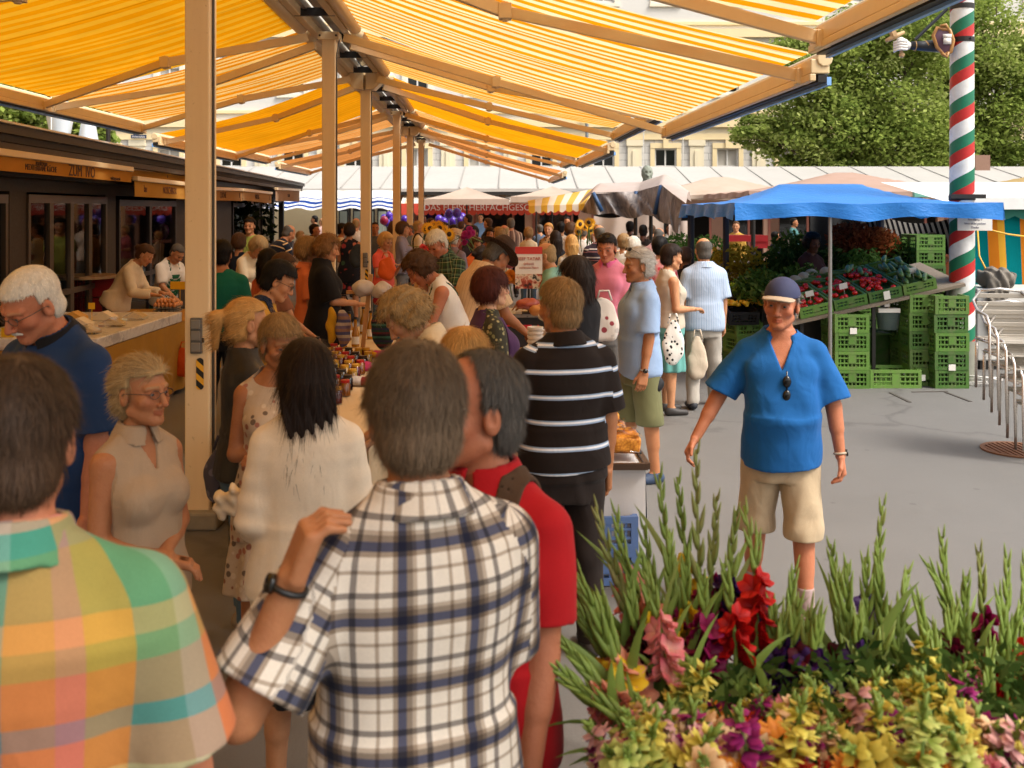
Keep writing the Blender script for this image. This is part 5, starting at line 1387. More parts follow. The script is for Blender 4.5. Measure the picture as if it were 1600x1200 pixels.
for i,(px,py,s,mt,lb_) in enumerate([(1300,420,110,HERB,'dark heap of chard on the upper counter right of the vendor'),(1352,425,112,VEG,'leafy heap of spinach above the dark crates'),(1240,395,106,HERB,'tall dark herb bundle left of the vendor')]): leafclump('vegetable_heap',tuple(P(px,py,s)),(.45,.45,.4),800,.05,mt,lb_,'greens',seed=90+i)
cau=plain('cauliflower','#b9ad90',.8,0,.2,40,.8)
m=MB(); m.ell((0,0,.07),(.09,.09,.075),14,9,fn=lambda v: v*(1+.06*math.sin(v.x*120)*math.sin(v.y*130)*math.sin(v.z*110)))
cf=m.build('cauliflower',cau,None,True)
scatter(cf,[P(1205+i*17,448-i*4,117)+Vector((0,random.uniform(-.1,.2),-.05)) for i in range(6)],'pale cauliflower head in the row above the capped man','cauliflower','cauliflowers on the counter')
m=MB(); m.tube([(-.22,0,.02),(0,0,.022),(.12,0,.02)],[.018,.018,.022],8); 
for k in range(6): m.tube([(.12,0,.02),(.25,.02*(k-2.5),.03+.01*k),(.38,.05*(k-2.5),.02)],[.010,.008,.002],5)
lk=m.build('leek',plain('leek_green','#4d7038',.6,0,.3,8),None,True)
scatter(lk,[P(1215+i*10,462-i*3,121)+Vector((0,random.uniform(-.1,.15),.02)) for i in range(12)],'leek with pale stem lying on the counter behind the capped man','leek','leeks on the counter',False)
m=MB(); c=P(1165,372,80); m.box(c,(.75,.5,.12)); m.box(c+Vector((.25,-.05,-.12)),(.28,.3,.14)); tag(m.build('red_crate',plain('red_crate_plastic','#c2262a',.5)),'bright red crate and box on the far stall under the canopy','crate')
# blue canopy
bcm=NT('blue_tarpaulin'); n_=bcm.noise(bcm.obj(),1.5,5,.6); cc=bcm.mix(n_,(.02,.17,.56),(.035,.25,.68)); wr_=bcm.noise(bcm.scale(bcm.obj(),(3,3,6)),3,4,.6,1.0)
d_=bcm.bsdf(cc,.45,0,.4,bump=wr_,bstr=.25,bdist=.04); tl=bcm.n('ShaderNodeBsdfTranslucent'); bcm.l(cc,tl.inputs[0]); mx=bcm.n('ShaderNodeMixShader'); mx.inputs[0].default_value=.18; bcm.l(d_,mx.inputs[1]); bcm.l(tl.outputs[0],mx.inputs[2]); BLUE=bcm.done(mx.outputs[0])
def canopy(X0,X1,Y0,Y1,ze,zp,vh,mat,label,poles,ridge=.35,wave=.03,name='stall_canopy',polem=None,vmat=None,tilt=0):
    o=empty(name,((X0+X1)/2,(Y0+Y1)/2,0),label,'canopy'); m=MB()
    cx,cy=(X0+X1)/2,(Y0+Y1)/2; r=(X1-X0)*ridge*.5
    def hgt(x,y):
        u=max(0,(abs(x-cx)-r)/((X1-X0)/2-r)); v=abs(y-cy)/((Y1-Y0)/2); q=max(u,v); return zp+(ze-zp)*q-.07*math.sin(math.pi*q)+.012*math.sin(x*6)*math.sin(y*5)*q+tilt*(x-cx)
    N=28; m.grid(lambda u,v: Vector((X0+(X1-X0)*u,Y0+(Y1-Y0)*v,hgt(X0+(X1-X0)*u,Y0+(Y1-Y0)*v))),N,N); m.build('roof_sheet',mat,o,True)
    m=MB()
    def val(a,b,nseg,ox,oy):
        L=(Vector(b)-Vector(a)).length
        def fn(u,v):
            p=Vector(a).lerp(Vector(b),u); sc=abs(math.sin(u*math.pi*nseg)); w_=wave*math.sin(u*L*9+ox*5)*v
            return Vector((p.x+oy*(w_+.02*v),p.y+ox*(w_-.0),hgt(p.x,p.y)-v*vh*(1-.25*sc)+.0))
        m.grid(fn,48,4)
    val((X0,Y0),(X1,Y0),2,-1,0); val((X1,Y0),(X1,Y1),3,0,1); val((X0,Y1),(X1,Y1),2,1,0); val((X0,Y0),(X0,Y1),3,0,-1)
    m.build('valance',vmat or mat,o,True)
    for (x,y,r_) in poles:
        m=MB(); m.cyl((x,y,0),(x,y,hgt(x,y)-.03),r_,n=10); m.build('pole',polem or darkm,o)
    m=MB()
    for y in(Y0+.05,Y1-.05): m.beam((X0+.05,y,ze-.05),(X1-.05,y,ze-.05),.035,.035)
    for x in(X0+.05,X1-.05): m.beam((x,Y0+.07,ze-.055),(x,Y1-.07,ze-.055),.035,.035)
    m.build('frame',polem or darkm,o); return o
canopy(2.50,5.52,11.5,15.1,2.16,2.42,.20,BLUE,'bright blue stall canopy with sagging valance over the vegetables',[(2.62,15.0,.05),(5.4,15.0,.05),(3.05,14.6,.045)],ridge=.35,polem=plain('navy_pole','#1c2230',.5))
m=MB(); m.cyl((GX(1297,138),1600/138,0),(GX(1297,138),1600/138,2.15),.022,n=10); m.box((GX(1297,138),1600/138,.02),(.16,.16,.04)); tag(m.build('stall_pole',plain('galvanised_pole','#8d8a86',.35,.6)),'thin grey metal pole holding up the front of the blue canopy','pole')
# striped sheet hanging at the back and a grey cloth bag
us=[]
m=MB()
def fn(u,v): us.append((u*1.3,0,0)); return Vector((GX(1320,100)+u*1.4,15.2-.25*math.sin(v*2),2.1-v*.6-.22*math.sin(u*2.6)))
m.grid(fn,20,12); o=m.build('striped_sheet',fabric('black_white_stripe','#121113','#6f6b66',.075,tr=.2),None,True); set_vec(o.data,'cuv',np.array(us)); tag(o,'black and white striped sheet sagging under the back of the blue canopy','cloth')
m=MB(); c=P(1233,400,100); m.lathe(c,[(.03,.30),(.06,.2),(.11,.0),(.13,-.15),(.10,-.2)],12); tag(m.build('sack',plain('hanging_sack','#6f6458',.9,0,.2,12,.4),None,True),'grey cloth sack hanging from the canopy frame','sack')
# crates with packets near the young man are part of the back stack; plastic tub below the board
m=MB(); c=P(1388,560,128); c.z=.62; m.lathe(c,[(.0,0),(.12,.01),(.15,.2),(.17,.22)],14); tag(m.build('plastic_tub',plain('clear_tub','#7d8a90',.3),None,True),'clear plastic tub hanging below the tomato board','tub')
m=MB(); m.box(P(1385,484,130),(.26,.2,.05)); tag(m.build('foam_lid',plain('white_foam','#dcd6cc',.7)),'white lid shelved just under the tomato board','lid')

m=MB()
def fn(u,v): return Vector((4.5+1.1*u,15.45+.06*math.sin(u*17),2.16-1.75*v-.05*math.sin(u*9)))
m.grid(fn,30,6); tag(m.build('shade_sheet',plain('stall_shade_black','#0d0d0e',.9,0,.3,3,.3),None,True),'near-black sheet added for the shade at the back of the vegetable stall','sheet')  # added sheet, near-black colour stands in for the stall's inner shade
# ---------------------------------------------------------------- striped pole with sword arm
px_,ps=1501,130.0; PX,PY=GX(1503,ps),1600/ps
sp_=empty('striped_pole',(PX,PY,0),'tall pole with red, white and green spiral stripes','pole')
t=NT('spiral_paint'); spx=t.n('ShaderNodeSeparateXYZ'); t.l(t.obj(),spx.inputs[0]); an=t.math('ARCTAN2',spx.outputs[1],spx.outputs[0])
f=t.math('FRACT',t.math('ADD',t.math('MULTIPLY',spx.outputs[2],1/.47),t.math('DIVIDE',an,-2*math.pi)))
nz_=t.noise(t.obj(),12,4,.6)
c_=t.ramp(f,[(0,'#b3221f'),(.30,'#0e6b4c'),(.62,'#d8d6d2')],'CONSTANT'); c_=t.mix(1.0,c_,t.ramp(nz_,[(.3,(.86,.85,.83)),(.6,(1,1,1))]),'MULTIPLY')
SP=t.done(t.bsdf(c_,.4,0,.4,bump=nz_,bstr=.08))
MB().cyl((PX,PY,.50),(PX,PY,6.5),.148,.128,28).build('shaft',SP,sp_,True,auto=True)
MB().cyl((PX,PY,0),(PX,PY,.52),.155,.15,24).build('base',plain('grey_pole_base','#7b7a6c',.6,0,.2,8,.2),sp_,True,auto=True)
for yy_,rr_ in((309,.152),(11,.142),(63,.142)): MB().lathe((PX,PY,2.1-(yy_-326)/ps),[(rr_-.01,-.03),(rr_,-.03),(rr_,.03),(rr_-.01,.03)],24).build('clamp_band',darkm,sp_,True,auto=True)
MB().box((PX,PY-.15,2.1-(307-326)/ps),(.42,.05,.05)).build('clamp_bar',darkm,sp_)
m=MB(); m.box((GX(1512,ps),PY-.19,2.1-(349-326)/ps),(.41,.01,.165)); pc=m.build('notice',pap,sp_)
for k_,ln in enumerate(('Am Markt 7','bitte nicht parken','Danke')):
    put_text('notice_text',ln,.035,frame((GX(1512,ps),PY-.197,2.1-(343-326)/ps-.045*k_),(1,0,0),(0,0,1),(0,-1,0)),plain('grey_ink','#8a8690',.7),pc)
# arm holding a sword
sa=empty('sword_arm_sign',(GX(1440,ps),PY,2.1-(70-326)/ps),'carved white fist in a dark sleeve holding a wooden sword, fixed to the striped pole','figure')
def Q(px,py,dy=0): return Vector((GX(px,ps),PY+dy,2.1-(py-326)/ps))
m=MB(); m.tube([Q(1482,72),Q(1460,72),Q(1440,72),Q(1424,71)],[.085,.075,.06,.05],12); m.tube([Q(1478,66),Q(1472,62)],[.10,.10],12); m.build('sleeve',plain('dark_sleeve_paint','#1f2024',.4),sa,True)
m=MB(); m.tube([Q(1430,72),Q(1429,72)],[.062,.062],12); m.tube([Q(1447,72),Q(1449,71)],[.066,.066],12); m.build('cuff',plain('ochre_cord','#a8824e',.6),sa,True)
m=MB(); m.ell(Q(1413,71),(.085,.06,.062),12,8); 
for k_ in range(4): m.tube([Q(1415,66+k_*4,-.05),Q(1403,65+k_*4.2,-.065),Q(1396,67+k_*4.2,-.03),Q(1399,68+k_*4,.03)],[.016,.018,.017,.015],7)
m.tube([Q(1416,65,-.02),Q(1406,61,-.05),Q(1399,63,-.06)],[.02,.018,.014],7); m.build('fist',plain('white_hand_paint','#d8d2cc',.6),sa,True)
m=MB(); m.tube([Q(1409,84),Q(1403,66)],[.022,.022],8); m.ell(Q(1409,86),.034,10,7); m.tube([Q(1384,64),Q(1396,58),Q(1413,50)],[.02,.034,.018],8); sw_=m.build('hilt',plain('sword_wood','#b79468',.6,0,.2,20),sa,True)
a,b=Q(1398,57),Q(1384,28); m=MB(); m.beam(a,b,.05,.085,up=(0,1,0)); m.beam(b,Q(1370,-10),.05,.07,up=(0,1,0)); m.build('blade',plain('sword_wood','#b79468',.6),sa)
m=MB(); pts_=[Q(1466,48,-.12),Q(1476,50,-.14),Q(1481,66,-.15),Q(1478,84,-.14),Q(1468,88,-.12),Q(1458,76,-.11),Q(1452,58,-.11),Q(1458,46,-.12),Q(1466,48,-.12)]
cen=Q(1468,68,-.15); m.mat(0); m.add([cen]+pts_[:-1],[(0,i+1,(i+1)%8+1) for i in range(8)]); back=[p+Vector((0,.05,0)) for p in pts_]; m.add([cen+Vector((0,.07,0))]+back[:-1],[(0,(i+1)%8+1,i+1) for i in range(8)])
m.mat(1); m.tube(pts_,.022,7,False); m.tube([Q(1462,44,-.13),Q(1470,42,-.14),Q(1474,50,-.14)],.02,7); m.tube([Q(1464,86,-.14),Q(1472,92,-.14),Q(1474,84,-.14)],.02,7)
m.mat(2); m.box(Q(1471,68,-.165),(.09,.012,.07)); m.box(Q(1471,60,-.163),(.10,.012,.05)); m.build('shield',[plain('purple_shield','#5a3a4a',.5),plain('gilt_frame','#a6763e',.45),plain('white_shield_band','#c9c2ba',.5)],sa,True)
m=MB(); m.tube([Q(1430,62),Q(1480,14)],.02,8); m.tube([Q(1482,64),Q(1510,62,-.14)],.02,6); m.build('stay_rod',plain('black_stay','#1d1f24',.4),sa)

# ---------------------------------------------------------------- striped tent, freezer, chairs on the far right
us=[];m=MB()
def fn(u,v):
    us.append((u*2.9+v*-.10,0,0)); return Vector((GX(1515,112)+u*2.8,1600/112+.06*math.sin(u*28)*(.4+v*.6),2.05-1.95*v))
m.grid(fn,60,8); tent=empty('market_tent',(7.6,15.4,0),'market tent with teal, orange and yellow striped side wall','tent')
tw=m.build('side_wall',fabric('teal_orange_stripe','#fff','#fff',.48,thin=[(0,'#0f7f84'),(.52,'#e58a2c'),(.72,'#e58a2c'),(.80,'#f0b440')],tr=.35),tent,True); set_vec(tw.data,'cuv',np.array(us))
m=MB()
def fn(u,v): return Vector((GX(1515,112)+u*2.8,14.2,2.12-v*(.12+.05*abs(math.sin(u*30))))) 
m.grid(fn,90,2); m.build('valance',plain('teal_valance','#1d6b5c',.7),tent)
m=MB(); m.add([(6.3,14.1,2.10),(9.6,14.1,2.10),(9.6,17.5,2.55),(6.3,17.5,2.55)],[(0,1,2,3)]); m.bx(6.3,9.6,14.08,14.12,2.09,2.25); m.build('roof',plain('white_pvc','#d9d8d4',.5),tent)
m=MB(); m.bx(7.0,10.5,17.8,17.9,2.3,2.52); m.build('fascia',plain('mint_fascia','#7fc4b2',.5),tent)
canopy(4.4,9.4,19.0,23.5,2.42,2.85,.12,fabric('rosy_white_canopy','#d6c5bf','#d6c5bf',tr=.4),'pale pink and white canopy behind the blue stall',[(4.5,19.1,.04),(9.3,19.1,.04)],ridge=.1)
canopy(10.2,15.4,21,26,2.5,3.0,.12,fabric('pale_yellow_canopy','#d9cd9c','#d9cd9c',tr=.4),'pale yellow canopy at the far right behind the striped pole',[(10.3,21.1,.04),(15.3,21.1,.04)],ridge=.1)
canopy(3.0,8.2,26,29,2.45,2.95,.12,wfab,'far white canopy with yellow tip behind the statue',[(3.1,26.1,.04),(8.1,26.1,.04)],ridge=.1)
fz=empty('chest_freezer',(7.1,13.1,0),'white chest freezer with a crumpled grey cover on top','freezer')
fs_=120.0; m=MB(); x0,x1=GX(1527,fs_),GX(1640,fs_); m.bx(x0,x1,1600/fs_,1600/fs_+.7,.12,.98); m.build('body',plain('white_enamel','#cfcbc3',.35),fz,False,bevel=.02)
m=MB(); m.bx(x0-.01,x1+.01,1600/fs_-.02,1600/fs_+.72,.99,1.06); m.build('lid',plain('white_enamel','#cfcbc3',.35),fz,False,bevel=.015)
m=MB(); m.bx(x0+.05,x1-.05,1600/fs_+.03,1600/fs_+.65,0,.119); m.build('plinth',darkm,fz)
def tarp_sdf(p):
    a=sd_ell(p,A3(GX(1562,fs_),1600/fs_+.12,1.17),A3(.25,.22,.16)); b=sd_ell(p,A3(GX(1556,fs_),1600/fs_-.05,.78),A3(.14,.07,.45)); d=smin(a,b,.1)
    return d-.022*np.sin(20*p[:,0]+9*p[:,2]+4*np.sin(9*p[:,1]))*np.sin(17*p[:,2]+5*np.sin(11*p[:,0]))-.012*np.sin(44*p[:,0]+20*p[:,2])
c=np.array((GX(1560,fs_),1600/fs_,.9),f4); V,F=sparse_mesh(tarp_sdf,c-A3(.5,.5,.7),c+A3(.5,.6,.6),.013); me=np_mesh('tarpaulin',V,F); o=link_mesh('tarpaulin',me,plain('grey_canvas','#6f675c',.8,0,.15,6,.3)); tag(o,'crumpled grey brown canvas thrown over the freezer','tarpaulin')
m=MB(); m.tube([P(1537,341,114),P(1548,360,116),P(1575,366,116),P(1620,372,116)],.012,6); m.tube([P(1527,352,114),P(1530,400,118),P(1545,430,119),P(1548,455,119)],.012,6); tag(m.build('yellow_cable',plain('yellow_cable','#d6a32a',.5),None,True),'yellow cable slung over the striped tent wall','cable')
m=MB(); 
for k_ in range(5):
    pts_=[(GX(1522,131)+.16*math.cos(a)*(1+.1*k_)+.03*k_,1600/131+.10*math.sin(a)*(1+.1*k_),.02+.012*k_+.05*max(0,math.sin(a+k_))) for a in np.linspace(0,5.6,18)]; m.tube(pts_,.009,6)
tag(m.build('cable_coil',plain('white_cable','#cfcac2',.5),None,True),'loose coil of white cable on the ground by the pole','cable')
# stacked metal chairs
ch_s=186.0
tubm=plain('chair_aluminium','#c9c2ba',.28,.85,.06,20)
def chair_proto():
    o=empty('metal_chair',(0,0,0)); m=MB(); W,D,r=.27,.25,.0125
    for sx in(-1,1):
        m.tube([(sx*W,-D,0),(sx*W,-D+.02,.30),(sx*W,-D+.03,.60),(sx*W,-D+.10,.67),(sx*W,D*.4,.69),(sx*(W-.02),D+.05,.76),(sx*(W-.10),D+.12,.84)],r,8)
        m.tube([(sx*(W-.03),D,0),(sx*(W-.03),D-.02,.44)],r,8); m.tube([(sx*(W-.03),-D+.03,.44),(sx*(W-.03),D,.43)],r*.9,8)
    m.tube([(-(W-.10),D+.12,.84),(0,D+.14,.86),((W-.10),D+.12,.84)],r,8); m.build('frame',tubm,o,True,local=True)
    m=MB()
    for k_ in range(7): y=-D+.05+k_*.07; m.box((0,y,.45+.006*math.sin(k_)),(W*2-.06,.045,.012))
    m.build('seat',plain('chair_slat','#b9b0a2',.35,.5),o,local=True,bevel=.004)
    m=MB()
    for k_ in range(3): m.box((0,D+.06+.03*k_,.66+.07*k_),(W*2-.12,.012,.04))
    m.build('backrest',plain('chair_slat','#b9b0a2',.35,.5),o,local=True,bevel=.004); return o
chp=chair_proto(); cbase=(GX(1650,ch_s),1600/ch_s,0)
ordn=['lowest','second','third','fourth','fifth','topmost']
for i in range(6):
    loc=(cbase[0]-.055*i,cbase[1]+.03*i,.105*i); o=chp if i==0 else copy_tree(chp)
    o.location=loc; o.rotation_euler=(0,0,R(-8)); tag(o,'%s tubular metal chair in the stack at the right edge'%ordn[i],'chair','stacked metal chairs')
dr=empty('drain_cover',(GX(1590,184),1600/184,.0),'round rusty iron drain grate in the tarmac under the stacked chairs','drain cover')
m=MB(); m.lathe((GX(1590,180),1600/180,.0),[(.30,.002),(.30,.014),(.26,.014),(.26,.004)],32); m.build('ring',plain('rusty_iron','#7a5238',.7,.3,.25,30,.3),dr,True,auto=True)
m=MB()
for k_ in range(-5,6):
    L=math.sqrt(max(.01,.26**2-(k_*.047)**2)); m.box((GX(1590,180)+k_*.047,1600/180,.008),(.026,2*L,.012))
m.build('grate',plain('rusty_iron','#7a5238',.7),dr)

# ---------------------------------------------------------------- mid background stalls: scalloped awning, tarps, white sheet, statue
us=[]
ya=empty('striped_stall_awning',(GX(880,66),1600/66,2.2),'yellow and white striped stall awning with scalloped edge','striped awning')
m=MB(); A=P(826,322,66); B_=P(930,318,66)
def fn(u,v): us.append((u*1.6,0,0)); return A.lerp(B_,u)+Vector((.45*v*u,1.6*v,.14*v+.30*u*v))
m.grid(fn,24,6); f=m.build('fabric',fabric('yellow_white_stripe','#ecc766','#f6efe2',.30,tr=.45),ya,True); set_vec(f.data,'cuv',np.array(us)); us2=[]
m=MB()
def fn(u,v): us2.append((u*1.6,0,0)); return A.lerp(B_,u)+Vector((0,-.005,-v*(.13+.05*abs(math.sin(u*math.pi*9)))))
m.grid(fn,72,3); f=m.build('valance',fabric('yellow_white_stripe2','#e9b94a','#f6efe2',.30,tr=.35),ya,True); set_vec(f.data,'cuv',np.array(us2))
m=MB(); q=P(838,330,60); m.cyl((q.x,q.y,0),(q.x,q.y,2.2),.025,n=8); m.build('pole',darkm,ya)
# brown/blue tarps hanging from a frame
tm_=NT('silvery_brown_tarp'); n_=tm_.noise(tm_.scale(tm_.obj(),(3,3,1.2)),2,5,.6,.8); TARP=tm_.done(tm_.bsdf(tm_.ramp(n_,[(.35,(.06,.055,.06)),(.52,(.20,.17,.155)),(.7,(.34,.29,.26))]),.38,0,.5,bump=n_,bstr=.6,bdist=.05))
tp=empty('tarp_stall',(GX(990,76),1600/76,0),'stall hung with shiny brown tarpaulin under white sheeting','stall')
m=MB(); 
top_=[P(914,320,74),P(926,301,76),P(960,300,76),P(994,299,76),P(1033,289,80),P(1068,316,84)]; bot_=[P(908,331,74),P(945,331,76),P(985,337,76),P(1020,334,79),P(1048,352,82),P(1062,365,84)]
def lerp_list(L,u):
    q=u*(len(L)-1); i=min(int(q),len(L)-2); return L[i].lerp(L[i+1],q-i)
def fn(u,v):
    a=lerp_list(top_,u); b=lerp_list(bot_,u); p=a.lerp(b,v); p.y+=.10*math.sin(u*38)*v-.05*math.sin(u*17); p.z-=.05*math.sin(v*math.pi)*math.sin(u*20)+.06*v*abs(math.sin(u*12)); return p
m.grid(fn,90,10); m.build('hanging_sheet',TARP,tp,True)
for a_,b_ in((P(994,299,76),P(988,337,76)),(P(1033,290,80),P(1022,334,79)),(P(926,301,76),P(940,330,76))): MB().tube([a_+Vector((0,-.04,0)),b_+Vector((0,-.08,0))],.045,6).build('strap',plain('blue_strap','#24466e',.5),tp,True)
m=MB(); rf=[P(905,320,70),P(924,303,76),P(994,300,76),P(1033,288,80),P(1072,318,86)]
def fn(u,v): p=lerp_list(rf,u)+Vector((.55*v,2.6*v,.22*math.sin(v*math.pi)+.05*v)); return p
m.grid(fn,40,6); m.build('roof_sheet',fabric('white_sheeting','#e4e5e6','#e4e5e6',tr=.4),tp,True)
m=MB()
for px in(993,1017): a=P(px,330,76); m.cyl((a.x,a.y,0),(a.x,a.y,2.1),.04,n=8)
m.build('pole',darkm,tp)
m=MB()
def fn(u,v): return P(928+110*u,337+ (58+8*math.sin(u*9))*v,62)+Vector((0,.12*math.sin(u*14+v*2),-.06*math.sin(u*7)))
m.grid(fn,30,8); tag(m.build('white_sheet',fabric('white_windbreak','#dedcd8','#dedcd8',tr=.3),None,True),'white sheet hung as a windbreak behind the brown tarpaulin','sheet')
m=MB()
def fn(u,v): return P(1045+40*u,345+60*v*(1-.2*u),66)+Vector((0,.1*math.sin(u*9),0))
m.grid(fn,12,8); tag(m.build('white_sheet',fabric('white_windbreak','#dedcd8','#dedcd8',tr=.3),None,True),'narrow white sheet behind the blue canopy\'s left corner','sheet')
# statue on a fountain column
stt=empty('statue',(GX(1010,52),1600/52,0),'weathered grey green stone bust of a bearded man rising over the tarpaulins','statue')
def st_sdf(p):
    q=p-A3(GX(1011,52),1600/52,0); top_z=2.1+66/52
    d=sd_ell(q,A3(0,0,top_z-.20),A3(.175,.20,.24)); d=smin(d,sd_cap(q,A3(0,-.12,top_z-.20),A3(0,-.2,top_z-.28),.03,.045),.03); d=smin(d,sd_ell(q,A3(0,-.13,top_z-.40),A3(.08,.07,.12)),.05)
    d=-smin(-d,sd_ell(np.abs(q*A3(1,0,0))+q*A3(0,1,1),A3(.06,-.175,top_z-.19),A3(.035,.04,.028)),.015)
    d=smin(d,sd_cap(q,A3(0,0,top_z-.3),A3(0,.02,top_z-.6),.10,.12),.05); d=smin(d,sd_ell(q,A3(0,.02,top_z-.72),A3(.46,.24,.28)),.08)
    d=smin(d,sd_cap(q,A3(0,.02,top_z-.85),A3(0,.02,1.2),.32,.30),.1); return d-.006*np.sin(50*q[:,0])*np.sin(44*q[:,2])
c=np.array((GX(1010,52),1600/52,2.3),f4); V,F=sparse_mesh(st_sdf,c-A3(.6,.5,1.3),c+A3(.6,.5,1.2),.022); me=np_mesh('figure',V-np.array((GX(1010,52),1600/52,0),f4),F); link_mesh('figure',me,plain('weathered_stone','#7d8275',.85,0,.3,5,.4),stt)
MB().lathe((GX(1010,52),1600/52,0),[(.6,0),(.6,.2),(.42,.3),(.38,1.0),(.5,1.1),(.5,1.2),(0,1.2)],16).build('pedestal',plain('weathered_stone','#7d8275',.85),stt)
# balloons
bal=glossy('purple_balloon','#4a2a9a',.15)
def balloon(c,r,label,group,mat=bal,tail=.9):
    o=empty('balloon',tuple(c),label,'balloon',group); m=MB(); m.ell(c,(r*.86,r*.86,r),14,10,fn=lambda v: v*(1-.12*max(0,-v.z/r))); m.cyl(c-Vector((0,0,r*1.08)),c-Vector((0,0,r*.96)),.02,.006,6); m.build('envelope',mat,o,True)
    m=MB(); m.tube([c-Vector((0,0,r*1.05)),c-Vector((.02,0,r*1.05+tail*.5)),c-Vector((-.01,0,r*1.05+tail))],.004,4); m.build('string',plain('balloon_string','#b9b2a4',.7),o); return o
balloon(P(251,362,78),.20,'single dark purple balloon in front of the kiosk window',None,glossy('plum_balloon','#4f1a5e',.15))
cl=[(686,343),(700,338),(712,341),(722,340),(693,347),(707,346),(718,345),(729,344),(702,334),(714,333)]
for i,(x,y) in enumerate(cl): balloon(P(x,y,45+.4*i),.17,'glossy violet balloon of the large cluster under the butcher awning','violet balloons under the butcher awning')
for i,(x,y) in enumerate(((600,341),(608,337),(613,345),(632,343),(604,348))): balloon(P(x,y,45+.4*i),.15,'violet balloon of the small cluster by the fourth post','violet balloons by the fourth post')
balloon(P(600,345,47),.17,'red and blue balloon beside the fourth post',None,glossy('red_blue_balloon','#9a1f4a',.15))
# ---------------------------------------------------------------- the people
C=lambda n,c,**k: cloth_mat('cloth_'+n,'plain',c,**k)
def T(mat,sl=.6,hem=.86,**k): return dict(mat=mat,sleeve=sl,hem=hem,**k)
def BT(mat,kind='trousers',hem=.06,**k): return dict(mat=mat,kind=kind,hem=hem,**k)
navy=C('navy','#1d2436'); black=C('black','#141316'); jeans=C('denim','#4c6378'); khaki=C('khaki','#b6a386'); olive=C('olive','#6b6a48'); dkbrown=C('dark_brown','#231a16'); beige=C('stone','#b8ae9e'); grey=C('grey','#6c6a68'); white=C('white','#dcd6cc'); cream_c=C('cream','#d8c8aa')
bp=build_person
FG_='people at the market'
# --- foreground, seen from behind
mad=[(0,'#8a5a52'),(.10,'#4f7076'),(.20,'#b06a3c'),(.34,'#b4605e'),(.42,'#a87a30'),(.55,'#3f7c68'),(.66,'#6d8f84'),(.74,'#b4683e'),(.86,'#a88a3c'),(.94,'#454c66')]
mad2=[(0,'#c09a66'),(.08,'#b06238'),(.22,'#44686c'),(.30,'#a5642e'),(.46,'#73803a'),(.55,'#b08a3c'),(.64,'#5c7f46'),(.84,'#357a68'),(.92,'#b4806a')]
madras=cloth_mat('cloth_madras','plaid',mad,mad2,period=.42,off=.12,offv=.30)
bp('person in a pastel madras check shirt, seen from behind at the bottom left',26,566,940,6,'m',('short','darkash',.012,'sides'),'red',T(madras,.85,.80,sl_loose=.04,loose=.02,neck='round',planar=True),BT(navy),arms=('down',((.22,.05,-1),(.1,.2,-1))),build=1.18,head=(6,6,0),collar=madras,group=FG_,headscale=1.02,curl=.6)
pl1=[(0,'#d9d2ca'),(.16,'#8f8780'),(.20,'#d5cec6'),(.34,'#3b3c4a'),(.52,'#7d7368'),(.56,'#cfc8c0'),(.72,'#57524e'),(.80,'#ddd6ce')]
pl2=[(0,'#e9e3da'),(.12,'#b3a79a'),(.17,'#e9e3da'),(.34,'#a39688'),(.41,'#50536a'),(.53,'#8d8176'),(.61,'#b9ada0'),(.67,'#e9e3da'),(.80,'#8b8683'),(.88,'#e9e3da')]
plaid=cloth_mat('cloth_navy_white_plaid','plaid',pl2,pl2,period=.125,mul=True)
bp('person in a navy and white plaid shirt, hand raised to the chin, seen from behind',648,546,780,24,'m',('short','greybrown',.017,'sides'),'tan',T(plaid,.82,.72,sl_loose=.04,loose=.018),BT(navy),arms=(((.66,-.20,-.88),(-.36,-.14,1.0)),((.02,.28,-1),(-.35,.9,.2))),build=1.02,head=(-8,8,0),collar=plaid,group=FG_,watch=[(0,'#0d0c0b')],headscale=1.06,curl=.9)
redp=C('red_polo','#a81218')
bp('balding person in a red polo with a brown shoulder strap, turned to the left',742,553,660,150,'m',('short','dkgrey',.009,'recede'),'red',T(redp,.72,.84,sl_loose=.028,loose=.016),BT(navy),arms=(((.02,.12,-1),(.02,.3,-1)),'down'),build=.95,head=(-36,0,0),collar=redp,group=FG_,headscale=1.12,age=1,strap=(-1,'plain',.026,C('brown_strap','#4a3524')))
ivory=cloth_mat('cloth_ivory_knit','plain','#dccdb6',bump=.5)
bp('person in an ivory knit cardigan with long dark brown hair, seen from behind',478,530,440,8,'f',('long','dkbrown',.022,.31),'mid',T(ivory,1.62,.62,sl_loose=.045,loose=.03,drape=1.05,name='cardigan'),BT(black,'skirt',.42,flare=.0),arms=(((.16,-.05,-1),(.05,.85,-.42)),((.16,.0,-1),(-.2,.8,-.4))),head=(10,4,0),group=FG_,shoe='#8a7456',headscale=1.06,hk=.0)
taupe=cloth_mat('cloth_taupe_silk','plain','#a38c72',bump=.8,rough=.6)
bp('smiling person with cropped fair hair and glasses in a sleeveless taupe blouse',222,560,455,-122,'f',('swept','ash',.016),'tan',T(taupe,0,.80,neck='open',loose=.011,fold=.005),BT(khaki,'trousers'),arms=('crossed',((.16,.08,-1),(-.72,.75,-.30))),head=(6,0,0),smile=1,glasses={'col':'#3a241c'},collar=taupe,group=FG_,age=1)
navpolo=C('navy_polo','#1b3358')
shp=cloth_mat('cloth_check_shorts','plaid',[(0,'#e4ded4'),(.42,'#e4ded4'),(.5,'#35343c'),(.58,'#e4ded4'),(.8,'#77737a'),(.85,'#e4ded4')],period=.11,mul=True)
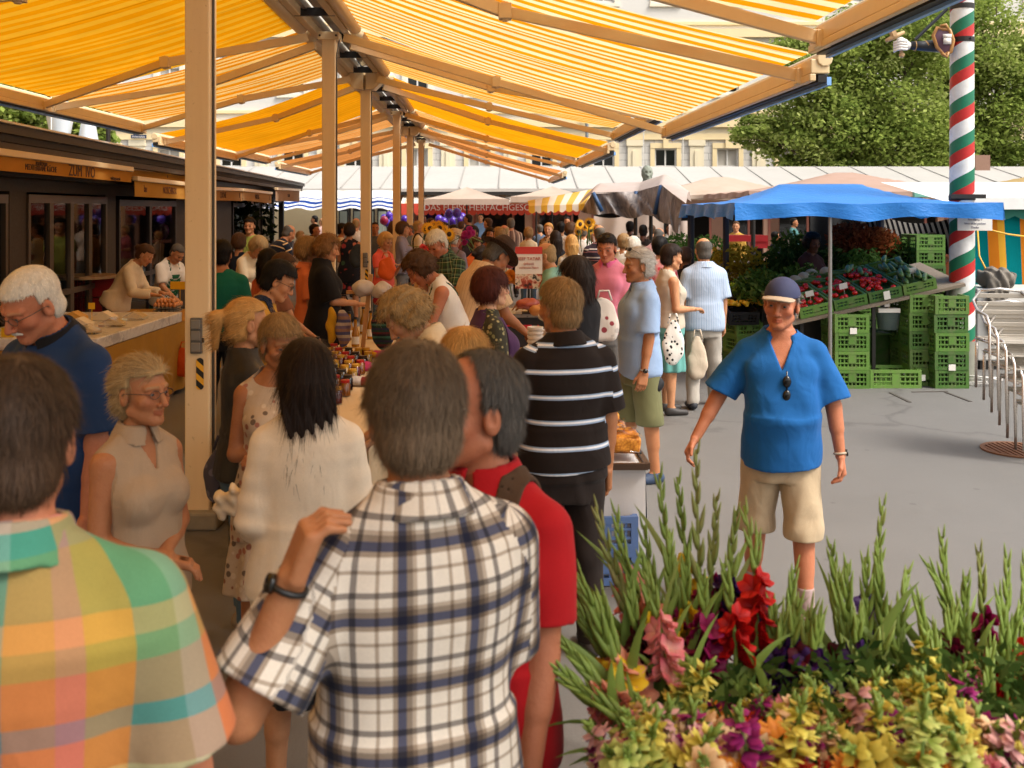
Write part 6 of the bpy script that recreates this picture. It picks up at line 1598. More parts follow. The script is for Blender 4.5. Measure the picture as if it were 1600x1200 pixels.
f4p=bp('person with white hair, glasses and moustache looking down, in a blue polo with black collar',48,424,405,152,'m',('crop','white',.007),'red',T(navpolo,.85,.80,sl_loose=.035,loose=.02),BT(shp,'shorts',.46,loose=.03),arms=('down',((.25,-.1,-1),(.0,.3,-1))),build=1.12,belly=.06,head=(-6,26,-6),age=1,glasses={'col':'#4a3a30'},collar=black,moustache='white',group=FG_,lean=5)
fwd_=(f4p.world(f4p.tpt((0,1,1.2)))-f4p.world(f4p.tpt((0,0,1.2)))).normalized(); upv=(f4p.world(f4p.tpt((0,0,1.5)))-f4p.world(f4p.tpt((0,0,1.2)))).normalized(); rgt=upv.cross(fwd_)*1.0
shirt4=[c for c in f4p.root.children if c.name.startswith('shirt')][0]
for k_,(ln,sz) in enumerate((('Sailing Day',.034),('Regatta',.024),('club team',.020))):
    put_text('lettering',ln,sz,frame(f4p.world(f4p.tpt((-.085,.171-.004*k_,1.30-.042*k_))),rgt,upv,fwd_),plain('white_embroidery','#a9a39a',.8),shirt4)
# --- second row, left of centre
bp('blonde ponytailed person in a dark grey leather jacket and jeans',388,464,318,-62,'f',('pony','blonde'),'mid',T(cloth_mat('cloth_leather','plain','#2e2a26',rough=.45),1.9,.86,loose=.022,sl_loose=.03,name='jacket'),BT(jeans,'trousers',.12,loose=.006),arms=('down','bent'),shoe='#7d6a55',group=FG_,strap=(-1,'cross',.012,black))
flo=cloth_mat('cloth_pale_floral','floral','#b9a48c',['#8a5a4a','#c9b79f','#6a5a4c','#a06a58'],period=.035)
bp('person with grey brown hair in a sleeveless floral dress, half hidden behind the cardigan',438,496,352,-165,'f',('short','sandy',.022),'tan',T(flo,0,.7,neck='wide',flare=.04,name='dress'),BT(flo,'skirt',.45),arms=('fold','fold'),head=(20,10,0),group=FG_)
ye=C('mustard_tee','#c08a2e')
bp('person with black hair and dark glasses in a mustard tee with a dark backpack strap',436,412,228,-82,'m',('short','black',.020),'mid',T(ye,.6,.85),BT(grey),arms=('fwd','table'),lean=14,head=(0,14,0),glasses={'col':'#1a1614'},group=FG_,strap=(1,'plain',.03,navy))
bp('person in a dark green tee seen from behind, cut off by the nearest post',347,376,164,4,'m',('short','black',.016),'tan',T(C('bottle_green','#12604c'),.8,.86,sl_loose=.03),BT(black),build=1.08,group=FG_)
bp('person with auburn brown bob in a navy tee, seen from behind beside the green shirt',374,364,108,-8,'f',('bob','brown'),'mid',T(navy,.5,.86),BT(navy),arms=('down','bent'),group=FG_)
bp('smiling young person with short dark hair in a lime tee behind the stall',390,341,88,176,'m',('short','black',.02),'mid',T(C('lime','#9aa34a'),.55,.86),BT(jeans),arms=('bent','down'),smile=1,group=FG_)
bp('fair haired person bending over the counter, pale jacket',404,372,118,-120,'f',('bob','ash'),'mid',T(cream_c,1.8,.84),BT(grey),lean=22,arms=('table','table'),head=(0,20,0),group=FG_)
nst=cloth_mat('cloth_navy_tan_stripe','h',[(0,'#121a28'),(.55,'#c9a878'),(.72,'#121a28')],period=.115)
bp('person in a navy polo with tan stripes bending away beyond the kiosk counter',452,353,90,-52,'m',('bald','dkgrey'),'tan',T(nst,.7,.84,sl_loose=.03,loose=.02),BT(grey),lean=28,arms=('table','table'),build=1.12,group=FG_)
bp('person with long black hair in a coral tee',420,388,150,-28,'f',('long','black',.018,.24),'mid',T(C('coral_pink','#c8684e'),.5,.86),BT(jeans),arms=('bent','bent'),group=FG_)
bp('person with chestnut hair mostly hidden behind the dark haired person with glasses',444,398,168,-60,'f',('short','brown',.024),'mid',T(C('brick','#8a5a44'),.6,.86),BT(grey),lean=12,arms=('table','table'),group=FG_)
bp('fair haired person in an apricot polo standing next to the black dress',482,370,150,-70,'f',('fluffy','sandy'),'mid',T(C('apricot','#dd7d50'),.85,.84,sl_loose=.03),BT(khaki),arms=('down','bent'),group=FG_,collar=C('apricot','#dd7d50'))
bp('person with curly light brown hair in a loose black dress, reaching over the jars',512,366,152,-74,'f',('fluffy','ltbrown'),'mid',T(black,.95,.55,sl_loose=.05,loose=.035,drape=1.1,flare=.05,name='dress'),BT(black,'skirt',.35,flare=.03),arms=('bent','fwd'),head=(0,12,0),group=FG_,build=1.08)
fl2=cloth_mat('cloth_black_floral','floral','#151216',['#151216','#8a2f2c','#151216','#a0563a','#2f4a34'],period=.12)
bp('person with dark bob in a black floral sleeveless dress seen from behind',546,348,84,8,'f',('bob','dkbrown'),'tan',T(fl2,0,.5,flare=.05,neck='round',name='dress'),BT(fl2,'skirt',.5,flare=.05),arms=('bent','bent'),group=FG_,build=1.08)
bp('bald person in a white shirt behind the second and third posts',557,341,66,-20,'m',('bald','ash',.004),'mid',T(white,.8,.84),BT(grey),group=FG_)
bp('person in a dark grey tee half hidden behind the third post',586,347,72,-170,'m',('crop','dkbrown'),'tan',T(C('slate','#4a4c4e'),.6,.86),BT(jeans),group=FG_,build=1.1)
bp('blonde person in a coral tee looking down at a phone beside the third post',603,363,103,-128,'f',('bob','blonde'),'mid',T(C('coral','#dd5a48'),.6,.84,neck='v'),BT(jeans),arms=('phone','phone'),head=(0,16,0),group=FG_)
bp('person with brown bob in a lilac grey blouse, facing right',630,346,82,-92,'f',('bob','brown'),'mid',T(C('lilac_grey','#7d7886'),1.2,.82,loose=.025),BT(grey),arms=('bent','fwd'),group=FG_)
bp('person with short fair hair wearing a pale backpack over a white top',654,345,72,-75,'m',('crop','ash'),'mid',T(white,.7,.84),BT(khaki),strap=(1,'plain',.03,black),group=FG_)
bp('person in black with dark hair, far back near the red valance',661,336,48,-110,'m',('short','black'),'dark',T(black,1.9,.84),BT(black),group=FG_)
bp('person with brown hair and dark jacket over white shirt, behind the sunflowers',674,341,52,-100,'f',('short','brown'),'mid',T(black,1.9,.84),BT(black),group=FG_)
bp('person in a light blue blouse below the violet balloons',722,346,52,-60,'f',('bob','brown'),'mid',T(C('pale_blue','#a9b4be'),1.0,.84),BT(grey),group=FG_)
bp('tall person in a navy suit, facing left under the butcher awning',731,335,54,70,'m',('short','dkbrown'),'tan',T(navy,1.95,.78),BT(navy),group=FG_)
bp('person in a dark suit holding a white sheet of paper',762,341,60,62,'m',('short','brown'),'mid',T(C('charcoal','#2a2a30'),1.95,.78),BT(C('charcoal','#2a2a30')),arms=('phone','phone'),group=FG_)
bp('person with dark cap far back in front of the salmon pillar',751,334,44,180,'m',('short','black'),'mid',T(C('steel_blue','#5f7590'),1.0,.84),BT(grey),group=FG_)
brs=cloth_mat('cloth_brown_stripe','v',[(0,'#6f5548'),(.4,'#b39a86'),(.55,'#8a7060'),(.7,'#54403a')],period=.11)
bp('broad person in a brown vertically striped shirt seen from behind',798,341,66,6,'m',('short','saltpep'),'tan',T(brs,.8,.82,sl_loose=.035,loose=.025),BT(dkbrown),arms=('bent','bent'),build=1.12,group=FG_)
bp('dark haired person facing the camera in the middle of the crowd',766,356,78,172,'f',('curly','dkbrown'),'tan',T(C('rust','#7a4a36'),.6,.84),BT(grey),group=FG_)
bp('person with reddish blonde hair seen behind the brown felt hat',779,355,80,60,'f',('fluffy','sandy'),'mid',T(C('sand','#b0946e'),.7,.84),BT(grey),group=FG_)
bp('person in a beige cloth hat and mauve grey top',711,361,104,-28,'m',('short','white'),'red',T(C('mauve_grey','#7c6b70'),.8,.84,sl_loose=.03),BT(grey),hat=('cloth',C('beige_hat','#b89a78'),C('beige_hat_band','#8a7058')),head=(0,12,0),group=FG_,lean=10)
gpl=cloth_mat('cloth_green_plaid','plaid',[(0,'#2f4a30'),(.3,'#a9a878'),(.36,'#1f2a26'),(.55,'#4a6a58'),(.7,'#7a8a6a'),(.76,'#22302a')],period=.10)
bp('person with thick white hair in a green plaid shirt leaning forward',682,364,142,140,'m',('short','white',.02),'red',T(gpl,.85,.84,sl_loose=.035,loose=.02),BT(dkbrown),lean=16,head=(0,20,0),arms=('fwd','fwd'),build=1.08,collar=gpl,group=FG_,age=1)
dg=C('dark_green_apron','#1f3f28')
bp('person with curly brown hair, sleeveless white top and dark green apron, bending down',655,398,190,98,'f',('curly','brown',.026),'red',T(white,0,.84,loose=.011),BT(black),lean=24,head=(0,22,0),arms=('table','table'),apron=dg,build=1.12,group=FG_,age=1)
bp('elderly person with wavy grey hair in a cream blouse, head bowed over the stall',632,460,305,92,'f',('curly','ash',.028),'pale',T(cream_c,1.2,.84,loose=.025),BT(grey),lean=20,head=(0,24,0),arms=('table','table'),group=FG_,age=1)
bp('short fair haired person low behind the balding head in red',728,514,335,-70,'f',('bob','blonde'),'pale',T(C('dusty_rose','#a07a6a'),.8,.84),BT(grey),head=(0,14,0),arms=('bent','bent'),group=FG_)
gfl=cloth_mat('cloth_dark_floral','floral','#3a382c',['#7d7a50','#26241e','#a09468','#4a4a34'],period=.03)
bp('person with dark auburn bob in a long purple vest over a floral blouse',768,417,238,-72,'f',('bob','auburn',.024,'fringe'),'pale',T(gfl,.9,.8,sl_loose=.03),BT(C('dark_skirt','#2a2430'),'skirt',.25,flare=.02),vest=dict(mat=C('purple_vest','#4b2f52'),hem=.46),arms=('bent','bent'),group=FG_,build=1.05)
vst=cloth_mat('cloth_beige_pinstripe','v',[(0,'#c9a985'),(.7,'#a98a68'),(.8,'#c9a985')],period=.03)
bp('person in a dark brown felt hat with a yellow flower and beige pinstripe shirt, stooping',778,380,182,-58,'m',('short','dkgrey'),'tan',T(vst,.75,.74,sl_loose=.04,loose=.03,drape=1.05),BT(beige),lean=20,head=(0,24,0),arms=('table','table'),hat=('felt',C('brown_felt','#3c2a20'),C('hat_cord','#a8905c')),build=1.05,group=FG_)
bp('person in a mint green tee half hidden behind the red and white placard',852,380,150,80,'m',('bald','ash'),'mid',T(C('mint','#7fb0a2'),.8,.84,sl_loose=.035,loose=.02),BT(jeans),arms=('bent','fwd'),lean=12,build=1.08,group=FG_)
# --- centre
bst=cloth_mat('cloth_brown_blue_stripe','h',[(0,'#1d1410'),(.62,'#8fa3bd'),(.68,'#e2e2e4'),(.76,'#8fa3bd'),(.81,'#1d1410')],period=.118,off=.25)
f59=bp('person in dark brown polo with thin pale blue stripes, standing at the table end',874,437,330,16,'m',('short','sandy',.014),'tan',T(bst,.85,.89,sl_loose=.036,loose=.02),BT(dkbrown,loose=.02),arms=(((.30,.12,-1),(.1,.5,-1)),((.12,-.02,-1),(.02,.12,-1))),head=(22,4,0),build=1.10,collar=C('dark_brown_collar','#1d1410'),group=FG_,legs=((.05,.04),(.05,-.04)))
bp('person with long curly black hair in a black jacket carrying a white bag',898,402,214,48,'f',('long','dkbrown',.030,.26),'mid',T(black,1.9,.86,loose=.025,sl_loose=.03,name='jacket'),BT(navy),arms=('bent','bent'),group=FG_,head=(10,8,0))
pk=C('pink_polo','#c87488')
bp('person in a pink polo with sunglasses pushed up, looking down with folded arms',948,366,160,150,'m',('short','dkbrown',.014),'red',T(pk,.8,.82,sl_loose=.03,loose=.018),BT(grey),arms=('fold','fold'),head=(10,14,0),sunglass_up=True,collar=C('pink_collar','#d2608a'),group=FG_,watch=[(0,'#3a3836')])
lb_=C('light_blue_shirt','#8fa6c6')
bp('person with silver hair in a light blue shirt and olive shorts, sunglasses on the head',996,389,202,100,'m',('swept','silver',.018),'tan',T(lb_,.85,.80,sl_loose=.036,loose=.025,drape=1.0,neck='open'),BT(olive,'shorts',.44,loose=.03),arms=('down',((.10,.02,-1),(.02,.22,-1))),sunglass_up=True,collar=lb_,shoe='#2f3f58',watch=[(0,'#8a7f72')],group=FG_,head=(6,4,0),legs=((.04,-.10),(.04,.12)))
bsv=cloth_mat('cloth_blue_pinstripe','v',[(0,'#a9b8cc'),(.6,'#7d92b2'),(.75,'#a9b8cc')],period=.022)
bp('balding person in a pale blue pinstriped shirt and beige trousers, walking away',1099,372,147,3,'m',('bald','dkgrey',.008),'mid',T(bsv,.85,.80,sl_loose=.04,loose=.028,drape=1.0),BT(C('pale_trousers','#a79f94'),loose=.02),arms=('down','down'),legs=((.10,-.16,.1),(.08,.14)),collar=bsv,watch=[(0,'#0d0c0b')],group=FG_,shoe='#23252c')
bp('person with short dark hair in a sleeveless cream top and teal skirt',1050,383,152,-75,'f',('short','dkbrown',.020),'mid',T(C('ecru','#b8ab98'),0,.9,loose=.012),BT(C('teal_skirt','#5f9a92'),'skirt',.45,flare=.02),arms=('down','bent'),head=(0,10,0),group=FG_,build=1.08)
rose=cloth_mat('cloth_rose_floral','floral','#d08a86',['#c8404c','#e0b0a4','#d06a66','#e8c8bc'],period=.06)
bp('dark haired person in a pink floral blouse behind the sleeveless cream top',1031,371,126,-15,'f',('short','black',.026),'mid',T(rose,.7,.84,sl_loose=.03,loose=.02),BT(grey),arms=('bent','bent'),group=FG_)
bp('bald person in a pale pink shirt bending forward by the stall',1030,357,94,-38,'m',('bald','dkgrey',.004),'tan',T(C('pale_pink_shirt','#c79c9c'),.9,.84,sl_loose=.03),BT(navy),lean=20,arms=('table','table'),group=FG_)
bp('person with short white hair behind the silver haired one',990,370,112,-10,'f',('fluffy','white'),'mid',T(white,.7,.84),BT(grey),group=FG_)
bp('person with ginger blonde hair in a white top next to the white haired one',975,366,104,-30,'f',('short','sandy',.02),'mid',T(white,.7,.84),BT(grey),group=FG_)
strp=cloth_mat('cloth_plum_stripe','h',[(0,'#2a1f28'),(.45,'#8a5a58'),(.55,'#2a1f28'),(.75,'#b0a49c'),(.9,'#2a1f28')],period=.13)
bp('balding person in a dark plum polo with pale stripes, seen from behind',936,352,98,10,'m',('bald','saltpep'),'mid',T(strp,.8,.82,sl_loose=.035,loose=.022),BT(grey),build=1.1,group=FG_)
bp('person with long straight dark hair in a dark top near the mint tee',868,360,98,10,'f',('long','dkbrown',.016,.30),'mid',T(black,.5,.86),BT(jeans),arms=('bent','bent'),group=FG_)
bp('person with long straight blonde hair in a white top',893,366,106,4,'f',('long','blonde',.014,.20),'mid',T(white,.4,.86),BT(jeans),group=FG_)
leo=cloth_mat('cloth_leopard','floral','#9a7a54',['#2a1e16','#9a7a54','#3a2a1c','#8a6a48'],period=.05)
bp('person with short fair hair in a leopard print blouse facing the camera',857,349,74,165,'f',('short','blonde',.02),'pale',T(leo,.8,.84),BT(black),arms=('bent','bent'),group=FG_,age=1)
bp('dark haired person in a white shirt beyond the blonde one',877,347,72,-20,'m',('short','black'),'mid',T(white,.9,.84),BT(grey),group=FG_)
bp('person with brown bob facing right in front of the sunflowers',893,347,76,-70,'f',('bob','brown'),'mid',T(white,.8,.84),BT(grey),group=FG_)
bp('grey haired person in a white tee beside the sunflowers',912,351,80,-20,'f',('short','saltpep',.02),'mid',T(white,.6,.84),BT(grey),group=FG_)
bp('person in sunglasses far back under the striped awning',886,339,52,175,'m',('short','black'),'tan',T(black,.6,.84),BT(grey),group=FG_)
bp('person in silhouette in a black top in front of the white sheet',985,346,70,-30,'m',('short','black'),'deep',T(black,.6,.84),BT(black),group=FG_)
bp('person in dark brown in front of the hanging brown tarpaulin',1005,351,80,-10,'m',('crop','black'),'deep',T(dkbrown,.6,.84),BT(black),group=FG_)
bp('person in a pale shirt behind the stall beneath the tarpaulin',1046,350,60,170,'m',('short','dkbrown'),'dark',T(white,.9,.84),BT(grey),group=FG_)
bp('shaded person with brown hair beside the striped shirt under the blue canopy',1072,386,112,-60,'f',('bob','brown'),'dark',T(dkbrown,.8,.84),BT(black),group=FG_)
bp('person in a mustard jacket far behind the vegetable counter',1150,346,62,160,'m',('short','brown'),'mid',T(C('mustard_jacket','#b58a3a'),1.9,.82),BT(grey),group=FG_)
bp('person in a teal tee far back beyond the grey sack',1241,341,52,-120,'m',('short','black'),'tan',T(C('teal_tee','#3f6a68'),.7,.84),BT(grey),group=FG_)
bp('person in navy partly hidden by the grey sack',1212,362,66,-90,'m',('short','black'),'tan',T(navy,1.0,.84),BT(navy),group=FG_)
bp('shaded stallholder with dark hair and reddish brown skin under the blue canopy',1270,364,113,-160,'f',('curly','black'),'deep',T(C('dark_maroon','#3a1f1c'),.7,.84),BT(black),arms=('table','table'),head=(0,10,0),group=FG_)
# --- right
blue=C('blue_jersey','#175a9a',bump=.7)
beigesh=C('beige_shorts','#b7a284',bump=.7)
capm=plain('navy_cap_cotton','#2b3152',.8,0,.15,20); peak=plain('sun_faded_peak','#a8957f',.8,0,.12,10)
f56=bp('person in a navy cap, blue V neck tee and beige shorts walking towards the camera',1221,437,306,168,'m',('short','grey',.008),'red',T(blue,.90,.81,neck='v',sl_loose=.040,loose=.016,drape=1.0,fold=.0065),BT(beigesh,'shorts',.45,loose=.026),arms=(((.34,.02,-1),(.12,.16,-1)),((.62,.06,-1),(.55,.42,-1))),age=1,cap=(capm,peak),belly=.05,build=.98,head=(-14,2,-4),legs=((.05,.14),(.09,-.10,.12)),socks=C('pink_grey_sock','#a08a86'),shoe='#5a4a40',watch=[(0,'#a89a84')],group=FG_,curl=.8)
# sunglasses hanging from the V and breast pocket
m=MB()
for dz in(0,-.072):
    c=f56.world(f56.tpt((-.022,.158,1.262+dz))); m.ell(c,(.022,.012,.030),12,8)
a=f56.world(f56.tpt((-.022,.160,1.315))); b=f56.world(f56.tpt((-.022,.156,1.16))); m.tube([a,b],.004,6)
tag(m.build('sunglasses',glossy('black_sunglasses','#0d0c0c',.06),None,True),'black sunglasses hanging from the V neck of the blue tee','sunglasses')
pv=[f56.world(f56.tpt((x,.150-.25*abs(x+.11)**1.0*0-(x+.02)**2*1.6,z))) for x,z in((-.06,1.265),(-.15,1.265),(-.15,1.165),(-.105,1.15),(-.06,1.165))]
bp('young person with cropped dark hair in a salmon tank top reaching into crates',1456,364,106,118,'m',('crop','dkbrown',.006),'dark',T(C('salmon_tank','#d87a5a'),.15,.84),BT(jeans),arms=('reach','fwd'),head=(0,14,0),lean=8,group=FG_)
# --- egg stall
bp('person with hair in a dark bun, cream jumper and brown apron, bending over the eggs',227,383,124,-92,'f',('bun','brown'),'mid',T(cream_c,1.85,.86,loose=.02,sl_loose=.03),BT(C('apron_brown','#4a3840'),'skirt',.3,waist=1.12,flare=.02),lean=32,head=(0,4,0),arms=('fwd','fwd'),group=FG_,build=1.08)
bp('person with cropped grey hair in a white tee and green apron at the egg stall',277,384,116,-118,'m',('crop','dkgrey'),'mid',T(white,.85,.84,sl_loose=.03),BT(grey),lean=18,head=(0,22,0),arms=('table','table'),apron=C('green_apron','#1f5a3c'),group=FG_,build=1.05)
# --- terrace
bp('person with dark hair in a white shirt on the terrace, facing left',491,337,46,86,'m',('short','black'),'mid',T(white,.9,.84),BT(black),group=FG_)
bp('bald pink faced person on the terrace beside the second post',503,341,46,60,'m',('bald','ash',.003),'pale',T(C('pale_pink_tee','#b99a92'),.8,.84),BT(grey),group=FG_)
bp('person with dark hair and black collared ochre top in front of the terrace',492,350,72,-95,'m',('short','dkbrown'),'tan',T(C('ochre_top','#8a6a2e'),.8,.84),BT(grey),collar=black,group=FG_)

for (px,top,s_,yw,sx,hr,sk,col_,lab) in [
 (535,349,76,-80,'m',('short','black'),'tan','#c9c2b8','dark haired person in an off white shirt behind the black floral dress'),
 (614,345,62,-30,'f',('long','brown',.014,.2),'mid','#b58a6a','person with long brown hair in a tan top by the violet balloons'),
 (694,347,66,-100,'f',('bob','dkbrown'),'mid','#3a3436','person with dark bob and dark jacket in front of the balloon strings'),
 (739,353,88,150,'m',('short','black'),'dark','#2c2a33','dark haired person in charcoal left of the paper reader'),
 (744,371,98,-150,'f',('fluffy','brown'),'tan','#d0632a','person in a bright orange tee behind the mauve grey top'),
 (753,384,118,-60,'f',('bun','dkbrown'),'mid','#a8946a','person with a dark bun just left of the felt hat'),
 (641,352,60,120,'m',('crop','dkgrey'),'red','#6f7f8a','person in grey blue far back between the fourth and fifth posts'),
 (470,361,64,-60,'f',('bob','ash'),'pale','#cfc0b0','fair haired person in cream left of the second post'),
 (843,351,58,30,'m',('short','dkgrey'),'mid','#4f5a6a','person in slate blue far back left of the leopard blouse'),
 (924,350,58,-40,'f',('short','black'),'tan','#8a4a3a','person in rust red beyond the sunflowers'),
 (961,351,62,170,'f',('bob','blonde'),'pale','#b0a8a0','fair haired person in light grey before the white sheet'),
 (1019,352,64,-20,'m',('short','brown'),'mid','#5f4a3a','person in dark brown jacket left of the bald bending one'),
 (575,352,58,-140,'f',('fluffy','ash'),'pale','#9a5a6a','person in dull pink beside the third post, far back'),
 (708,352,74,20,'f',('curly','dkbrown'),'mid','#7a2f2a','person with curly hair in dark red beyond the sunflowers and hat'),
 (826,355,72,-10,'f',('bob','sandy'),'mid','#c8b89a','person in beige seen from behind above the placard'),
 (787,352,70,100,'m',('bald','ash'),'red','#a8b0b8','balding person in pale grey right of the felt hat')]:
    bp(lab,px,top,s_,yw,sx,hr,sk,T(C('extra_'+col_.strip('#'),col_),.8,.84),BT([grey,navy,jeans,khaki][int(px)%4]),arms=[('down','bent'),('bent','bent'),('phone','down'),('table','bent')][int(px)%4],group=FG_)
# ---------------------------------------------------------------- tables and goods in the middle
def RX(off,z): return -1.857-.03125*z+off
def table(xo0,xo1,z0,z1,h,clothm,topm,label,skirt=.02,name='market_table',xf=None):
    xf=xf or (lambda o,z: o-.03125*z)
    t_=empty(name,(xf((xo0+xo1)/2,z0),(z0+z1)/2,0),label,'table')
    m=MB(); a=[(xf(xo0,z0),z0),(xf(xo1,z0),z0),(xf(xo1,z1),z1),(xf(xo0,z1),z1)]
    m.add([(x,y,h-.03) for x,y in a]+[(x,y,h) for x,y in a],[(3,2,1,0),(4,5,6,7),(0,1,5,4),(1,2,6,5),(2,3,7,6),(3,0,4,7)]); m.build('tabletop',topm,t_)
    for (x,y) in ((xf(xo0+.06,z0+.1),z0+.1),(xf(xo1-.06,z0+.1),z0+.1),(xf(xo0+.06,z1-.1),z1-.1),(xf(xo1-.06,z1-.1),z1-.1)):
        MB().cyl((x,y,0),(x,y,h-.03),.02,n=8).build('leg',darkm,t_)
    if clothm:
        m=MB(); a2=[(xf(xo0-.012,z0),z0-.012),(xf(xo1+.012,z0),z0-.012),(xf(xo1+.012,z1),z1+.012),(xf(xo0-.012,z1),z1+.012)]
        for i in range(4):
            A=Vector((*a2[i],h+.004)); B_=Vector((*a2[(i+1)%4],h+.004)); n=(B_-A).normalized(); n=Vector((n.y,-n.x,0)); L=(B_-A).length; N=max(8,int(L*14))
            def fn(u,v): return A.lerp(B_,u)+n*(.03*v*(math.sin(u*L*21)+.6*math.sin(u*L*9+1))*.6+.012*v)-Vector((0,0,(h-skirt)*v))
            m.grid(fn,N,5)
        m.add([(x,y,h+.006) for x,y in a2],[(0,1,2,3)]); m.build('tablecloth',clothm,t_,True,auto=True)
    return t_
wcl=plain('white_cloth','#d5d2d0',.85,0,.05,3,.1); mcl=plain('mustard_cloth','#a8781e',.85,0,.2,4,.2)
table(.22,.92,5.78,10.6,.645,wcl,plain('dark_table_edge','#4a382a',.6),'low market table with white cloth running away from the brown polo, full of snack bags')
m=MB(); 
zq=5.76; m.beam((.22-.03125*zq-.02,zq-.02,.655),(.92-.03125*zq+.02,zq-.02,.655),.03,.035,up=(0,0,1)); m.beam((.92-.03125*zq+.02,zq-.02,.655),(.92-.03125*10.5+.02,10.5,.655),.03,.035)
tag(m.build('edge_strip',plain('dark_wood_strip','#4a3524',.5)),'dark wooden edging strip around the white clothed table','edging')
# gingham cloth on the left side of that table
ging=cloth_mat('cloth_red_gingham','plaid',[(0,'#b01c1c'),(.5,'#efe6e0')],period=.045)
us=[];m=MB()
def fn(u,v): us.append((u*1.6,v*.5,0)); z=6.6+1.7*u; return Vector((.185-.03125*z-.02*v-.02*v*math.sin(u*30),z,.665-.5*v))
m.grid(fn,40,8); o=m.build('checked_cloth',ging,None,True); set_vec(o.data,'cuv',np.array(us)); tag(o,'red and white gingham cloth hanging from the left side of the white table','cloth')
# snack bags
def pellets(name,c1,c2):
    t=NT(name); v=t.n('ShaderNodeTexVoronoi'); v.inputs['Scale'].default_value=75; t.l(t.obj(),v.inputs['Vector']); 
    c=t.ramp(t.n('ShaderNodeTexWhiteNoise').outputs[0],[(0,c1),(1,c2)]) if False else t.mix(v.outputs['Distance'],c2,c1)
    return t.done(t.bsdf(c,.5,0,.4,bump=v.outputs['Distance'],bstr=-.9,bdist=.01))
PEL=pellets('orange_snack_pellets','#a8560f','#eaa53c'); clearp=glass('clear_plastic','#f4f2ee',.08)
def snack_bag():
    o=empty('snack_bag',(0,0,0)); m=MB()
    def sd(p): 
        q=np.abs(p-A3(0,0,.045))-A3(.062,.085,.028); d=np.sqrt((np.maximum(q,0)**2).sum(1))-.018; return d-.006*np.sin(70*p[:,0])*np.sin(66*p[:,1])*np.sin(60*p[:,2]+1)
    V,F=sparse_mesh(sd,A3(-.1,-.12,-.02),A3(.1,.12,.12),.009); me=np_mesh('contents',V,F); link_mesh('contents',me,PEL,o)
    m=MB(); m.bx(-.085,.085,-.108,.108,.0,.012); m.grid(lambda u,v: Vector((-.083+.166*u,-.105+.21*v,.098+.018*math.sin(u*7)*math.sin(v*9)+.012*math.sin(math.pi*u))),10,10); m.build('wrapper',clearp,o,True,local=True)
    return o
sb=snack_bag(); n=0
for r_ in range(13):
    for c_ in range(4):
        if r_>2 and c_>=2 and r_<9 and (r_*4+c_)%5==0: continue
        z=5.95+r_*.235; o=sb if n==0 else copy_tree(sb); n+=1
        o.location=(.34+c_*.165-.03125*z+rng.normal(0,.006),z,.655+(.055 if (c_+r_)%3==0 else 0)); o.rotation_euler=(R(4),rng.normal(0,.05),rng.normal(0,.08))
        tag(o,'clear bag of orange snacks laid in rows on the white clothed table','snack bag','bags of orange snacks')
YCR=pellets('yellow_crisps','#b07a1a','#f0c659')
def crisp_tub():
    o=empty('crisp_tub',(0,0,0)); m=MB(); m.bx(-.13,.13,-.09,.09,0,.006)
    for a in((-.13,-.124,-.09,.09),(.124,.13,-.09,.09),(-.124,.124,-.09,-.084),(-.124,.124,.084,.09)): m.bx(*a,.006,.12)
    m.build('tub',clearp,o,local=True); m=MB()
    for k_ in range(60): 
        a=random.uniform(0,6.3); m.tube([Vector((random.uniform(-.1,.1),random.uniform(-.07,.07),.03+random.uniform(0,.12)))+Vector((.02*math.cos(a+q),.02*math.sin(a+q),.01*q)) for q in range(3)],.008,5)
    m.build('crisps',YCR,o,True,local=True); return o
ct=crisp_tub()
for i,(x,z) in enumerate(((.45,9.0),(.72,9.0),(.42,9.4),(.68,9.45))):
    o=ct if i==0 else copy_tree(ct); o.location=(x-.03125*z,z,.655); tag(o,'clear tub of curly yellow crisps on the far part of the white table','tub','tubs of yellow crisps')
def tub_stack(x,z,n,label):
    o=empty('tub_stack',(x,z,.655),label,'stacked tubs'); 
    for k_ in range(n):
        MB().lathe((x,z,.655+k_*.036),[(.050,0),(.062,.03),(.066,.034),(.066,.05),(.060,.05),(.048,.006)],16).build('tub',plain('milky_plastic','#d9cfc2',.35),o,True,auto=True)
tub_stack(.20-.01,8.35,13,'tall stack of milky plastic tubs beside the purple vest')
tub_stack(.22+.10,8.75,11,'second stack of milky tubs behind the taller one')
papm=plain('waxed_paper','#e0d6c8',.6,0,.06,10)
for i,(px,py,s) in enumerate(((862,498,172),(880,486,165),(845,488,160),(893,505,175),(826,478,158),(870,472,150))):
    def fnp(p): return sd_ell(p,A3(0,0,.05),A3(.12,.09,.055))-.012*np.sin(40*p[:,0]+7*i)*np.sin(35*p[:,1]+3*i)
    V,F=sparse_mesh(fnp,A3(-.16,-.14,-.04),A3(.16,.14,.14),.014); me=np_mesh('parcel',V,F); o=link_mesh('parcel',me,[papm,plain('sausage_red','#9a4634',.4),plain('bread_crust','#b0743a',.7,0,.2,15)][i%3])
    c=P(px,py,s); o.location=(c.x,c.y,max(.66,c.z-.03)); tag(o,['crumpled paper parcel on the deli counter','dark red sausage piece on the deli counter','bread loaf on the deli counter'][i%3]+[' near the front',' at the back'][i//3],['parcel','sausage','loaf'][i%3])
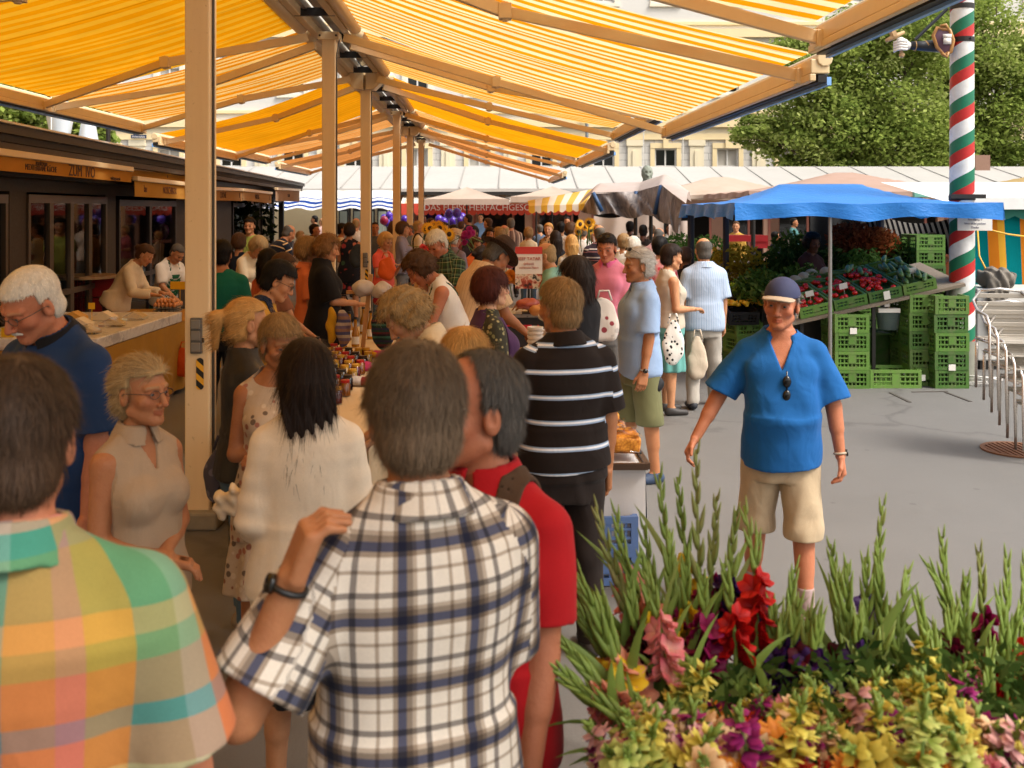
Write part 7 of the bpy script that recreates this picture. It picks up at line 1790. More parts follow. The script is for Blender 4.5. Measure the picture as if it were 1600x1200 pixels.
# deli counter with BEEF TATAR front and placard
dc=empty('deli_counter',(GX(800,150),1600/150,0),'black fronted deli counter lettered BEEF TATAR in red','counter')
s=152.0; y=1600/s; m=MB(); m.bx(GX(742,s),GX(905,s),y,y+.55,.0,.98); m.build('body',plain('black_counter','#15161b',.35),dc)
m=MB(); m.bx(GX(738,s),GX(909,s),y-.04,y+.6,.985,1.02); m.build('worktop',plain('steel_top','#8f8d8a',.3,.6),dc)
put_text('lettering','BEEF  TATAR',.20,frame((GX(822,s),y-.006,.83),(1,0,0),(0,0,1),(0,-1,0)),plain('red_letter','#c2182a',.5),dc,.95)
pc=empty('placard',(GX(826,151),1600/151,1.02),'red and white BEEF TATAR placard with a meat picture on a stand','placard')
s=151.0; y=1600/s-.08; X0_,X1_=GX(805,s),GX(847,s); zt=2.1-(385-326)/s; zb_=2.1-(450-326)/s
m=MB(); m.bx(X0_,X1_,y,y+.015,zb_,zt); bd_=m.build('board',plain('placard_white','#dcd8d0',.5),pc)
m=MB(); m.bx(X0_,X1_,y-.004,y-.001,zt-.075,zt); m.build('header',plain('placard_red','#c0342c',.5),bd_)
t=NT('meat_picture'); n_=t.noise(t.obj(),9,4,.6); spm=t.n('ShaderNodeSeparateXYZ'); t.l(t.obj(),spm.inputs[0])
pic=t.done(t.bsdf(t.ramp(n_,[(.40,'#3a1a14'),(.47,'#a8462f'),(.55,'#d8c9b0'),(.62,'#2a2422')]),.4))
m=MB(); m.bx(X0_,X1_,y-.004,y-.001,zb_,zb_+.15); m.build('picture',pic,bd_)
for k_,(ln,sz,zz) in enumerate((('BEEF TATAR',.045,.125),('(pikant)',.034,.175),('und feinstes Fleisch',.026,.215))):
    put_text('lettering',ln,sz,frame(((X0_+X1_)/2,y-.006,zt-zz),(1,0,0),(0,0,1),(0,-1,0)),plain('placard_ink','#b04a3c',.6),bd_)
m=MB(); m.cyl(((X0_+X1_)/2,y+.03,1.02),((X0_+X1_)/2,y+.03,zb_+.1),.012,n=8); m.box(((X0_+X1_)/2,y+.03,1.03),(.14,.14,.015)); m.build('stand',darkm,pc)
# ---- left jar and hat table
table(-1.35,-.62,5.6,11.4,.78,plain('cream_cloth','#cdb692',.85,0,.08,3,.1),plain('dark_table_edge','#4a382a',.6),'long table of jars, knitted hats and bottles behind the long haired cardigan wearer')
def TBp(o,z): return Vector((o-.03125*z,z,.79))
jar_in={}
def jar_proto(col,r=.038,h=.10):
    o=empty('jar',(0,0,0)); MB().lathe((0,0,0),[(0,.004),(r*.95,.004),(r*.95,h*.8),(r*.7,h*.92),(0,h*.92)],14).build('contents',glossy('preserve_'+col.strip('#'),col,.08),o,True,local=True,auto=True)
    MB().lathe((0,0,0),[(r*1.02,0),(r*1.02,h*.82),(r*.8,h*.94)],14).build('glass',clearp,o,True,local=True); MB().lathe((0,0,0),[(r*.84,h*.93),(r*.86,h*.95),(r*.86,h*1.12),(0,h*1.13)],14).build('lid',[glossy('gold_lid','#b98a2e',.2),glossy('red_lid','#a52020',.2),glossy('dark_lid','#2a2420',.2)][len(jar_in)%3],o,True,local=True,auto=True); jar_in[col]=o; return o
jl=[('#7a1010','red preserve','jar of dark red preserve among the jars on the hat table'),('#b0660f','amber honey','jar of amber honey among the jars on the hat table'),('#2a0f14','dark jam','jar of almost black jam among the jars on the hat table'),('#c79a2a','yellow relish','jar of yellow relish among the jars on the hat table')]
for i in range(46):
    c,nm,lb2=jl[i%4]; o=jar_proto(c) if c not in jar_in else copy_tree(jar_in[c])
    p=TBp(-1.30+(i%5)*.085+rng.normal(0,.01),6.9+(i//5)*.24+rng.normal(0,.02)); o.location=p; tag(o,lb2,'jar','jars of '+nm)
bt=empty('bottle',(0,0,0)); MB().lathe((0,0,0),[(0,.004),(.036,.004),(.036,.13),(.015,.20),(.013,.26),(.016,.27),(0,.27)],14).build('glass',glossy('amber_bottle','#9a6a14',.05),bt,True,local=True,auto=True); MB().lathe((0,0,0),[(.017,.262),(.017,.285),(0,.287)],12).build('cap',darkm,bt,True,local=True,auto=True); MB().lathe((0,0,0),[(.0375,.03),(.0375,.10)],14).build('label',pap,bt,True,local=True)
for i,(o_,z) in enumerate(((-1.28,9.6),(-1.18,9.7),(-1.3,10.2),(-1.1,10.3),(-1.22,10.7),(-1.0,10.0),(-.95,10.6),(-1.3,8.2))):
    o=bt if i==0 else copy_tree(bt); o.location=TBp(o_,z); tag(o,'slim amber bottle with white label on the hat table','bottle','amber bottles')
# wooden stand with knitted hats
hx=TBp(-1.06,9.2); st_=empty('hat_stand',tuple(hx),'slanting wooden stand hung with knitted hats and bags','display stand')
m=MB(); m.beam(hx,hx+Vector((.08,0,.72)),.035,.045,up=(0,1,0)); m.beam(hx+Vector((-.14,0,.56)),hx+Vector((.30,0,.56)),.03,.03,up=(0,1,0)); m.box(hx+Vector((0,0,.012)),(.16,.26,.024)); m.build('post',plain('pine_stick','#b07f48',.6,0,.2,14),st_)
m=MB(); m.beam(hx+Vector((.28,.15,0)),hx+Vector((.52,.1,.74)),.04,.03,up=(0,1,0)); m.beam(hx+Vector((.72,.15,0)),hx+Vector((.58,.1,.74)),.04,.03,up=(0,1,0)); m.beam(hx+Vector((.34,.12,.3)),hx+Vector((.68,.12,.3)),.03,.03,up=(0,1,0)); tag(m.build('wooden_easel',plain('pine_stick','#b07f48',.6)),'wooden trestle easel beside the apron wearer','easel')
def blob(name,c,r,cols,label,cat,seed,cuvp=.05,group=None,squash=1.0,sdf=None):
    ph_=np.random.default_rng(seed).uniform(0,6,6)
    def fn(p): 
        d=sdf(p) if sdf else sd_ell(p,A3(0,0,0),A3(r[0],r[1],r[2])); return d-.012*np.sin(38*p[:,0]+ph_[0])*np.sin(41*p[:,1]+ph_[1])*np.sin(36*p[:,2]+ph_[2])
    V,F=sparse_mesh(fn,-A3(*r)*1.5-.03,A3(*r)*1.5+.03,.012); me=np_mesh(name,V,F); set_vec(me,'cuv',np.stack([V[:,0],V[:,2],V[:,1]],1)); o=link_mesh(name,me,cols); o.location=c; return tag(o,label,cat,group)
wool=lambda n,cs: cloth_mat('wool_'+n,'h',[(i/len(cs),c) for i,c in enumerate(cs)],period=.11,bump=1.0)
blob('knitted_hat',hx+Vector((.02,-.04,.60)),(.10,.09,.075),cloth_mat('wool_white','plain','#bdb4ae',bump=1.2),'white knitted hat on the wooden stand, left of its twin','hat',1)
blob('knitted_hat',hx+Vector((.19,-.04,.57)),(.10,.09,.085),cloth_mat('wool_white','plain','#bdb4ae'),'white and red knitted hat on the right arm of the wooden stand','hat',2)
blob('knitted_hat',hx+Vector((.19,-.045,.49)),(.085,.08,.05),cloth_mat('wool_red','plain','#8f1a2a',bump=1.2),'dark red knitted hat hanging under the white one','hat',3)
blob('knitted_bag',hx+Vector((.20,-.06,.25)),(.11,.05,.20),wool('teal',['#1f3a36','#3a6a60','#20242c','#5a2a30','#23403c','#2a2f50']),'dark teal knitted bag hanging from the stand','bag',4)
blob('knitted_bag',hx+Vector((.32,-.03,.26)),(.06,.04,.15),wool('blue',['#3f6f8a','#8fb0b8','#2a4a6a','#b8a88a']),'blue striped knitted bag right of the teal one','bag',5)
blob('knitted_scarf',hx+Vector((-.16,-.05,.24)),(.07,.04,.17),wool('mauve',['#6a5a70','#a89a8a','#4a4a70','#8a6a5a']),'mauve striped knitted sock left of the stand','sock',6)
blob('knitted_scarf',hx+Vector((-.27,-.02,.26)),(.045,.04,.18),cloth_mat('wool_yellow','plain','#c2901a',bump=1.2),'mustard knitted sock at the left of the stand','sock',7)
for i in range(9):
    blob('wool_item',TBp(-.95+.13*(i%3)+rng.normal(0,.03),7.6+(i//3)*.7)+Vector((0,0,.03)),(.09,.07,.035),[wool('teal',[]) if False else cloth_mat('wool_white','plain','#bdb4ae'),cloth_mat('wool_red','plain','#8f1a2a'),cloth_mat('wool_yellow','plain','#c2901a'),cloth_mat('wool_pink','plain','#c2407a',bump=1.2)][i%4],['white','red','mustard','pink'][i%4]+' woollen bundle lying on the hat table','woollens',20+i,group=['white','red','mustard','pink'][i%4]+' woollen bundles')
eggm=plain('egg_shell','#c98a58',.45,0,.14,3)
def egg_proto():
    m=MB(); m.ell((0,0,.028),(.0215,.0215,.029),10,8,fn=lambda v: Vector((v.x*(1-.18*v.z/.029),v.y*(1-.18*v.z/.029),v.z))); return m.build('egg',eggm,None,True)
eg=egg_proto(); eg_n=[0]
def egg(p,lab,grp):
    o=eg if eg_n[0]==0 else eg.copy()
    if eg_n[0]: COL.objects.link(o)
    eg_n[0]+=1; o.location=p; o.rotation_euler=(random.uniform(-.2,.2),random.uniform(-.2,.2),random.uniform(0,6)); tag(o,lab,'egg',grp)
cart=plain('grey_pulp_carton','#8d8577',.9,0,.1,30,.4)
def carton(p,rz,label,nx=5,ny=6,grp='egg cartons'):
    m=MB(); 
    def fn(u,v): return Vector(((u-.5)*nx*.047,(v-.5)*ny*.047,.018+.012*math.sin(u*nx*2*math.pi-1.57)*math.sin(v*ny*2*math.pi-1.57)))
    m.grid(fn,nx*4,ny*4); m.bx(-nx*.0235,nx*.0235,-ny*.0235,ny*.0235,0,.008); o=m.build('egg_carton',cart,None,True,auto=True); o.location=p; o.rotation_euler=(0,0,rz); tag(o,label,'carton',grp)
cp=TBp(-1.2,6.35); carton(cp,0,'grey carton of brown eggs on the near end of the hat table')
for i in range(5):
    for j in range(6): egg(cp+Vector(((i-2)*.047,(j-2.5)*.047,.012)),'brown egg in the carton on the hat table','brown eggs on the hat table')
# ---- egg stall on the left
ex=lambda o,z: o
table(-5.15,-3.79,8.9,13.2,.80,mcl,plain('pale_board','#c7b38f',.7),'long egg and cheese table with mustard yellow cloth on the left',xf=ex,skirt=.05)
t=NT('marble_oilcloth'); n_=t.noise(t.obj(),5,6,.65,1.2); MAR=t.done(t.bsdf(t.ramp(n_,[(.35,(.55,.50,.44)),(.5,(.72,.68,.62)),(.62,(.45,.42,.40))]),.35))
m=MB(); m.bx(-5.1,-3.77,9.3,11.7,.81,.92); tag(m.build('display_slab',MAR,bevel=.01),'pale marbled display slab lying on the mustard clothed table','slab')
for i in range(9):
    c=Vector((-4.0-.32*(i%3),9.55+.62*(i//3),.925)); m=MB()
    m.prism([(-.11,0),(.11,0),(.11,.03),(0,.09),(-.11,.03)],.16,c=c); o=m.build('cheese_pack',[clearp,plain('cheese_wrap','#d9cbb0',.4),plain('cheese_rind','#c99a4a',.5)][i%3]); tag(o,['clear plastic cheese box','pale wrapped cheese','ochre cheese wedge'][i%3]+' on the marbled slab','cheese','packs on the marbled slab of kind %s'%['clear box','pale wrap','ochre wedge'][i%3])
for i in range(14):
    m=MB(); c=Vector((-3.9-.08*(i%6)-.3*(i//6),11.85+.07*(i%5)+.25*(i//6),.80))
    pass
ec=Vector((-4.15,12.35,.81))
for k_ in range(3):
    carton(ec+Vector((0,0,.05*k_)),.1,'grey egg carton under the heap of eggs, %s of three'%['lowest','middle','top'][k_],6,6,'stacked egg cartons')
for i in range(6):
    for j in range(6): egg(ec+Vector(((i-2.5)*.047,(j-2.5)*.047,.112)),'brown egg heaped on the cartons in front of the bending apron wearer','brown eggs at the egg stall')
for i in range(5):
    for j in range(5): 
        if random.random()<.8: egg(ec+Vector(((i-2)*.046,(j-2)*.046,.155)),'brown egg heaped on the cartons in front of the bending apron wearer','brown eggs at the egg stall')
yc=plain('yellow_price_card','#e2b21c',.6)
for px,py,s,lab,w_ in((143,478,155,'small yellow price card on a wire at the near end of the egg table',.07),(12,522,170,'yellow price card at the left edge behind the blue polo',.13),(281,446,122,'large yellow card on the far end of the egg table',.26)):
    c=P(px,py,s); m=MB(); m.box(c,(w_,.006,w_*.9 if w_<.2 else .10),Matrix.Rotation(R(-10),3,'Z')); m.cyl((c.x,c.y+.01,.80),(c.x,c.y+.01,c.z),.004,n=5); tag(m.build('price_card',yc),lab,'price card')
# bistro table in front of the kiosk and red box
bi=empty('bistro_table',(GX(125,110),1600/110,0),'standing bistro table with wooden top before the glazed front','table')
c=P(125,430,110); m=MB(); m.cyl((c.x,c.y,c.z-.04),c,.5,n=24); m.build('tabletop',plain('table_wood','#8a6a42',.5,0,.2,6),bi); m=MB(); m.cyl((c.x,c.y,0),(c.x,c.y,c.z-.04),.035,n=10); m.cyl((c.x,c.y,0),(c.x,c.y,.03),.25,n=20); m.build('foot',darkm,bi)
m=MB(); c=P(158,448,108); m.box(c,(.55,.35,.26)); m.box(c+Vector((0,0,.14)),(.58,.38,.03)); m.box(c-Vector((0,0,.55)),(.5,.3,.8)); tag(m.build('red_box',plain('red_box_plastic','#9a1f1c',.5)),'red plastic box behind the egg seller','box')
# terrace tables with chairs
for i,(px,s) in enumerate(((440,46),(470,50),(505,47))):
    o=empty('terrace_table',(GX(px,s),1600/s,0),['left','middle','right'][i]+' terrace table with white cloth beyond the kiosk','table','terrace tables'); m=MB(); m.lathe((GX(px,s),1600/s,0),[(.55,.25),(.5,.5),(.47,.76),(0,.765)],16); m.build('tablecloth',wcl,o,True,auto=True); m=MB(); m.cyl((GX(px,s),1600/s,0),(GX(px,s),1600/s,.3),.05); m.build('foot',darkm,o)
tc=None
for i in range(12):
    px,s=436+i*6.5,44+(i%3)*2.5
    if tc is None:
        tc=empty('terrace_chair',(0,0,0)); m=MB(); m.box((0,0,.45),(.42,.42,.04)); m.build('seat',darkm,tc,local=True); m=MB(); m.box((0,.2,.72),(.42,.03,.46)); m.build('backrest',plain('dark_wicker','#4a3f3a',.7,0,.3,30,.4),tc,local=True)
        for a,b in((-.19,-.19),(.19,-.19),(-.19,.19),(.19,.19)): MB().cyl((a,b,0),(a,b,.43),.018,n=6).build('leg',darkm,tc,local=True)
        o=tc
    else: o=copy_tree(tc)
    o.location=(GX(px,s),1600/s+.3,0); o.rotation_euler=(0,0,R(i*50)); tag(o,'dark wicker terrace chair at the white clothed tables beyond the kiosk','chair','terrace chairs')
# potted plants by the kiosk
pl_=leafclump('potted_plant',tuple(P(383,332,60)),(.55,.4,.8),160,.13,leaf_mat('rubber_plant',(.008,.014,.006),(.016,.026,.010),(.03,.045,.018)),'dark leafy plant in the far kiosk window','plant',seed=40)
pl_=leafclump('potted_plant',tuple(P(418,340,54)),(.3,.3,.9),110,.11,leaf_mat('rubber_plant2',(.008,.014,.006),(.016,.026,.010),(.03,.045,.018)),'slim dark plant beside the black kiosk post','plant',seed=41)
# sunflowers and bouquets in the middle distance
def sunflower():
    o=empty('sunflower',(0,0,0)); m=MB(); m.ell((0,-.012,0),(.045,.018,.045),12,6); m.build('disc',plain('sunflower_disc','#3a2412',.9),o,True,local=True); m=MB()
    for k_ in range(18):
        a=k_*2*math.pi/18; d=Vector((math.cos(a),0,math.sin(a))); t2=Vector((-math.sin(a),0,math.cos(a))); m.add([d*.035,d*.07+t2*.016+Vector((0,-.01,0)),d*.115,d*.07-t2*.016+Vector((0,-.01,0))],[(0,1,2,3)])
    m.build('petals',plain('sunflower_petal','#e2a50e',.6),o,local=True); m=MB(); m.tube([(0,.015,0),(.01,.06,-.15),(0,.05,-.5)],.010,6); m.build('stem',plain('stem_green','#3f5a24',.6),o,True,local=True); return o
sf_=sunflower(); k0=0
for (x0_,x1_,y0_,y1_,s,nn,where) in((660,705,352,376,105,15,'behind the white haired green plaid shirt'),(903,932,346,362,88,10,'below the yellow striped awning')):
    for i in range(nn):
        o=sf_ if k0==0 else copy_tree(sf_); k0+=1; o.location=P(random.uniform(x0_,x1_),random.uniform(y0_,y1_),s+random.uniform(-4,4)); o.rotation_euler=(random.uniform(-.3,.3),random.uniform(-.3,.3),random.uniform(-.5,.5)); o.scale=(.8,)*3; tag(o,'sunflower in the bunch '+where,'sunflower','sunflowers '+where)
# blue crates under the table end
for i in range(2): crate('blue',(GX(938,281),1600/281+.17,.006+i*.19),(0,0,R(4)),['lower','upper'][i]+' pale blue plastic crate at the end of the white clothed table','blue crates')
# bags
def bag(name,c,r,mat,label,seed,handle=True,amp=1.0):
    ph_=np.random.default_rng(seed).uniform(0,6,6); r=A3(*r)
    def fn(p):
        z=p[:,2]/r[2]; w=1-.35*np.clip(z,0,1); w2=1-.75*np.clip(z*.5+.5,0,1); q=p/(r*np.stack([w,w2,np.ones_like(w)],1)); d=((np.abs(q)**3).sum(1)**(1/3)-1)*r.min()
        return d-amp*.0035*np.sin(34*p[:,0]+4*p[:,2]+ph_[0]+2*np.sin(9*p[:,2]))-.002*np.sin(44*p[:,2]+16*p[:,0]+ph_[1])
    V,F=sparse_mesh(fn,-r*1.4,r*1.4,max(.008,float(r.max())/16)); o=empty(name,tuple(c),label,'bag'); me=np_mesh('body',V,F); set_vec(me,'cuv',np.stack([V[:,0],V[:,2],V[:,1]],1)); link_mesh('body',me,mat,o)
    if handle:
        m=MB(); m.tube([(-r[0]*.5,0,r[2]*.9),(-r[0]*.3,0,r[2]*1.35),(r[0]*.3,0,r[2]*1.35),(r[0]*.5,0,r[2]*.9)],.008,6); m.build('handle',mat,o,True,local=True)
    return o
orb=C('orange_bag','#d2551c',rough=.4); 
bag('carrier_bag',P(604,420,108),(.13,.06,.17),orb,'orange plastic carrier bag held beside the third post',1)
bag('carrier_bag',P(288,566,138),(.10,.07,.17),orb,'orange plastic carrier bag hanging at the corner of the egg table',2)
bag('carrier_bag',P(944,500,212),(.11,.07,.16),cloth_mat('cloth_white_print_bag','floral','#cfc6bc',['#cfc6bc','#8a3a40','#b8b0a8'],period=.06),'white printed bag under the arm of the black jacket',3)
bag('cloth_bag',P(1090,560,150),(.10,.06,.22),C('calico','#c2b09a'),'beige calico bag hanging between the striped shirt and the crates',4)
bag('cloth_bag',P(1052,535,165),(.10,.06,.20),cloth_mat('cloth_bw_print','floral','#d8d4cc',['#17161a','#17161a','#d8d4cc'],period=.035),'black and white patterned bag beside the olive shorts',5)
bag('shoulder_bag',P(350,742,318),(.10,.06,.14),cloth_mat('cloth_paisley','floral','#4a4650',['#8a8490','#2a2830','#6a6470'],period=.05),'grey paisley shoulder bag of the ponytailed person',6)
def _crumple(p):
    q=np.abs(p)-A3(.055,.022,.036); d=np.sqrt((np.maximum(q,0)**2).sum(1))+np.minimum(q.max(1),0)-.012
    return d-.007*np.sin(95*p[:,0]+60*p[:,2])*np.sin(80*p[:,2]-40*p[:,0]+1)-.004*np.sin(170*p[:,0]+90*p[:,2])-.010*np.clip(p[:,2]/.04,0,1)*np.sin(120*p[:,0])
V,F=sparse_mesh(_crumple,-A3(.11,.07,.09),A3(.11,.07,.09),.0045); me=np_mesh('paper_bag',V,F); set_vec(me,'cuv',V); o=link_mesh('paper_bag',me,C('white_paper','#d9c8aa')); o.location=P(362,784,410); o.rotation_euler=(0,R(-14),R(10)); tag(o,'crumpled white paper bag held by the cardigan wearer','bag')
bag('waist_pouch',P(1018,598,205),(.10,.06,.07),C('black_nylon','#19191c',rough=.5),'black pouch held at the olive shorts',8,False)
bag('handbag',P(535,490,150),(.12,.07,.14),C('black_leather','#161416',rough=.4),'black handbag hanging from the loose black dress',9)
bag('backpack',P(560,400,86),(.17,.10,.22),C('dark_backpack','#2a2a26'),'dark backpack on the black floral dress',10,False)
# sunglasses hanging on the blue tee
# ---------------------------------------------------------------- flowers in the right foreground
stemm=NT('gladiolus_green'); n_=stemm.noise(stemm.obj(),14,3,.6); oi=stemm.attr('tint').outputs['Vector']; spx=stemm.n('ShaderNodeSeparateXYZ'); stemm.l(oi,spx.inputs[0])
cg=stemm.ramp(spx.outputs[0],[(0,(.09,.15,.02)),(.5,(.20,.28,.045)),(1,(.24,.19,.08))]); STEM=stemm.done(stemm.bsdf(stemm.mix(n_,cg,(.14,.20,.035)),.5,0,.3))
def petal_mat(name,c1,c2):
    t=NT(name); w=t.attr('tint').outputs['Vector']; s_=t.n('ShaderNodeSeparateXYZ'); t.l(w,s_.inputs[0]); col=t.ramp(s_.outputs[0],[(0,c1),(1,c2)])
    d=t.bsdf(col,.55,0,.3); tl=t.n('ShaderNodeBsdfTranslucent'); t.l(col,tl.inputs[0]); mx=t.n('ShaderNodeMixShader'); mx.inputs[0].default_value=.3; t.l(d,mx.inputs[1]); t.l(tl.outputs[0],mx.inputs[2]); return t.done(mx.outputs[0])
PM={'pink':petal_mat('petal_pink','#e8b9a0','#d8687a'),'salmon':petal_mat('petal_salmon','#d9805a','#e0a08a'),'red':petal_mat('petal_red','#8f0c10','#c81a14'),'purple':petal_mat('petal_purple','#1a0a2e','#3a1458'),'magenta':petal_mat('petal_magenta','#5a0828','#8f1450'),'yellow':petal_mat('petal_yellow','#b98a10','#e6c62a'),'maroon':petal_mat('petal_maroon','#2e0612','#5a0a24')}
class TM(MB):
    def __init__(s): super().__init__(); s.t=[]
    def tadd(s,vs,fs,tv): s.add(vs,fs); s.t.extend(tv if hasattr(tv,'__len__') else [tv]*len(vs))
    def tbuild(s,name,mat,parent,local=True):
        o=s.build(name,mat,parent,True,local=local); a=o.data.attributes.new('tint','FLOAT_VECTOR','POINT'); n=len(s.v); tv=np.array(s.t[:n]+[.5]*(n-len(s.t)),f4); a.data.foreach_set('vector',np.repeat(tv,3)); return o
    def ttube(s,pts,r,n,tv):
        k=len(s.v); MB.tube(s,pts,r,n); s.t.extend([tv]*(len(s.v)-k))
def petal(m,base,d,n,L,W,curl=.5,nu=4,nv=3):
    d=Vector(d).normalized(); n=Vector(n); n=(n-d*n.dot(d)).normalized(); x=d.cross(n); vs=[];tv=[]
    for i in range(nu+1):
        u=i/nu; w=W*math.sin(math.pi*min(1,u*.85+.12))**.8
        for j in range(nv+1):
            v=j/nv*2-1; vs.append(base+d*(L*u)*(1-.25*curl*u)+n*(L*curl*u*u-.35*w*v*v+.05*W*math.sin(u*9+j))+x*w*v); tv.append(u)
    m.tadd(vs,[(i*(nv+1)+j,i*(nv+1)+j+1,(i+1)*(nv+1)+j+1,(i+1)*(nv+1)+j) for i in range(nu) for j in range(nv)],tv)
def gladiolus(base,tip,bend,col,nfl,label,group,seed,dry=0.0,leaves=2):
    g=np.random.default_rng(seed); base=Vector(base); tip=Vector(tip); o=empty('gladiolus',tuple(base),label,'flower',group)
    L=(tip-base).length; mid=base.lerp(tip,.5)+Vector(bend)+Vector((g.normal(0,.03),g.normal(0,.03),0)); N=10
    def pt(u): return base*(1-u)**2+mid*2*u*(1-u)+tip*u*u-base
    tint=.25+dry*.6+g.uniform(-.1,.1)
    m=TM(); m.ttube([pt(i/N) for i in range(N+1)],[.0082*(1-.62*i/N) for i in range(N+1)],7,tint)
    ax=(tip-base).normalized(); side=ax.cross(Vector((0,1,0))).normalized(); fl=TM(); k=0; u=.40+g.uniform(-.05,.08)
    while u<1.0:
        p=pt(u); t_=(pt(min(1,u+.03))-pt(u-.03)).normalized(); sg=1 if k%2 else -1; sd_=(side*sg+Vector((0,g.normal(0,.5)-.3,0))).normalized(); sd_=(sd_-t_*sd_.dot(t_)).normalized()
        size=(1-u)*1.1+.35
        if k<nfl:
            bl=.034*size*g.uniform(.9,1.2); c=p+sd_*.012; dirn=(sd_*.8+t_*.6).normalized(); e1=dirn.cross(t_).normalized() if abs(dirn.dot(t_))<.98 else side; e2=dirn.cross(e1)
            for q in range(6):
                a=q*math.pi/3+g.normal(0,.1); out=e1*math.cos(a)+e2*math.sin(a); petal(fl,c,(dirn*.75+out*.62),(dirn*1.0-out*.3),bl*1.25,bl*.66,-.30+g.normal(0,.12))
        else:
            bl=.086*size*g.uniform(.85,1.2); bw=.0105*size; d=(t_*1.0+sd_*g.uniform(.12,.30)).normalized(); q0=p+sd_*.003
            m.ttube([q0,q0+d*bl*.3,q0+d*bl*.7+t_*.004,q0+d*bl+t_*.010],[bw*.6,bw*1.0,bw*.7,.0008],6,tint+g.uniform(-.12,.15)+ (.1 if u>.85 else 0))
        u+=(.040+.045*(1-u))*(.62 if k<nfl else 1); k+=1
    for q in range(leaves):
        u0=g.uniform(.0,.3); p=pt(u0); sg=1 if (q+seed)%2 else -1; d=(ax*.94+side*sg*g.uniform(.15,.4)+Vector((0,g.normal(0,.18),0))).normalized(); Lf=L*g.uniform(.45,.85); w=.015*g.uniform(.8,1.4); vs=[];nn=7; x=d.cross(Vector((g.normal(0,.4),1,0))).normalized()
        for i in range(nn+1):
            uu=i/nn; ww=w*(1-uu)**.6*min(1,uu*5+.4); c=p+d*Lf*uu+side*sg*.06*uu*uu+Vector((0,0,-.05*uu**3)); vs+= [c-x*ww,c+d.cross(x)*ww*.25,c+x*ww]
        m.tadd(vs,[(i*3+j,i*3+j+1,(i+1)*3+j+1,(i+1)*3+j) for i in range(nn) for j in range(2)],tint+g.uniform(-.2,.1))
    m.tbuild('stem',STEM,o)
    if nfl: fl.tbuild('florets',PM[col],o)
    return o
names_={'pink':'pale pink','salmon':'salmon','red':'red','purple':'deep purple','magenta':'magenta','yellow':'yellow','maroon':'maroon'}
GL=[ # tip px,py, base px,py, scale, colour, n florets, dry
(884,880,1010,1095,640,'salmon',2,.0),(898,948,1000,1110,660,'yellow',2,.0),(882,1010,1010,1120,690,'salmon',3,.1),(880,1062,1030,1130,700,'pink',2,.0),(930,792,1040,1090,620,'maroon',2,.9),(962,800,1035,1090,610,'pink',7,.1),(965,860,1050,1080,630,'salmon',4,.0),(1000,870,1060,1090,640,'yellow',4,.0),(1030,740,1110,1100,600,'pink',0,.0),(1058,745,1120,1100,590,'yellow',3,.0),
(1088,702,1118,1090,600,'magenta',2,.9),(1120,775,1105,1090,610,'magenta',4,.9),(1150,798,1130,1090,615,'purple',5,.7),(1162,790,1155,1100,620,'red',6,.2),(1183,830,1150,1100,600,'purple',6,.2),(1046,830,1085,1090,620,'magenta',3,.1),(1072,860,1090,1100,630,'yellow',4,.0),(1205,945,1195,1110,640,'maroon',4,.1),(1240,890,1222,1110,620,'purple',4,.2),
(1250,935,1230,1120,650,'purple',5,.4),(1270,950,1255,1120,655,'maroon',3,.6),(1298,850,1330,1090,610,'purple',0,.2),(1310,900,1345,1100,620,'maroon',2,.2),(1380,790,1330,1120,590,'purple',3,.6),(1352,870,1330,1110,610,'purple',0,.2),(1372,868,1380,1100,610,'salmon',0,.1),(1418,890,1400,1100,620,'maroon',0,.1),(1340,960,1310,1120,640,'purple',6,.5),(1395,960,1370,1130,640,'maroon',3,.6),
(1472,838,1500,1110,600,'maroon',2,.2),(1450,880,1530,1120,610,'salmon',2,.1),(1490,955,1480,1110,640,'maroon',6,.4),(1530,862,1530,1110,600,'magenta',4,.9),(1572,865,1560,1180,620,'red',0,.1),(1600,880,1570,1190,620,'red',3,.2),(1592,950,1580,1200,640,'red',2,.1),(1548,1010,1560,1190,660,'salmon',0,.1),(1455,985,1450,1120,650,'purple',0,.3),(1430,930,1440,1120,640,'maroon',0,.2),
(905,900,1005,1120,670,'yellow',2,.1),(940,930,1020,1110,660,'salmon',3,.1),(985,920,1050,1110,650,'maroon',4,.1),(1015,905,1060,1120,660,'pink',6,.1),(1096,900,1108,1120,650,'magenta',5,.2),(1130,880,1140,1120,650,'red',4,.3),(1226,955,1210,1120,645,'purple',4,.2),(1285,960,1270,1130,660,'purple',4,.5),(1325,880,1340,1120,630,'salmon',0,.0),(1510,900,1520,1130,630,'salmon',1,.0),(860,1040,1000,1150,700,'pink',2,.2),(1560,930,1570,1180,640,'red',0,.0),(1005,820,1070,1110,610,'yellow',0,.0)]
for i,(tx,ty,bx_,by_,s,c,nf,dr) in enumerate(GL):
    b=P(bx_,by_,s+20); tpt_=P(tx,ty,s); b.z-=.10
    lab=('%s gladiolus spike in the foreground bunch'%names_[c]) if nf else 'unopened green gladiolus spike in the foreground bunch'
    gladiolus(b,tpt_,Vector(((tx-bx_)*.00012*(-1),.0,.02)),c,nf+3 if nf>2 else nf,lab+(', stem browned' if dr>.5 else ''),'gladioli: '+lab+(' browned' if dr>.5 else ''),i,dr,leaves=2 if i%3 else 3)
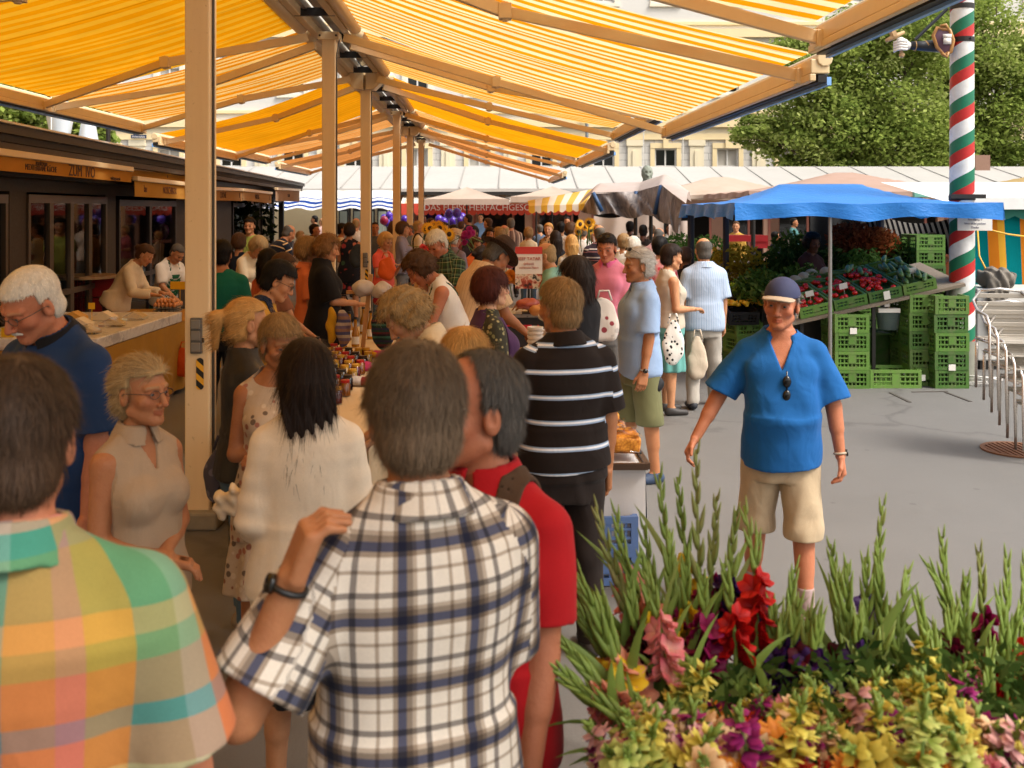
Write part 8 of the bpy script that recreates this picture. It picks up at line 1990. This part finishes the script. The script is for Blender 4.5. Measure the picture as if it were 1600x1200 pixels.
# buckets and stand
fs=empty('flower_stand',(.95,2.15,0),'low stand holding the flower buckets in the right foreground','stand')
m=MB(); m.bx(.20,1.75,1.75,2.75,.50,.53); m.build('shelf',plain('stand_wood','#5a4632',.7,0,.2,6),fs)
for a,b in((.25,1.8),(1.7,1.8),(.25,2.7),(1.7,2.7)): MB().bx(a-.02,a+.02,b-.02,b+.02,0,.5).build('leg',darkm,fs)
for i,(x,y) in enumerate(((.42,2.30),(.78,2.45),(1.15,2.45),(1.50,2.40),(.50,1.95),(.85,1.98),(1.20,2.0),(1.55,1.98))):
    MB().lathe((x,y,.531),[(0,.0),(.13,.0),(.16,.36),(.172,.37),(.172,.385),(.155,.38),(.125,.02)],20).build('bucket',plain('black_bucket','#141414',.45),None,True,auto=True)
    o=bpy.context.scene.objects[-1] if False else None
bk=[o for o in COL.objects if o.name.startswith('bucket')]
for o,w_ in zip(bk,('back left','back, second from left','back, third from left','back right','front left','front, second from left','front, third from left','front right')): tag(o,'black plastic flower bucket on the stand, '+w_,'bucket','flower buckets')
# mixed blooms
def zinnia(c1,c2,name):
    o=empty('zinnia',(0,0,0)); m=TM()
    for ring,(n,L,el) in enumerate(((17,.034,.12),(15,.029,.42),(13,.023,.75),(10,.016,1.05),(6,.010,1.3))):
        for k in range(n):
            a=k*2*math.pi/n+ring*.3+random.uniform(-.1,.1); out=Vector((math.cos(a),math.sin(a),0)); petal(m,Vector((0,0,.003*ring)),out*math.cos(el)+Vector((0,0,math.sin(el))),Vector((0,0,1))-out*.3,L,L*.28,-.18,3,2)
    m.tbuild('petals',petal_mat('zinnia_'+name,c1,c2),o); m=TM(); m.ttube([(0,0,0),(.004,0,-.1),(0,.005,-.3)],.0035,5,.3); m.tbuild('stem',STEM,o); return o
def snapdragon(c1,c2,name):
    o=empty('snapdragon',(0,0,0)); m=TM(); g=random.Random(sum(map(ord,name)))
    for k in range(30):
        u=k/30; a=k*2.4; r=.026*(1-u*.75); out=Vector((math.cos(a),math.sin(a),.25)); p=Vector((math.cos(a)*r*.5,math.sin(a)*r*.5,-.05+.12*u)); sz=.027*(1-.6*u)
        for q in range(4): petal(m,p,out+Vector((g.uniform(-.6,.6),g.uniform(-.6,.6),g.uniform(-.5,.7))),Vector((0,0,1)),sz,sz*.5,-.5,2,2)
    m.tbuild('florets',petal_mat('snapdragon_'+name,c1,c2),o); m=TM(); m.ttube([(0,0,.07),(0,0,-.05),(.004,0,-.3)],[.002,.003,.004],5,.3)
    for k in range(7): m.ttube([(0,0,.05+k*.004),(.006*math.cos(k*2),.006*math.sin(k*2),.062+k*.004)],[.004,.001],5,.35)
    m.tbuild('stem',STEM,o); return o
kinds=[(zinnia('#b8601a','#e0902e','orange'),'orange zinnia','orange'),(zinnia('#a01820','#d23a2e','red'),'red zinnia','red'),(zinnia('#b03a5a','#d98a90','rose'),'rose pink zinnia','rose'),(zinnia('#8a0f4a','#b02a78','magenta'),'magenta zinnia','magenta'),
(snapdragon('#b9a83a','#e6d86a','yellow'),'pale yellow snapdragon','yellow'),(snapdragon('#8fa03a','#c9cf7a','lime'),'greenish yellow snapdragon','lime'),(snapdragon('#c99a6a','#e8c79a','peach'),'peach snapdragon','peach'),(snapdragon('#7a1050','#a8307a','plum'),'plum snapdragon','plum'),(zinnia('#c9a21a','#ead23a','gold'),'golden yellow zinnia','gold'),(snapdragon('#c08a8a','#e0b0a8','blush'),'blush snapdragon','blush')]
cnt=[0]*len(kinds); g=np.random.default_rng(77)
def mass(px): # height of the flower mass (photo row) along the columns
    return np.interp(px,[960,1010,1060,1120,1180,1260,1320,1400,1440,1500,1540,1560],[1200,1120,1080,1120,1110,1075,1120,1090,1060,1070,1110,1180])
for i in range(260):
    px=g.uniform(965,1555); v=g.uniform(0,1)**.8; py=mass(px)+v*(1215-mass(px))+14; s=660+170*v+g.uniform(-25,25)
    zone=px
    pr_=np.array([.14,.16,.12,.06,.09,.10,.08,.05,.10,.10])
    if zone<1080: pr_=np.array([.06,.08,.08,.06,.18,.22,.10,.06,.08,.08])
    elif zone<1300 and v>.1: pr_=np.array([.24,.28,.14,.06,.04,.04,.05,.04,.08,.03])
    elif zone>1380: pr_=np.array([.06,.08,.10,.10,.18,.16,.10,.09,.08,.05])
    k=int(g.choice(len(kinds),p=pr_/pr_.sum())); o=kinds[k][0] if cnt[k]==0 else copy_tree(kinds[k][0]); cnt[k]+=1
    o.location=P(px,py,s); lean_=(px-1250)/300
    o.rotation_euler=(g.normal(.55,.3),g.normal(.25*lean_,.25),g.uniform(0,6.3)); sc=g.uniform(1.3,2.0); o.scale=(sc,sc,sc)
    tag(o,kinds[k][1]+' in the dense bunches at the bottom right','flower','%s blooms in the foreground'%kinds[k][2])
for k in range(len(kinds)):
    if cnt[k]==0: kinds[k][0].location=P(1250,1150,760); tag(kinds[k][0],kinds[k][1]+' in the dense bunches at the bottom right','flower')
lf=leafclump('flower_foliage',(.98,2.2,.98),(.80,.45,.14),2400,.022,leaf_mat('bouquet_leaf',(.02,.045,.01),(.05,.09,.02),(.12,.17,.05)),'low green foliage between the flower bunches at the bottom right','foliage',seed=5); lf['kind']='stuff'

def bunch(px,py,s,kk,n,r,lab,grp):
    for i in range(n):
        o=copy_tree(kinds[kk][0]); c=g.normal(0,1,3); c/=np.linalg.norm(c); c=c*g.uniform(.2,1)*np.array([r,r*.7,r]); o.location=P(px,py,s)+Vector(c); o.rotation_euler=(g.uniform(.6,1.7),g.normal(0,.5),g.uniform(-.6,.6)); o.scale=(1.5,)*3; tag(o,lab,'flower',grp)
bunch(668,400,118,1,16,.19,'red dahlia in the bunch left of the white haired green plaid shirt','red dahlias in the middle')
bunch(680,412,118,0,12,.17,'orange dahlia in the bunch left of the white haired green plaid shirt','orange dahlias in the middle')
bunch(797,408,146,2,10,.10,'pink gerbera behind the placard','pink gerberas'); bunch(795,432,147,0,7,.07,'orange bloom left of the placard','orange blooms by the placard'); bunch(728,368,108,3,9,.12,'magenta bloom beside the beige cloth hat','magenta blooms')
